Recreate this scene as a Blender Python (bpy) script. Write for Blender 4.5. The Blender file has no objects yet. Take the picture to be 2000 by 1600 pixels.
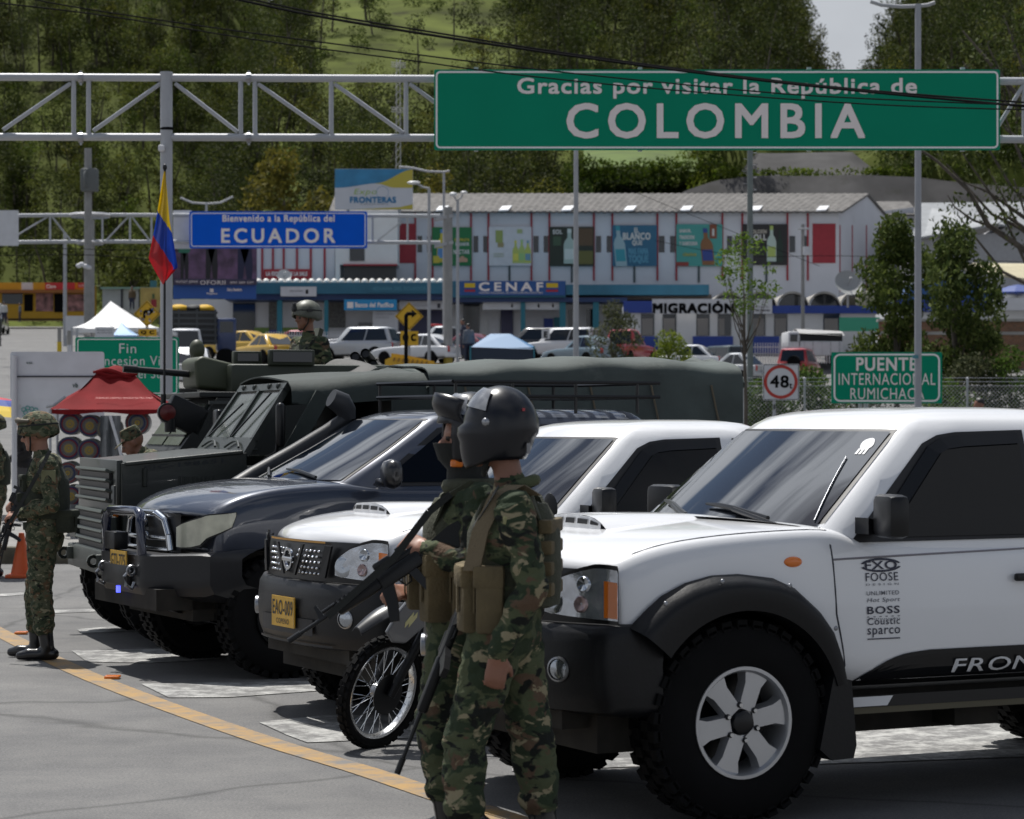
import bpy, bmesh, math, random
import numpy as np
from mathutils import Vector, Matrix, noise
from mathutils.bvhtree import BVHTree
V = Vector
PI = math.pi
R = math.radians
random.seed(7)
rng = np.random.default_rng(7)
S = bpy.context.scene
C = S.collection

# ---------------------------------------------------------------- camera, sky, sun, exposure
F, YH, CH = 4900.0, 833.0, 1.65          # focal length in photo pixels, horizon row, eye height
cd = bpy.data.cameras.new('camera'); cam = bpy.data.objects.new('camera', cd); C.objects.link(cam)
cam.location = (0, 0, CH); cam.rotation_euler = (R(90), 0, 0)
cd.sensor_width = 36; cd.lens = 36 * F / 2000; cd.shift_y = (YH - 800) / 2000
cd.clip_end = 5000; cd.clip_start = .1
cd.dof.use_dof = True; cd.dof.focus_distance = 14.5; cd.dof.aperture_fstop = 6.5
S.camera = cam
S.view_settings.view_transform = 'Standard'; S.view_settings.look = 'None'
S.view_settings.exposure = 0.22; S.view_settings.gamma = 1
EL = R(66); sh = V((-.50, .866, 0)).normalized()
sdir = V((sh.x * math.cos(EL), sh.y * math.cos(EL), math.sin(EL)))
sl = bpy.data.lights.new('sun', 'SUN'); so = bpy.data.objects.new('sun', sl); C.objects.link(so)
sl.energy = 4.7; sl.angle = R(.5); sl.color = (1, .965, .91)
so.rotation_euler = sdir.to_track_quat('Z', 'Y').to_euler(); so.location = (-20, 30, 60)
W = bpy.data.worlds.new('World'); S.world = W; W.use_nodes = True
n = W.node_tree.nodes; l = W.node_tree.links; n.clear()
out = n.new('ShaderNodeOutputWorld'); bg = n.new('ShaderNodeBackground'); sk = n.new('ShaderNodeTexSky')
sk.sky_type = 'NISHITA'; sk.sun_disc = False; sk.sun_elevation = EL; sk.sun_rotation = math.atan2(sh.x, sh.y)
l.new(sk.outputs[0], bg.inputs[0]); bg.inputs[1].default_value = .05
bc = n.new('ShaderNodeBackground'); bc.inputs[1].default_value = 1.0
mx = n.new('ShaderNodeMixShader'); tc = n.new('ShaderNodeTexCoord')
mp = n.new('ShaderNodeMapping'); mp.inputs['Scale'].default_value = (1, 1, 2.2)
nz = n.new('ShaderNodeTexNoise'); nz.inputs['Scale'].default_value = 2.0; nz.inputs['Detail'].default_value = 7; nz.inputs['Roughness'].default_value = .58
cr = n.new('ShaderNodeValToRGB'); cr.color_ramp.elements[0].position = .47; cr.color_ramp.elements[1].position = .58
cc = n.new('ShaderNodeValToRGB'); cc.color_ramp.elements[0].position = .45; cc.color_ramp.elements[1].position = .75
cc.color_ramp.elements[0].color = (.38, .40, .43, 1); cc.color_ramp.elements[1].color = (.50, .52, .56, 1)
l.new(tc.outputs['Generated'], mp.inputs[0]); l.new(mp.outputs[0], nz.inputs['Vector'])
sx = n.new('ShaderNodeSeparateXYZ'); l.new(tc.outputs['Generated'], sx.inputs[0]); lw = n.new('ShaderNodeMapRange'); lw.inputs['From Min'].default_value = .05; lw.inputs['From Max'].default_value = .42; lw.inputs['To Min'].default_value = .16; lw.inputs['To Max'].default_value = 0; l.new(sx.outputs['Z'], lw.inputs['Value'])   # cloudier towards the horizon
ad = n.new('ShaderNodeMath'); ad.operation = 'ADD'; l.new(nz.outputs[0], ad.inputs[0]); l.new(lw.outputs[0], ad.inputs[1]); l.new(ad.outputs[0], cr.inputs[0]); l.new(nz.outputs[0], cc.inputs[0]); 
ge = n.new('ShaderNodeVectorMath'); ge.operation = 'DOT_PRODUCT'; ge.inputs[1].default_value = sdir; nm = n.new('ShaderNodeVectorMath'); nm.operation = 'NORMALIZE'
l.new(tc.outputs['Generated'], nm.inputs[0]); l.new(nm.outputs[0], ge.inputs[0])
mm1 = n.new('ShaderNodeMath'); mm1.operation = 'MAXIMUM'; mm1.inputs[1].default_value = 0; l.new(ge.outputs['Value'], mm1.inputs[0])
pw = n.new('ShaderNodeMath'); pw.operation = 'POWER'; pw.inputs[1].default_value = 5; l.new(mm1.outputs[0], pw.inputs[0])
ml = n.new('ShaderNodeMath'); ml.operation = 'MULTIPLY_ADD'; ml.inputs[1].default_value = 3.2; ml.inputs[2].default_value = 1.05; l.new(pw.outputs[0], ml.inputs[0]); l.new(ml.outputs[0], bc.inputs[1])   # clouds near the sun are brighter
l.new(cc.outputs[0], bc.inputs[0])
l.new(cr.outputs[0], mx.inputs[0]); l.new(bg.outputs[0], mx.inputs[1]); l.new(bc.outputs[0], mx.inputs[2]); l.new(mx.outputs[0], out.inputs[0])

# ---------------------------------------------------------------- helpers
def at(px, py, Y): return V(((px - 1000) / F * Y, Y, CH - (py - YH) / F * Y))
def X(px, Y): return (px - 1000) / F * Y
def Z(py, Y): return CH - (py - YH) / F * Y
def gz(y):                                # height of the road, climbing away from the camera
    if y < 22: return 0.
    if y < 45: return .0535 * (y - 22) ** 2 / 46
    return .0535 * 11.5 + .0535 * (y - 45)

MATS = {}
def mat(name, col, rough=.6, metal=0., var=0., vs=4., bump=0., bs=60., coat=0., spec=.5, trans=0., emit=0., detail=4, dirt=None, ds=3., dl=.55):
    if name in MATS: return MATS[name]
    m = bpy.data.materials.new(name); m.use_nodes = True; t = m.node_tree; N = t.nodes; L = t.links
    b = N['Principled BSDF']; b.inputs['Roughness'].default_value = rough; b.inputs['Metallic'].default_value = metal
    b.inputs['Coat Weight'].default_value = coat; b.inputs['Coat Roughness'].default_value = .04
    b.inputs['Specular IOR Level'].default_value = spec; b.inputs['Transmission Weight'].default_value = trans
    c4 = (*col, 1); b.inputs['Base Color'].default_value = c4
    if emit: b.inputs['Emission Color'].default_value = c4; b.inputs['Emission Strength'].default_value = emit
    co = N.new('ShaderNodeTexCoord').outputs['Object']
    if var or dirt:
        z = N.new('ShaderNodeTexNoise'); z.inputs['Scale'].default_value = vs; z.inputs['Detail'].default_value = detail; L.new(co, z.inputs['Vector'])
        r = N.new('ShaderNodeValToRGB'); e = r.color_ramp.elements
        e[0].position = .3; e[1].position = .7
        e[0].color = (*[max(0, c * (1 - var)) for c in col], 1); e[1].color = (*[min(1, c * (1 + var)) for c in col], 1)
        L.new(z.outputs[0], r.inputs[0]); src = r.outputs[0]
        if dirt:
            z2 = N.new('ShaderNodeTexNoise'); z2.inputs['Scale'].default_value = ds; z2.inputs['Detail'].default_value = 8; z2.inputs['Roughness'].default_value = .7; L.new(co, z2.inputs['Vector'])
            r2 = N.new('ShaderNodeValToRGB'); r2.color_ramp.elements[0].position = dl; r2.color_ramp.elements[1].position = min(1, dl + .12); L.new(z2.outputs[0], r2.inputs[0])
            mxx = N.new('ShaderNodeMix'); mxx.data_type = 'RGBA'; L.new(r2.outputs[0], mxx.inputs[0]); L.new(src, mxx.inputs[6]); mxx.inputs[7].default_value = (*dirt, 1); src = mxx.outputs[2]
        L.new(src, b.inputs['Base Color'])
    if bump:
        z = N.new('ShaderNodeTexNoise'); z.inputs['Scale'].default_value = bs; z.inputs['Detail'].default_value = 6; L.new(co, z.inputs['Vector'])
        bp = N.new('ShaderNodeBump'); bp.inputs['Strength'].default_value = bump; bp.inputs['Distance'].default_value = .02
        L.new(z.outputs[0], bp.inputs['Height']); L.new(bp.outputs[0], b.inputs['Normal'])
    MATS[name] = m; return m

def camo_mat(name, cols, scale=9., seed=0.):
    m = bpy.data.materials.new(name); m.use_nodes = True; t = m.node_tree; N = t.nodes; L = t.links
    b = N['Principled BSDF']; b.inputs['Roughness'].default_value = .85; b.inputs['Specular IOR Level'].default_value = .25
    co = N.new('ShaderNodeTexCoord').outputs['Object']; src = None
    for k, (c, th, sc) in enumerate(cols):
        mp = N.new('ShaderNodeMapping'); mp.inputs['Location'].default_value = (seed + 3.7 * k, 1.3 * k, 2.1 * k); mp.inputs['Scale'].default_value = (1, 1, 1.5)
        L.new(co, mp.inputs[0])
        z = N.new('ShaderNodeTexNoise'); z.inputs['Scale'].default_value = scale * sc; z.inputs['Detail'].default_value = 3.5; z.inputs['Roughness'].default_value = .62; z.inputs['Distortion'].default_value = .5
        L.new(mp.outputs[0], z.inputs['Vector'])
        r = N.new('ShaderNodeValToRGB'); r.color_ramp.elements[0].position = th; r.color_ramp.elements[1].position = th + .035; L.new(z.outputs[0], r.inputs[0])
        x = N.new('ShaderNodeMix'); x.data_type = 'RGBA'; x.inputs[7].default_value = (*c, 1)
        if src is None: x.inputs[6].default_value = (*c, 1)
        else: L.new(src, x.inputs[6])
        L.new(r.outputs[0], x.inputs[0]); src = x.outputs[2]
    L.new(src, b.inputs['Base Color'])
    z = N.new('ShaderNodeTexNoise'); z.inputs['Scale'].default_value = 22; z.inputs['Detail'].default_value = 5; L.new(co, z.inputs['Vector'])
    bp = N.new('ShaderNodeBump'); bp.inputs['Strength'].default_value = .55; bp.inputs['Distance'].default_value = .03
    L.new(z.outputs[0], bp.inputs['Height']); L.new(bp.outputs[0], b.inputs['Normal'])
    MATS[name] = m; return m

def leaf_mat(name, cols, trans=.35):
    m = bpy.data.materials.new(name); m.use_nodes = True; t = m.node_tree; N = t.nodes; L = t.links
    b = N['Principled BSDF']; b.inputs['Roughness'].default_value = .7; b.inputs['Specular IOR Level'].default_value = .12
    g = N.new('ShaderNodeNewGeometry'); r = N.new('ShaderNodeValToRGB'); e = r.color_ramp.elements
    while len(e) < len(cols): e.new(.5)
    for i, c in enumerate(cols): e[i].position = i / (len(cols) - 1); e[i].color = (*c, 1)
    L.new(g.outputs['Random Per Island'], r.inputs[0])
    a = N.new('ShaderNodeAttribute'); a.attribute_name = 'tint'
    x = N.new('ShaderNodeMix'); x.data_type = 'RGBA'; x.blend_type = 'MULTIPLY'; x.inputs[0].default_value = 1
    L.new(r.outputs[0], x.inputs[6]); L.new(a.outputs['Color'], x.inputs[7]); L.new(x.outputs[2], b.inputs['Base Color'])
    tr = N.new('ShaderNodeBsdfTranslucent'); ms = N.new('ShaderNodeMixShader'); ms.inputs[0].default_value = trans
    L.new(x.outputs[2], tr.inputs[0]); L.new(b.outputs[0], ms.inputs[1]); L.new(tr.outputs[0], ms.inputs[2]); L.new(ms.outputs[0], N['Material Output'].inputs[0])
    MATS[name] = m; return m

_fc = {}
def text_geo(s, bold=0.):
    k = (s, bold)
    if k not in _fc:
        c = bpy.data.curves.new('t', 'FONT'); c.body = s; c.offset = bold; c.resolution_u = 3; c.space_character = {'COLOMBIA': 1.28, 'ECUADOR': 1.35, 'CENAF': 1.45}.get(s, 1.10)
        o = bpy.data.objects.new('t', c); C.objects.link(o)
        dg = bpy.context.evaluated_depsgraph_get(); me = bpy.data.meshes.new_from_object(o.evaluated_get(dg))
        vs = [tuple(v.co) for v in me.vertices]; fs = [tuple(p.vertices) for p in me.polygons]
        bpy.data.objects.remove(o); bpy.data.curves.remove(c); bpy.data.meshes.remove(me); _fc[k] = (vs, fs)
    return _fc[k]

class MB:
    def __init__(s): s.v = []; s.f = []; s.m = []
    def add(s, vs, fs, mi=0, M=None):
        o = len(s.v)
        s.v += [tuple(M @ V(p)) if M else tuple(p) for p in vs]
        s.f += [tuple(i + o for i in f) for f in fs]; s.m += [mi] * len(fs); return s
    def box(s, c, d, mi=0, M=None, bev=0.):
        x, y, z = d[0] / 2, d[1] / 2, d[2] / 2; c = V(c)
        if bev <= 0:
            p = [(a, b, e) for a in (-x, x) for b in (-y, y) for e in (-z, z)]
            f = [(0, 1, 3, 2), (4, 6, 7, 5), (0, 4, 5, 1), (2, 3, 7, 6), (0, 2, 6, 4), (1, 5, 7, 3)]
        else:
            bv = min(bev, x * .95, y * .95, z * .95); bm = bmesh.new(); bmesh.ops.create_cube(bm, size=1)
            for q in bm.verts: q.co = V((q.co.x * 2 * x, q.co.y * 2 * y, q.co.z * 2 * z))
            bmesh.ops.bevel(bm, geom=bm.edges[:], offset=bv, segments=2, affect='EDGES', profile=.5)
            bm.verts.index_update(); p = [tuple(q.co) for q in bm.verts]; f = [tuple(q.index for q in a.verts) for a in bm.faces]; bm.free()
        T = Matrix.Translation(c) @ (M.to_4x4() if M else Matrix())
        return s.add(p, f, mi, T)
    def cyl(s, p0, p1, r0, r1=None, n=12, mi=0, cap=True):
        p0, p1 = V(p0), V(p1); r1 = r0 if r1 is None else r1
        q = (p1 - p0).to_track_quat('Z', 'Y'); vs = []; fs = []
        for p, r in ((p0, r0), (p1, r1)):
            for i in range(n): a = 2 * PI * i / n; vs.append(p + q @ V((r * math.cos(a), r * math.sin(a), 0)))
        fs = [(i, (i + 1) % n, n + (i + 1) % n, n + i) for i in range(n)]
        if cap: fs += [tuple(range(n))[::-1], tuple(range(n, 2 * n))]
        return s.add(vs, fs, mi)
    def tube(s, pts, r, n=8, mi=0, closed=False):
        pts = [V(p) for p in pts]; N = len(pts); vs = []; fs = []; up = V((0, 0, 1)); rs = r if isinstance(r, (list, tuple)) else [r] * N
        for i, p in enumerate(pts):
            a = pts[(i - 1) % N] if (i or closed) else p; b = pts[(i + 1) % N] if (i < N - 1 or closed) else p
            d = (b - a).normalized(); x = d.cross(up)
            if x.length < .05: x = d.cross(V((1, 0, 0)))
            x.normalize(); y = x.cross(d)
            for k in range(n): t = 2 * PI * k / n; vs.append(p + rs[i] * (x * math.cos(t) + y * math.sin(t)))
        for i in range(N if closed else N - 1):
            j = (i + 1) % N
            fs += [(i * n + k, i * n + (k + 1) % n, j * n + (k + 1) % n, j * n + k) for k in range(n)]
        if not closed: fs += [tuple(range(n))[::-1], tuple(range((N - 1) * n, N * n))]
        return s.add(vs, fs, mi)
    def lathe(s, prof, p0, ax, n=32, mi=0):
        p0 = V(p0); q = V(ax).to_track_quat('Z', 'Y'); m = len(prof)
        vs = [p0 + q @ V((r * math.cos(2 * PI * i / n), r * math.sin(2 * PI * i / n), h)) for i in range(n) for r, h in prof]
        fs = [(i * m + k, ((i + 1) % n) * m + k, ((i + 1) % n) * m + k + 1, i * m + k + 1) for i in range(n) for k in range(m - 1)]
        return s.add(vs, fs, mi)
    def prism(s, poly, d, mi=0):
        poly = [V(p) for p in poly]; d = V(d); k = len(poly)
        fs = [tuple(range(k))[::-1], tuple(range(k, 2 * k))] + [(i, (i + 1) % k, k + (i + 1) % k, k + i) for i in range(k)]
        return s.add(poly + [p + d for p in poly], fs, mi)
    def ell(s, c, r, mi=0, nu=16, nv=10, M=None):
        c = V(c); vs = []; fs = []
        for j in range(nv + 1):
            b = PI * j / nv
            for i in range(nu): a = 2 * PI * i / nu; vs.append(V((r[0] * math.sin(b) * math.cos(a), r[1] * math.sin(b) * math.sin(a), r[2] * math.cos(b))))
        vs = [c + (M @ p if M else p) for p in vs]
        fs = [(j * nu + i, (j + 1) * nu + i, (j + 1) * nu + (i + 1) % nu, j * nu + (i + 1) % nu) for j in range(nv) for i in range(nu)]
        return s.add(vs, fs, mi)
    def grid(s, fn, nu, nv, mi=0, wrap=False):
        vs = [fn(i / nu, j / nv) for j in range(nv + 1) for i in range(nu + 1)]
        fs = [(j * (nu + 1) + i, j * (nu + 1) + i + 1, (j + 1) * (nu + 1) + i + 1, (j + 1) * (nu + 1) + i) for j in range(nv) for i in range(nu)]
        return s.add(vs, fs, mi)
    def sheet(s, fn, nu, nv, t, mi=0):
        """a curved sheet with thickness t (vector)"""
        t = V(t); a = [V(fn(i / nu, j / nv)) for j in range(nv + 1) for i in range(nu + 1)]; K = len(a); w = nu + 1
        fs = [(j * w + i, j * w + i + 1, (j + 1) * w + i + 1, (j + 1) * w + i) for j in range(nv) for i in range(nu)]
        fb = [tuple(q + K for q in f[::-1]) for f in fs]
        rim = [j for j in range(w)] + [j * w + nu for j in range(1, nv + 1)] + [nv * w + i for i in range(nu - 1, -1, -1)] + [j * w for j in range(nv - 1, 0, -1)]
        sd = [(rim[i], rim[i - 1], rim[i - 1] + K, rim[i] + K) for i in range(len(rim))]
        return s.add(a + [p + t for p in a], fs + fb + sd, mi)
    def text(s, t, o, xd, yd, w=None, h=None, mi=0, bold=.01, skew=0., fn=None):
        vs, fs = text_geo(t, bold); o = V(o); xd = V(xd).normalized(); yd = V(yd).normalized()
        x0 = min(p[0] for p in vs); x1 = max(p[0] for p in vs); y0 = min(p[1] for p in vs); y1 = max(p[1] for p in vs)
        sy = h / (y1 - y0) if h else w / (x1 - x0); sx = w / (x1 - x0) if w else sy
        P = [o + xd * ((p[0] - x0) * sx + skew * (p[1] - y0) * sy) + yd * ((p[1] - y0) * sy) for p in vs]
        if fn: P = [fn(p) for p in P]
        return s.add(P, fs, mi)
    def build(s, name, mats, parent=None, smooth=None, world=False, origin=None):
        me = bpy.data.meshes.new(name); vs = s.v
        if world and parent is not None:
            Mi = WM[parent.name].inverted(); vs = [tuple(Mi @ V(p)) for p in vs]
        if parent is None and origin is None and vs:
            a = np.array(vs); origin = ((a[:, 0].min() + a[:, 0].max()) / 2, (a[:, 1].min() + a[:, 1].max()) / 2, a[:, 2].min())
        if origin is not None: vs = [(p[0] - origin[0], p[1] - origin[1], p[2] - origin[2]) for p in vs]
        me.from_pydata(vs, [], s.f); mats = mats if isinstance(mats, (list, tuple)) else [mats]
        for m in mats: me.materials.append(m)
        if len(mats) > 1: me.polygons.foreach_set('material_index', s.m)
        if smooth: me.shade_smooth(); me.set_sharp_from_angle(angle=R(smooth))
        o = bpy.data.objects.new(name, me); C.objects.link(o)
        if origin is not None: o.location = origin
        if parent is not None: o.parent = parent
        return o

WM = {}
def thing(name, label, cat, loc=(0, 0, 0), rz=0., group=None):
    o = bpy.data.objects.new(name, None); C.objects.link(o); o.empty_display_size = .2
    o.location = loc; o.rotation_euler = (0, 0, rz); o['label'] = label; o['category'] = cat
    if group: o['group'] = group
    WM[o.name] = Matrix.Translation(V(loc)) @ Matrix.Rotation(rz, 4, 'Z'); return o
def sub(name, parent, loc=(0, 0, 0)):     # an Empty that is a part and parents its sub-parts
    o = bpy.data.objects.new(name, None); C.objects.link(o); o.parent = parent; o.location = loc; o.empty_display_size = .1
    WM[o.name] = WM[parent.name] @ Matrix.Translation(V(loc)); return o
def tag(o, label, cat, group=None, kind=None):
    o['label'] = label; o['category'] = cat
    if group: o['group'] = group
    if kind: o['kind'] = kind
    return o
def struct(o): o['kind'] = 'structure'; return o
def evald(o, keep=True):
    """freeze an object's modifiers into its mesh"""
    dg = bpy.context.evaluated_depsgraph_get(); me = bpy.data.meshes.new_from_object(o.evaluated_get(dg)); o.modifiers.clear(); o.data = me; return o
def copy_tree(o, parent=None):
    c = o.copy(); C.objects.link(c)
    if parent is not None: c.parent = parent
    if o.name in WM: WM[c.name] = WM[o.name]
    for ch in o.children: copy_tree(ch, c)
    return c
def lerp(a, b, t): return a + (b - a) * t
def interp(xs, ys, x): return float(np.interp(x, xs, ys))

# ---------------------------------------------------------------- materials
m_black = mat('black_plastic', (.0055, .006, .0075), .42, bump=.05, spec=.32)
m_satin = mat('satin_black', (.004, .0045, .006), .34, spec=.4)
m_rubber = mat('rubber', (.0040, .0040, .0044), .9, var=.2, vs=9, spec=.2)
m_glasss = mat('side_glass', (.002, .0025, .004), .03, spec=.26)
m_chrome = mat('chrome', (.62, .64, .67), .12, 1.)
m_steel = mat('steel', (.30, .31, .33), .35, .9, var=.2)
m_alloy = mat('alloy', (.48, .49, .51), .3, .75, var=.08)
m_glassd = mat('tinted_glass', (.005, .008, .014), .02, spec=.6, coat=.45)
m_white = mat('white_paint', (.74, .75, .77), .32, coat=.9, var=.02, vs=2)
m_wht2 = mat('white_matt', (.62, .63, .65), .55, var=.06)
m_gunmetal = mat('gun_metal', (.011, .012, .014), .38, .35)
m_orange = mat('amber_lens', (.75, .19, .02), .25, coat=.5)
m_yplate = mat('plate_yellow', (.62, .36, .03), .4, var=.1, vs=20)
m_skin = mat('skin', (.30, .145, .095), .5, var=.12, vs=14)
m_skin2 = mat('skin_dark', (.24, .11, .07), .5, var=.12, vs=14)
m_boot = mat('boot_leather', (.008, .008, .009), .28, coat=.3)
m_coyote = mat('coyote_webbing', (.118, .090, .044), .85, var=.25, vs=7, bump=.3, bs=90)
m_strap = mat('dark_strap', (.012, .014, .013), .8, bump=.2)
m_grayp = mat('gantry_gray', (.36, .375, .40), .45, var=.07, vs=2, dirt=(.22, .2, .17), ds=4, dl=.66)
m_pole = mat('pole_gray', (.34, .35, .37), .55, var=.12, vs=1.5)
m_conc = mat('concrete', (.27, .265, .25), .9, var=.2, vs=1.2, bump=.3, bs=20)
m_camo = camo_mat('camo_woodland', [((.075, .088, .046), 0, 1), ((.028, .042, .022), .48, 1), ((.105, .068, .044), .56, 1.1), ((.26, .225, .14), .585, 1.5), ((.010, .012, .010), .565, 1.25)], 6.5)
m_camod = camo_mat('camo_digital', [((.095, .10, .060), 0, 1), ((.036, .048, .026), .49, 1.6), ((.13, .082, .046), .56, 1.5), ((.26, .24, .16), .6, 2.2), ((.012, .013, .01), .6, 1.9)], 10., 5)
m_olive = mat('army_green', (.014, .019, .016), .42, var=.25, vs=2.5, bump=.05, coat=.12, dirt=(.035, .038, .03), ds=6, dl=.64)
m_olive2 = mat('turret_green', (.042, .050, .027), .5, var=.12, vs=2)
# ---------------------------------------------------------------- vehicles (local x runs rearward, y to the far side, z up)
def body_loft(st, yc, sub=2):
    """closed car lower body from stations (u, half width, z bottom, z shoulder, z centre, front bulge)"""
    vs = []; fs = []
    for (u, hw, zb, zs, zc, bu) in st:
        h = zs - zb
        half = [(.97, zb), (1., zb + .3 * h), (1.0, zb + .62 * h), (.985, zb + .86 * h), (.95, zs), (.88, zs + .3 * (zc - zs)), (.55, zs + .78 * (zc - zs)), (.2, zc)]
        ring = [(-a, z) for a, z in half] + [(a, z) for a, z in half[::-1]]
        for a, z in ring: vs.append((u - bu * (1 - a * a), yc + a * hw, z))
    k = 16; n = len(st)
    for i in range(n - 1):
        for j in range(k): fs.append((i * k + j, i * k + (j + 1) % k, (i + 1) * k + (j + 1) % k, (i + 1) * k + j))
    for b, rev in ((0, 1), ((n - 1) * k, 0)):
        for j in range(7):
            q = (b + j, b + j + 1, b + 14 - j, b + 15 - j); fs.append(q[::-1] if not rev else q)
    return vs, fs
def cut_arches(o, arches, y0, y1):
    m = MB()
    for (u, z, r) in arches: m.cyl((u, y0 - .3, z), (u, y1 + .3, z), r, n=48)
    c = m.build('cutter', m_seal, origin=(0, 0, 0)); c.parent = o.parent
    for q in (c, o):
        bm = bmesh.new(); bm.from_mesh(q.data); bmesh.ops.recalc_face_normals(bm, faces=bm.faces); bm.to_mesh(q.data); bm.free()
    md = o.modifiers.new('b', 'BOOLEAN'); md.operation = 'DIFFERENCE'; md.object = c; md.solver = 'EXACT'
    return c
def dark_arches(o, arches, mt):
    o.data.materials.append(mt); k = len(o.data.materials) - 1
    for p in o.data.polygons:
        for (u, z, r) in arches:
            if math.hypot(p.center.x - u, p.center.z - z) < r + .004 and .02 < p.center.y < 1.8 and (abs(p.normal.y) < .5): p.material_index = k
class Green:
    """cabin shell: rings (z, front u, back u, half width, front bulge)"""
    def __init__(s, rings, yc): s.r = rings; s.yc = yc
    def p(s, z): zs = [q[0] for q in s.r]; return [interp(zs, [q[k] for q in s.r], z) for k in range(1, 5)]
    def side(s, u, z, off=0.): hw = s.p(z)[2]; return V((u, s.yc - hw - off, z))
    def ws(s, a, z, off=0.): uf, ub, hw, b = s.p(z); return V((uf - b * (1 - a * a) - off, s.yc + a * hw * (.985), z + off * .8))
    def shell(s, mb):
        vs = []; fs = []; A = [-.94, -.8, -.6, -.3, 0, .3, .6, .8, .94]
        for (z, uf, ub, hw, b) in s.r:
            c = min(.06, (ub - uf) * .2)
            ring = [(uf - b * (1 - a * a), a * hw) for a in A] + [(uf + c, hw)] + [(lerp(uf, ub, t), hw) for t in (.3, .5, .7)] + [(ub - c, hw)] + [(ub, .9 * hw), (ub + .02, 0), (ub, -.9 * hw)] + [(ub - c, -hw)] + [(lerp(uf, ub, t), -hw) for t in (.7, .5, .3)] + [(uf + c, -hw)]
            k = len(ring); vs += [(u, s.yc + v, z) for u, v in ring]
        for i in range(len(s.r) - 1):
            for j in range(k): fs.append((i * k + j, i * k + (j + 1) % k, (i + 1) * k + (j + 1) % k, (i + 1) * k + j))
        fs.append(tuple(range((len(s.r) - 1) * k, len(s.r) * k))); mb.add(vs, fs)

def make_tyre(r, w, lugs=34, lug=.018, mi=0):
    m = MB()
    k = r / .42
    pr = [(.21 * k, .03), (.235 * k, .010), (.30 * k, 0), (.37 * k, .010), (r - .02, .03), (r - .012, .055), (r - .012, w - .055), (r - .02, w - .03), (.36 * k, w), (.22 * k, w - .01), (.21 * k, w - .05)]
    m.lathe(pr, (0, 0, 0), (0, 1, 0), 44)
    for i in range(lugs):
        a = 2 * PI * i / lugs
        for j, h in enumerate((.045, w * .37, w * .64, w - .045)):
            b = a + (PI / lugs if j % 2 else 0); Mx = Matrix.Rotation(b, 3, 'Y')
            c = Mx @ V((0, h, r - .012 + lug * .2)); m.box(c, (2 * PI * r / lugs * .62, w * .2, lug + .012), 0, Mx)
    for i in range(lugs // 1):
        a = 2 * PI * i / lugs; Mx = Matrix.Rotation(a, 3, 'Y'); c = Mx @ V((0, .026, r - .024)); m.box(c, (2 * PI * r / lugs * .5, .016, .022), 0, Mx)
    return m
def make_rim(r, k=6, off=0.):
    m = MB()
    m.lathe([(r + .004, .016), (r + .002, .004), (r - .012, .004), (r - .022, .02), (r - .03, .19)], (0, 0, 0), (0, 1, 0), 48, 0)
    m.lathe([(.0, .165), (r - .03, .165)], (0, 0, 0), (0, 1, 0), 24, 1)
    for i in range(k):
        a = off + 2 * PI * i / k; Mx = Matrix.Rotation(-a, 3, 'Y')
        P = [(.055, -.036), (r - .07, -.040), (r - .012, -.062), (r - .012, .062), (r - .07, .040), (.055, .036)]
        top = [Mx @ V((p[0], .014 + .012 * (1 - abs(p[0] / r - .6)), p[1])) for p in P]; bot = [Mx @ V((p[0], .07, p[1] * 1.25)) for p in P]
        n = 6; m.add(top + bot, [tuple(range(n))] + [(j, (j + 1) % n, n + (j + 1) % n, n + j) for j in range(n)], 0)
    m.lathe([(0, .0), (.03, .0), (.048, .008), (.055, .03), (.055, .1)], (0, 0, 0), (0, 1, 0), 20, 1)
    m.lathe([(.055, .035), (.09, .03), (.095, .05)], (0, 0, 0), (0, 1, 0), 20, 0)
    for i in range(k):
        a = off + PI / k + 2 * PI * i / k; Mx = Matrix.Rotation(-a, 3, 'Y'); c = Mx @ V((.075, .0, 0))
        m.cyl(c + V((0, .045, 0)), c + V((0, .018, 0)), .013, n=8, mi=1); m.cyl(c + V((0, .03, 0)), c + V((0, .008, 0)), .0085, n=6, mi=2)
    return m
_wm = {}
def wheel(parent, u, y, z, r, w, rr, key, mats, far=False, k=6, off=.17, lugs=34, lug=.018, steer=0):
    if key not in _wm:
        t = make_tyre(r, w, lugs, lug).build('tyre', m_rubber, None, 38, origin=(0, 0, 0)); q = make_rim(rr, k, off).build('rim', mats, None, 30, origin=(0, 0, 0))
        _wm[key] = (t.data, q.data); bpy.data.objects.remove(t); bpy.data.objects.remove(q)
    h = sub('wheel', parent, (u, y, z)); h.rotation_euler = (0, 0, (PI if far else 0) + steer)
    for nm, d in zip(('tyre', 'rim'), _wm[key]): o = bpy.data.objects.new(nm, d); C.objects.link(o); o.parent = h
    return h
def Rz0(a): return Matrix.Rotation(a, 3, 'Z')
def poly(m, pts, mi=0, th=None):
    m.prism(pts, th, mi) if th is not None else m.add(pts, [tuple(range(len(pts)))], mi)
def arc_pts(c, r, a0, a1, n): return [(c[0] + r * math.cos(lerp(a0, a1, i / n)), c[1] + r * math.sin(lerp(a0, a1, i / n))) for i in range(n + 1)]

m_lamp = mat('lamp_reflector', (.55, .59, .66), .13, .75, var=.4, vs=8, bump=.22, bs=8, coat=1.)
m_lampd = mat('lamp_bowl', (.40, .43, .47), .15, .85, coat=.6)
m_lampy = mat('lamp_yellowed', (.50, .50, .40), .28, .15, var=.25, vs=7, coat=1.)
m_seal = mat('window_seal', (.006, .006, .008), .5)
m_gap = mat('panel_gap', (.03, .032, .045), .6)
m_dirt = mat('underbody', (.018, .016, .013), .9, var=.4, vs=8)
m_wiper = mat('wiper_black', (.02, .021, .023), .35)

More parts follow.
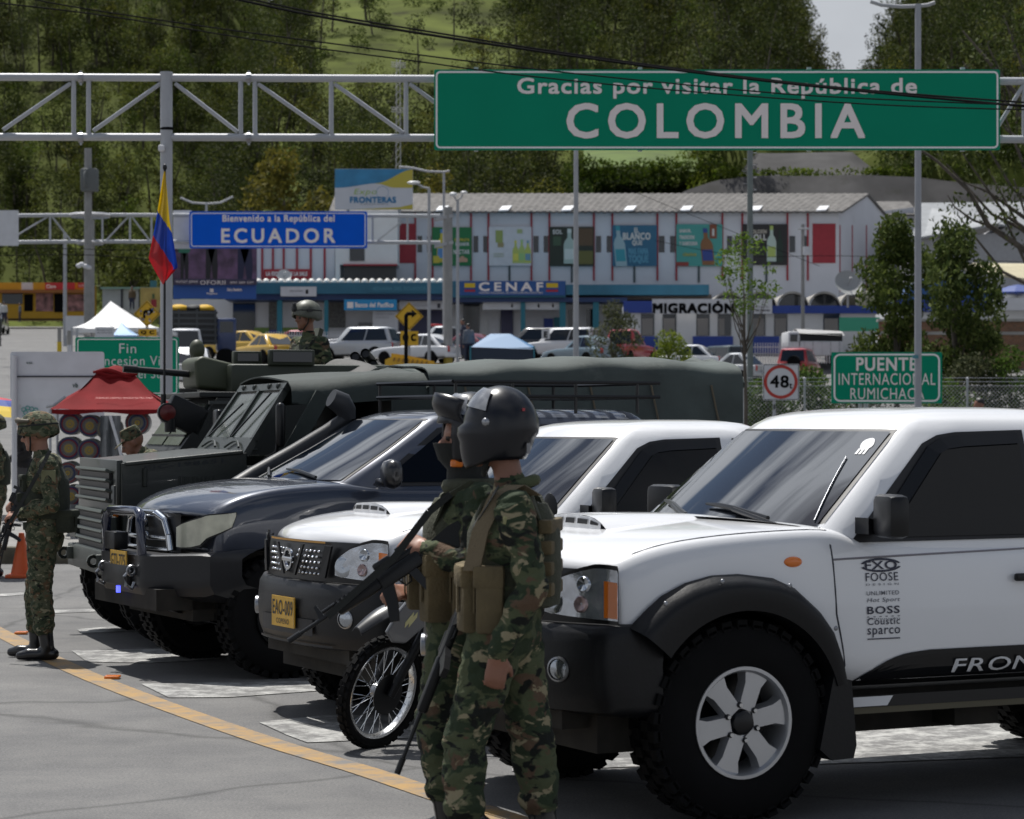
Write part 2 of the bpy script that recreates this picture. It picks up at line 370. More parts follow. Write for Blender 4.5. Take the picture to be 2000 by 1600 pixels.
def plate(name, parent, c, xd, yd, txt, small, w=.34, h=.17):
    m = MB(); c = V(c); xd = V(xd).normalized(); yd = V(yd).normalized(); nn = xd.cross(yd)
    q = [c + xd * a * w / 2 + yd * b * h / 2 for a, b in ((-1, -1), (1, -1), (1, 1), (-1, 1))]
    m.prism([p - nn * .006 for p in q], nn * .006, 0)
    m.text(txt, c - xd * w * .44 - yd * h * .12 + nn * .003, xd, yd, w * .88, h * .50, 1, .012)
    m.text(small, c - xd * w * .28 - yd * h * .40 + nn * .003, xd, yd, w * .56, h * .17, 1, .01)
    for a in (-1, 1):
        m.add([c + xd * a * (w / 2 - .004) + yd * h / 2 + nn * .002, c + xd * a * w / 2 + yd * h / 2 + nn * .002, c + xd * a * w / 2 - yd * h / 2 + nn * .002, c + xd * a * (w / 2 - .004) - yd * h / 2 + nn * .002], [(0, 1, 2, 3)], 1)
    return m.build(name, [m_yplate, m_satin], parent)

# ---- white double cab pickups
FL = [(-.53, .83), (-.51, .853), (-.45, .905), (-.38, .957), (-.27, 1.006), (-.14, 1.034), (-.01, 1.037), (.16, 1.015), (.27, .969), (.38, .88), (.45, .79), (.485, .68), (.505, .572)]
PK_G = Green([(1.08, .42, 2.12, .832, .20), (1.21, .50, 2.10, .795, .20), (1.42, .735, 2.04, .735, .16), (1.62, .965, 1.97, .67, .12), (1.662, 1.02, 1.95, .645, .115), (1.695, 1.08, 1.93, .61, .13), (1.718, 1.17, 1.88, .55, .13), (1.732, 1.28, 1.8, .46, .10), (1.74, 1.42, 1.7, .3, .05)], .90)
def front_pt(a, z, off=0.):
    """nose surface of the pickup: lateral a in -1..1 (near to far)"""
    hw = .865; c = 1 - abs(a) ** 2.6
    return V((-.56 - .21 * c - off, .90 + a * (hw + off * .3), z))
def make_pickup(px, Y, z0, th, label, r, rr, decals, steer=0.):
    root = thing('pickup_truck', label, 'pickup truck', (X(px, Y), Y, z0), R(th), 'white double cab pickup trucks')
    yc = .90
    st = [(-.575, .80, .60, .99, 1.02, .185), (-.55, .835, .50, 1.065, 1.105, .185), (-.48, .85, .46, 1.11, 1.15, .18), (-.30, .858, .45, 1.165, 1.2, .15), (0, .862, .45, 1.198, 1.228, .09), (.3, .865, .45, 1.212, 1.245, .05), (.5, .867, .45, 1.214, 1.25, .03), (.60, .867, .45, 1.175, 1.21, .02), (.72, .867, .45, 1.138, 1.15, 0), (1.5, .867, .45, 1.135, 1.145, 0), (2.1, .865, .45, 1.135, 1.145, 0), (2.3, .865, .52, 1.19, 1.2, 0), (3.9, .855, .56, 1.19, 1.2, 0), (4.05, .84, .58, 1.16, 1.18, 0)]
    vs, fs = body_loft(st, yc); m = MB(); m.add(vs, fs)
    b = m.build('body', m_white, root)
    sb = b.modifiers.new('s', 'SUBSURF'); sb.levels = 2; sb.render_levels = 2
    c = cut_arches(b, [(0, .42, .50), (2.95, .42, .47)], 0, 1.8); evald(b); bpy.data.objects.remove(c); dark_arches(b, [(0, .42, .50), (2.95, .42, .47)], m_seal)
    b.data.shade_smooth(); b.data.set_sharp_from_angle(angle=R(38))
    bv = BVHTree.FromPolygons([v.co for v in b.data.vertices], [p.vertices for p in b.data.polygons])
    def sd(u, z, off=.004):
        h = bv.ray_cast(V((u, -1, z)), V((0, 1, 0)))[0]; return V((u, (h.y if h else .04) - off, z))
    def top(u, v, off=.004):
        h = bv.ray_cast(V((u, v, 3)), V((0, 0, -1)))[0]; return V((u, v, (h.z if h else 1.2) + off))
    # cabin
    g = PK_G; m = MB(); g.shell(m); cab = m.build('cabin', m_white, root, 34)
    def pan(name, pts, off, mt, seg=1):
        m = MB(); poly(m, [g.side(u, z, off) for u, z in pts]); o = m.build(name, mt, root); return o
    w1 = [(.60, 1.168), (.63, 1.152), (1.62, 1.155), (1.62, 1.635), (1.24, 1.625), (1.14, 1.612), (1.05, 1.575)]
    w2 = [(1.70, 1.155), (2.02, 1.155), (1.97, 1.30), (1.9, 1.60), (1.70, 1.632)]
    for w in (w1, w2):
        for s_ in (1, -1):
            P = [g.side(u, z, .007) for u, z in w]
            if s_ < 0: P = [V((p.x, 2 * yc - p.y, p.z)) for p in P]
            m = MB(); poly(m, P); m.build('window_seal', m_seal, root)
    gl1 = [(.78, 1.172), (1.58, 1.172), (1.58, 1.575), (1.235, 1.567), (1.16, 1.55)]; gl2 = [(1.73, 1.175), (1.98, 1.175), (1.93, 1.32), (1.87, 1.585), (1.73, 1.61)]
    for w in (gl1, gl2):
        for s_ in (1, -1):
            m = MB(); P = [g.side(u, z, .013) for u, z in w]
            if s_ < 0: P = [V((p.x, 2 * yc - p.y, p.z)) for p in P][::-1]
            poly(m, P); m.build('side_window', m_glasss, root)
    # rain deflector along the window head
    for s_ in (1, -1):
        m = MB(); o_ = [(.71, 1.20), (1.075, 1.562), (1.15, 1.598), (1.25, 1.612), (1.58, 1.622)]; i_ = [(.785, 1.20), (1.125, 1.53), (1.18, 1.552), (1.27, 1.562), (1.58, 1.575)]
        for k in range(4):
            q = [g.side(*o_[k], .014), g.side(*o_[k + 1], .014), g.side(*i_[k + 1], .024), g.side(*i_[k], .024)]
            if s_ < 0: q = [V((p.x, 2 * yc - p.y, p.z)) for p in q]
            m.add(q, [(0, 1, 2, 3)])
        m.build('rain_deflector', m_satin, root, 40)
    m = MB(); m.grid(lambda s, t: g.ws(lerp(-.955, .955, s), lerp(1.19, 1.635, t), .004), 20, 8); m.build('windshield_seal', m_seal, root, 60)
    m = MB(); m.grid(lambda s, t: g.ws(lerp(-.925, .925, s), lerp(1.215, 1.622, t), .008), 20, 8); ws = m.build('windshield', m_glassd, root, 60)
    if decals:
        m = MB()                                       # white sticker: emblem of round head over short bars
        fn = lambda a, z: g.ws(a, z, .010)
        c0 = (-.83, 1.565)
        for q in range(1):
            P = [fn(c0[0] + .05 * math.cos(t) * (1 + .15 * math.sin(2 * t)), c0[1] + .026 * math.sin(t)) for t in [2 * PI * i / 16 for i in range(16)]]; poly(m, P)
            for k in (-2, 0, 2): poly(m, [fn(c0[0] + .014 * k - .012, c0[1] - .02), fn(c0[0] + .014 * k + .008, c0[1] - .02), fn(c0[0] + .014 * k + .006, c0[1] - .045), fn(c0[0] + .014 * k - .012, c0[1] - .045)])
        m.build('sticker', m_wht2, ws)
        m = MB(); m.tube([g.ws(-.9 + .14 * t, 1.235 + .27 * t, .013) for t in (0, .25, .5, .75, 1)], .004, 6); m.build('antenna', m_steel, root, 60)
    # cowl and wipers
    m = MB(); m.grid(lambda s, t: V((g.ws(lerp(-.93, .93, s), 1.20, .0).x - .10 + .12 * t, yc + lerp(-.93, .93, s) * .79, 1.246 - .010 * abs(lerp(-1, 1, s)) ** 3 * 2.6 - .02 * t + .006)), 16, 2); m.build('cowl', m_seal, root, 50)
    for a0, a1 in ((-.62, .02), (.12, .72)):
        m = MB(); P = [g.ws(lerp(a0, a1, t), 1.232 + .05 * math.sin(t * PI * .5) , .022) for t in (0, .25, .5, .75, 1)]
        m.tube(P, [.012, .011, .013, .012, .006], 6); m.tube([g.ws(a0 - .1, 1.20, .03), g.ws(lerp(a0, a1, .5), 1.262, .026)], .011, 6)
        m.build('wiper', m_wiper, root, 50)
    # bonnet scoop
    m = MB()
    def sc(s, t):
        u = lerp(-.33, .36, s); hw = lerp(.27, .17, s); a = lerp(-1, 1, t); hgt = (.055 * (1 - s) ** .8 + .006) * (1 - abs(a) ** 5)
        return V((u + .03 * (abs(a) ** 3) * (1 - s), yc + a * hw, top(u, yc + a * hw, 0).z + hgt - .004))
    m.grid(lambda s, t: sc(s, t), 10, 14); e = [sc(0, t) for t in (.07, .2, .4, .6, .8, .93)]; lo = [V((p.x - .006, p.y, top(p.x, p.y, 0).z + .012)) for p in e]
    m.add([p + V((-.002, 0, 0)) for p in e] + [p + V((.002, 0, -.02)) for p in lo], [(k, k + 1, 7 + k, 6 + k) for k in range(5)]); m.build('bonnet_scoop', m_white, root, 60); m = MB()
    for k in range(5):
        f0, f1 = (.12, .88); a0, a1, b0, b1 = lerp(e[k], e[k + 1], f0), lerp(e[k], e[k + 1], f1), lerp(lo[k], lo[k + 1], f0), lerp(lo[k], lo[k + 1], f1)
        m.add([p + V((-.006, 0, 0)) for p in (a0.lerp(b0, .30), a1.lerp(b1, .30), b1.lerp(a1, .18), b0.lerp(a0, .18))], [(0, 1, 2, 3)])
    m.build('scoop_mouth', m_seal, root)
    # panel gaps
    for ln in ([(.46, 1.216), (.47, 1.07), (.48, .852), (.515, .70), (.54, .567), (.545, .5)], [(1.66, 1.19), (1.66, .8), (1.66, .5)]):
        P = []
        for k in range(len(ln) - 1): P += [sd(lerp(ln[k][0], ln[k + 1][0], t), lerp(ln[k][1], ln[k + 1][1], t), .0) for t in (0, .5)]
        m = MB(); m.tube(P + [sd(*ln[-1], 0)], .0045, 5); m.build('panel_gap', m_gap, root)
    m = MB(); m.tube([top(lerp(-.56, .47, t), .90 - lerp(.77, .80, t), .0) for t in [i / 10 for i in range(11)]], .0035, 5)
    m.build('panel_gap', m_gap, root)
    m = MB(); m.tube([sd(u, 1.084 + .023 * (u - .47), .0) for u in (.47, .8, 1.1, 1.4, 1.65, 2.0)], .005, 5); m.build('belt_crease_shade', mat('crease_shade_gray', (.22, .21, .23), .5), root)  # gray line paints in the shade along the belt crease
    # flares (both sides, front and rear)
    def flare(u0, z0_, FLp, side, rin):
        m = MB()
        def fn(s, t):
            k = s * (len(FLp) - 1); i = min(int(k), len(FLp) - 2); o = V((*lerp(V(FLp[i]), V(FLp[i + 1]), k - i),)); ang = math.atan2(o[1] - z0_, o[0] - 0)
            i_ = V((rin * math.cos(ang), z0_ + rin * math.sin(ang))); p = o.lerp(i_, min(1, t * 1.4)); y = .030
            if t <= .01: y = .036
            elif t < .71: y = -.028 - .012 * math.sin(t / .7 * PI)
            else: y = -.025 + (t - .7) / .3 * .14
            if t <= .15 and t > .01: y = -.012
            return V((u0 + p[0], y if side > 0 else 2 * yc - y, p[1]))
        m.grid(fn, 36, 10); return m
    for side in (1, -1):
        m = flare(0, .42, FL, side, .465)
        m.build('fender_flare', m_black, root, 50)
        m = flare(2.95, .42, [(x_ * 1.0, z_) for x_, z_ in [(.57 * math.cos(a), .42 + .6 * math.sin(a)) for a in [PI - .25 - (PI - .5) * i / 12 for i in range(13)]]], side, .465); m.build('fender_flare', m_black, root, 50)
        m = MB(); y = -.02 if side > 0 else 1.82
        P = [(.36, .29), (.42, .242), (.53, .245), (.545, .30), (.52, .575), (.43, .60)]
        m.prism([V((u, y, z)) for u, z in P], (0, .16 * side, 0)); m.build('mud_flap', m_black, root)
        for u, z in ((-.40, .93), (-.13, 1.012), (.20, .985), (.43, .80)):
            m = MB(); m.ell((u, -.034 if side > 0 else 1.834, z), (.011, .006, .011), 0, 8, 6); m.build('bolt', m_steel, root, 60)
    m = MB(); m.box((0, .9, .55), (1.15, 1.35, .5)); m.box((1.6, .9, .46), (2.6, 1.3, .14)); m.box((2.95, .9, .6), (1.1, 1.3, .4))
    m.cyl((0, .1, .40), (0, 1.7, .40), .06, n=10); m.cyl((2.95, .1, .40), (2.95, 1.7, .40), .07, n=10); m.box((-.45, .9, .45), (.5, 1.2, .1)); m.box((1.0, .55, .36), (.7, .35, .12)); m.box((1.35, .30, .37), (.24, .18, .1))
    m.build('chassis', m_dirt, root)
    # bumper wraps the nose
    m = MB()
    rows = [(.845, -.01), (.838, .035), (.80, .058), (.68, .07), (.56, .06), (.485, .035), (.462, -.05)]
    def bp(s, t):
        a = lerp(-1, 1, s); k = t * (len(rows) - 1); i = min(int(k), len(rows) - 2); z = lerp(rows[i][0], rows[i + 1][0], k - i); o = lerp(rows[i][1], rows[i + 1][1], k - i)
        if abs(a) > .9:
            q = (abs(a) - .9) / .1; p = front_pt(.985 * math.copysign(1, a), z, o); return V((p.x + q * (.24 + .04 * (1 - t)) + (0 if q < 1 else 0), p.y - math.copysign(.0, a), z))
        return front_pt(a / .9 * .985, z, o)
    m.grid(bp, 44, 18); m.build('bumper', m_black, root, 50)
    m = MB(); m.grid(lambda s, t: front_pt(lerp(-.42, .42, s), lerp(.545, .635, t), .074), 12, 1); m.grid(lambda s, t: front_pt(lerp(-.60, .60, s), lerp(.488, .50, t), .055), 12, 1); m.build('bumper_grille', m_seal, root)
    for a in (-.74, .74):
        p = front_pt(a, .655, .072); q = V((-1, .55 * a / abs(a), 0)).normalized(); h = sub('fog_lamp', root, p)
        m = MB(); m.lathe([(.052, -.02), (.052, .006), (.044, .010)], (0, 0, 0), q, 20, 1); m.lathe([(.044, .004), (.03, .010), (0, .012)], (0, 0, 0), q, 20, 0); o = m.build('lens', [m_lampd, m_steel], h, 40)
    # nose: black grille with bright mesh, headlights
    m = MB(); m.grid(lambda s, t: front_pt(lerp(-.97, .97, s), lerp(.845, 1.065, t), .012 - .05 * max(0, t - .6)), 26, 4); m.build('nose_panel', m_satin, root, 50)
    gr = MB()
    m = MB()
    for i in range(15):
        for j in range(5):
            a = lerp(-.40, .40, (i + .5 * (j % 2)) / 14.5)
            if abs(a) < .085 or .17 < abs(a) < .235 and False: continue
            p = front_pt(a, .885 + .031 * j, .022); m.ell(p, (.010, .016, .008), 0, 6, 4)
    m.build('grille_mesh', m_chrome, root, 60)
    m = MB()
    for s_ in (-1, 1):
        for a0, a1, w in ((.08, .20, .030), (.44, .50, .07)):
            m = MB(); P = [front_pt(s_ * (a0 - .0), .868, .035), front_pt(s_ * (a0 + w), .868, .035), front_pt(s_ * (a1 + w), 1.045, .03), front_pt(s_ * a1, 1.045, .03)]; m.prism(P, (-.012, 0, 0)); m.build('grille_bar', m_satin, root)
    m = MB(); cp = front_pt(0, .955, .045); m.lathe([(.060, -.01), (.062, .006), (.048, .006), (.046, -.01)], cp, (-1, 0, 0), 28); m.box(cp + V((-.008, 0, 0)), (.014, .15, .026), 0, None, .004); m.build('emblem', m_chrome, root, 40)
    m = MB(); m.grid(lambda s, t: front_pt(lerp(-.46, .46, s), lerp(1.055, 1.066, t), .015), 14, 1); m.build('grille_strip', mat('strip_amber', (.55, .28, .05), .4), root)
    for s_ in (-1, 1):
        tp = [1.045, 1.076, 1.078, 1.062, 1.035, .99, .93]; AA = [1.0, .955, .88, .80, .70, .61, .555]
        def hp(t, b, off):
            k = t * 6; i = min(int(k), 5); a = lerp(AA[i], AA[i + 1], k - i); zt = lerp(tp[i], tp[i + 1], k - i)
            p = front_pt(s_ * min(a, .985), lerp(.856 + .03 * t * t, zt, b), off)
            if a > .955: p.x -= (a - .955) / .045 * .015; p.y = .90 + s_ * (.868 + off)
            return p
        m = MB(); m.grid(lambda s, t: hp(s, lerp(-.06, 1.05, t), .010), 20, 4); h = m.build('headlight', m_satin, root, 60)
        m = MB(); m.grid(lambda s, t: hp(lerp(.03, .97, s), lerp(.02, .97, t), .016), 24, 8); m.build('reflector', m_lamp, h, 60)
        m = MB(); m.grid(lambda s, t: hp(lerp(.10, .23, s), lerp(.06, .74 , t), .019), 3, 2); m.build('indicator', m_orange, h)
        for (t_, b_, r_, mi) in ((.45, .70, .036, 0), (.48, .30, .036, 1), (.76, .46, .060, 0)):
            m = MB(); p = hp(t_, b_, .022); m.lathe([(r_, -.004), (r_ * .8, .004), (0, -.008)], p, V((-1, s_ * .55, .15)), 18, 0); m.build('bulb_bowl', m_lampd if mi == 0 else mat('lamp_red_glow', (.36, .27, .27), .25, .6), h, 60)
    # mirrors
    for s_ in (1, -1):
        m = MB(); y = -.10 if s_ > 0 else 1.90
        m.box((.665 if s_ > 0 else .74, y, 1.27), (.10, .20, .185), 0, Matrix.Rotation(R(-12 * s_), 3, 'Z'), .03); m.prism([V((.62, y + .1 * s_, 1.19)), V((.72, y + .1 * s_, 1.19)), V((.70, y + .1 * s_, 1.24)), V((.62, y + .1 * s_, 1.26))], (0, .10 * s_, 0))
        m.build('mirror', m_satin, root, 40)
    m = MB(); p = sd(.27, 1.079, .0); m.ell(p, (.046, .014, .023), 0, 16, 8); m.build('side_indicator', m_orange, root, 60)
    m = MB(); m.box((1.50, sd(1.50, .9, .02).y, 0.985), (.17, .03, .035), 0, None, .01); m.build('door_handle', m_satin, root, 40)
    # black side stripe with white lettering
    m = MB(); P = [(.56, .533), (.60, .565), (.66, .605), (.73, .641), (.79, .662), (.84, .674), (.96, .684), (1.2, .685), (1.5, .685), (2.3, .685)]
    N_ = 40
    def stp(s, t):
        u = lerp(.56, 2.35, s); zt = interp([p[0] for p in P], [p[1] for p in P], u); return sd(u, lerp(.531, zt, t), .006)
    m.grid(stp, N_, 8); sp = m.build('side_stripe', m_satin, root)
    m = MB(); m.text('FRONTIER', (1.09, 0, .577), (1, 0, 0), (0, 0, 1), .80, .062, 0, .006, .12, fn=lambda p: sd(p.x, p.z, .017)); m.build('lettering', m_wht2, sp)
    m = MB(); m.grid(lambda s, t: sd(lerp(.56, 2.3, s), lerp(.452, .50, t) , .004) if False else V((lerp(.555, 2.3, s), .052, lerp(.447, .497, t))), 2, 1, 0); m.grid(lambda s, t: V((lerp(.555, .78 - .03 * (1 - t), s), .046, lerp(.452, .493, t))), 1, 1, 1)
    m.box((1.43, .12, .435), (1.78, .13, .03), 2); m.build('sill', [m_satin, m_wht2, mat('sill_dust', (.10, .09, .06), .8)], root)
    if decals:
        y0 = [(1.035, 'FXO', .05, 0), (.967, 'FOOSE', .05, 0), (.942, 'D E S I G N', .012, 1), (.885, 'UNLIMITED', .024, 1), (.838, 'Hot Sport', .032, 1), (.775, 'BOSS', .045, 0), (.757, '- - - - - -', .005, 1), (.712, 'Coustic', .042, 0), (.742, 'millenium', .009, 1), (.638, 'sparco', .055, 0)]
        m = MB(); mt = [mat('decal_navy', (.010, .012, .035), .4), mat('decal_gray', (.10, .105, .13), .4)]
        for z, t, h, mi in y0:
            w = .17; z = 1.055 - (1.06 - z) * .73; u0 = .632 + .012 * (1.06 - z); m.text(t, (u0, 0, z), (1, 0, 0), (0, 0, 1), w, h * .73, mi, .018 if t in ('FXO', 'BOSS') else .004, .25 if 'Hot' in t else 0, fn=lambda p: sd(p.x, p.z, .004))
        m.add([sd(u, z, .004) for u, z in ((.636, .738), (.806, .738), (.806, .743), (.636, .743))], [(0, 1, 2, 3)], 0)
        P = [(.717 + .108 * math.cos(t), 1.055 + .030 * math.sin(t)) for t in [2 * PI * i / 24 for i in range(24)]]; Q = [(.717 + .095 * math.cos(t), 1.055 + .021 * math.sin(t)) for t in [2 * PI * i / 24 for i in range(24)]]
        for i in range(24):
            if i % 12 in (0, 11): continue
            j = (i + 1) % 24; m.add([sd(*P[i], .004), sd(*P[j], .004), sd(*Q[j], .004), sd(*Q[i], .004)], [(0, 1, 2, 3)], 0)
        m.build('door_decals', mt, root)
    # bed: flat black slab in place of the inside, tail lamps
    m = MB(); m.box((3.1, .9, 1.19), (1.7, 1.5, .05)); m.build('bed_inside_black', m_satin, root)
    for s_ in (0, 1):
        m = MB(); m.box((3.93, .075 + 1.65 * s_, .95), (.06, .08, .3), 0, None, .01); m.build('tail_light', mat('red_lens', (.45, .02, .02), .25, coat=.5), root)
    pl = plate('license_plate', root, front_pt(-.02, .66, .085), (0, -1, 0), (0, 0, 1), 'EAO-009' if not decals else 'ECU-219', 'COPENO')
    # wheels
    for u in (0, 2.95):
        wheel(root, u, 0, r, r, .27, rr, ('pk', r), [m_alloy, m_satin, m_chrome], False, steer=steer if u == 0 else 0)
        wheel(root, u, 1.8, r, r, .27, rr, ('pk', r), [m_alloy, m_satin, m_chrome], True)
    return root
make_pickup(1455, 10.4, 0, 27, 'white double cab pickup nearest the viewer, sponsor decals down its door and black arches', .42, .232, True)
make_pickup(955, 13.7, -.05, 27, 'white double cab pickup behind the motorcycle, yellow plate on its black bumper', .40, .215, False)

# ---- dark blue pickup with steel winch bumper, snorkel and roof rack
m_navy = mat('navy_metallic', (.030, .038, .060), .34, .35, coat=1.)
HX, HY, HT = 560, 16.4, 27
def make_blue():
    root = thing('pickup_truck', 'dark blue pickup with steel winch bumper, snorkel tube and roof rack', 'pickup truck', (X(HX, HY), HY, 0), R(HT)); yc = .92
    st = [(-.47, .80, .78, 1.03, 1.055, .15), (-.455, .83, .72, 1.075, 1.10, .15), (-.40, .85, .68, 1.125, 1.15, .15), (-.25, .865, .66, 1.20, 1.225, .12), (0, .875, .64, 1.245, 1.275, .09), (.3, .88, .64, 1.262, 1.30, .04), (.5, .88, .64, 1.264, 1.31, .02), (.62, .88, .64, 1.245, 1.28, .01), (.75, .88, .64, 1.228, 1.24, 0), (2.2, .88, .64, 1.225, 1.235, 0), (3.0, .88, .66, 1.225, 1.235, 0), (4.4, .87, .68, 1.225, 1.235, 0), (4.5, .85, .7, 1.22, 1.24, 0)]
    vs, fs = body_loft(st, yc); m = MB(); m.add(vs, fs); b = m.build('body', m_navy, root)
    sb = b.modifiers.new('s', 'SUBSURF'); sb.levels = 2; sb.render_levels = 2
    c = cut_arches(b, [(0, .40, .48), (3.08, .40, .48)], 0, 1.9); evald(b); bpy.data.objects.remove(c); dark_arches(b, [(0, .40, .48), (3.08, .40, .48)], m_seal); b.data.shade_smooth(); b.data.set_sharp_from_angle(angle=R(38))
    bv = BVHTree.FromPolygons([v.co for v in b.data.vertices], [p.vertices for p in b.data.polygons])
    def sd(u, z, off=.004):
        h = bv.ray_cast(V((u, -1, z)), V((0, 1, 0)))[0]; return V((u, (h.y if h else .04) - off, z))
    g = Green([(1.17, .38, 2.98, .842, .26), (1.27, .47, 2.96, .81, .25), (1.50, .86, 2.92, .735, .19), (1.68, 1.14, 2.88, .66, .14), (1.715, 1.21, 2.86, .63, .14), (1.745, 1.30, 2.83, .58, .13), (1.765, 1.42, 2.78, .5, .1), (1.775, 1.6, 2.7, .36, .05)], yc)
    m = MB(); g.shell(m); m.build('cabin', m_navy, root, 34)
    for s_ in (1, -1):
        fl = lambda P: P if s_ > 0 else [V((p.x, 2 * yc - p.y, p.z)) for p in P][::-1]
        for w in ([(.66, 1.262), (.70, 1.25), (1.92, 1.25), (1.92, 1.665), (1.36, 1.662), (1.20, 1.64)], [(2.0, 1.25), (2.82, 1.25), (2.75, 1.6), (2.66, 1.655), (2.0, 1.665)]): m = MB(); poly(m, fl([g.side(u, z, .007) for u, z in w])); m.build('window_seal', m_seal, root)
        for w in ([(.72, 1.275), (1.88, 1.275), (1.88, 1.64), (1.37, 1.637), (1.23, 1.615)], [(2.03, 1.275), (2.78, 1.275), (2.72, 1.58), (2.64, 1.63), (2.03, 1.64)]):
            m = MB(); poly(m, fl([g.side(u, z, .013) for u, z in w])); m.build('side_window', m_glasss, root)
    m = MB(); m.grid(lambda s, t: g.ws(lerp(-.96, .96, s), lerp(1.26, 1.70, t), .004), 20, 8); m.build('windshield_seal', m_seal, root, 60)
    m = MB(); m.grid(lambda s, t: g.ws(lerp(-.935, .935, s), lerp(1.285, 1.69, t), .008), 20, 8); m.build('windshield', m_glassd, root, 60)
    for a0, a1 in ((-.7, -.1), (.0, .6)):
        m = MB(); m.tube([g.ws(lerp(a0, a1, t), 1.29 + .05 * math.sin(t * 1.6), .022) for t in (0, .3, .6, 1)], [.012, .012, .012, .006], 6); m.build('wiper', m_wiper, root, 50)
    m = MB()
    ln = [(.575, 1.26), (.58, 1.05), (.585, .8), (.6, .66)]; m.tube([sd(*p, 0) for p in ln], .005, 5); m.build('panel_gap', m_gap, root); m = MB(); m.tube([sd(1.96, z, 0) for z in (1.24, 1., .7)], .005, 5); m.build('panel_gap', m_gap, root)
    m = MB(); m.text('HILUX', (.68, 0, 1.035), (1, 0, 0), (0, 0, 1), .36, .045, 0, .01, fn=lambda p: sd(p.x, p.z, .004)); m.build('lettering', m_wht2, root)
    m = MB(); m.box((.40, sd(.4, 1.0, .003).y, 1.015), (.085, .012, .055), 0, None, .004); m.build('side_indicator', mat('smoked_lens', (.12, .11, .10), .3, coat=.5), root)
    def fp(a, z, off=0.):
        c = 1 - abs(a) ** 2.4; return V((-.46 - .16 * c - off, yc + a * (.855 + off * .3), z))
    m = MB(); m.grid(lambda s, t: fp(lerp(-.6, .6, s), lerp(.80, 1.075, t), .012), 20, 4); m.build('nose_panel', m_satin, root, 50)
    m = MB()
    P = [(-.50, .83), (-.47, .93), (-.40, 1.03), (-.25, 1.07), (.25, 1.07), (.40, 1.03), (.47, .93), (.50, .83)]
    for k in range(len(P) - 1): m.tube([fp(*P[k], .035), fp(*P[k + 1], .035)], .026, 8)
    m.tube([fp(a, .905, .03) for a in (-.44, -.2, 0, .2, .44)], .020, 8); m.tube([fp(a, .83, .03) for a in (-.5, -.2, 0, .2, .5)], .022, 8)
    m.build('grille_surround', m_chrome, root, 50)
    m = MB(); cp = fp(0, .96, .06); m.lathe([(.085, -.02), (.085, .008), (.065, .010), (.062, -.01)], cp, (-1, 0, 0), 28); m.lathe([(.042, -.01), (.042, .008), (.028, .008), (.026, -.01)], cp, (-1, 0, 0), 20); m.build('emblem', m_chrome, root, 40)
    for s_ in (-1, 1):
        def hp(t, b, off):
            q = [(1.0, 1.092, 1.080), (.985, 1.088, .995), (.93, 1.074, .925), (.85, 1.055, .875), (.74, 1.035, .857), (.62, 1.01, .852), (.54, .985, .855)]
            k = t * 6; i = min(int(k), 5); a, zt, zl = [lerp(q[i][j], q[i + 1][j], k - i) for j in range(3)]
            p = fp(s_ * min(a, .985), lerp(zl, zt, b), off)
            if a > .93: p.x += (a - .93) / .07 * .15; p.y = yc + s_ * lerp(abs(p.y - yc), .868 + off, min(1, (a - .93) / .05))
            return p
        m = MB(); m.grid(lambda s, t: hp(s, lerp(-.05, 1.04, t), .014), 24, 4); h = m.build('headlight', m_satin, root, 60)
        m = MB(); m.grid(lambda s, t: hp(lerp(.02, .98, s), lerp(.02, .98, t), .020), 26, 8); m.build('lens', m_lampy, h, 60)
    # winch bumper
    m = MB()
    rows = [(.815, .02), (.81, .14), (.80, .17), (.60, .17), (.54, .14), (.50, -.02)]
    def bp(s, t):
        a = lerp(-1, 1, s); k = t * 5; i = min(int(k), 4); z, o = [lerp(rows[i][j], rows[i + 1][j], k - i) for j in (0, 1)]; q = abs(a)
        u = interp([0, .46, .50, .84, 1], [-.82, -.82, -.80, -.52, -.30], q) + .16 - o; y = yc + math.copysign(interp([0, .46, .50, .84, 1], [0, .42, .46, .88, .92], q), a)
        z += interp([0, .55, 1], [0, 0, .04], q) * (1 - t) - 0; z = lerp(z, lerp(.62, .86, 1 - t), max(0, (q - .8) / .2) * .6); return V((u, y, z))
    m.grid(bp, 40, 20); m.build('bumper', mat('bumper_steel', (.014, .015, .018), .38, .2, bump=.04), root, 30)
    for y in (.50, 1.34):
        pass
    m = MB(); m.tube([(-.80, .56, .80), (-.81, .56, 1.02), (-.80, .58, 1.06), (-.80, .64, 1.085), (-.80, 1.20, 1.085), (-.80, 1.26, 1.06), (-.81, 1.28, 1.02), (-.80, 1.28, .80)], .034, 12); m.build('bull_bar', mat('bar_blue', (.015, .02, .045), .18, .3, coat=1), root, 60)
    m = MB(); m.box((-.80, 1.1, .88), (.10, .22, .12), 0, None, .01); m.box((-.84, .92, .66), (.06, .5, .14), 0, None, .01); m.build('winch', m_gunmetal, root, 40)
    for y in (.62, 1.22):
        m = MB(); m.tube([(-.86, y, .70), (-.90, y, .66), (-.89, y, .60), (-.85, y, .58), (-.83, y, .62)], .014, 8); m.lathe([(.035, -.01), (.04, 0), (.035, .01), (.02, .01), (.02, -.01)], (-.86, y - .03, .70), (0, 1, 0), 14); m.build('tow_hook', m_steel, root, 50)
    plate('license_plate', root, (-.865, .86, .735), (0, -1, 0), (0, 0, 1), 'GTI-775', 'BOGOTA')
    m = MB(); m.box((-.85, .90, .56), (.02, .035, .045)); m.build('marker_light', mat('blue_led', (.08, .10, .9), .3, emit=2.0), root)
    m = MB(); m.grid(lambda s, t: V((lerp(-.78, -.20, t), yc + lerp(-1, 1, s) * .45, lerp(.47, .30, t) + .01)), 6, 6); m.build('skid_plate', m_steel, root, 30)
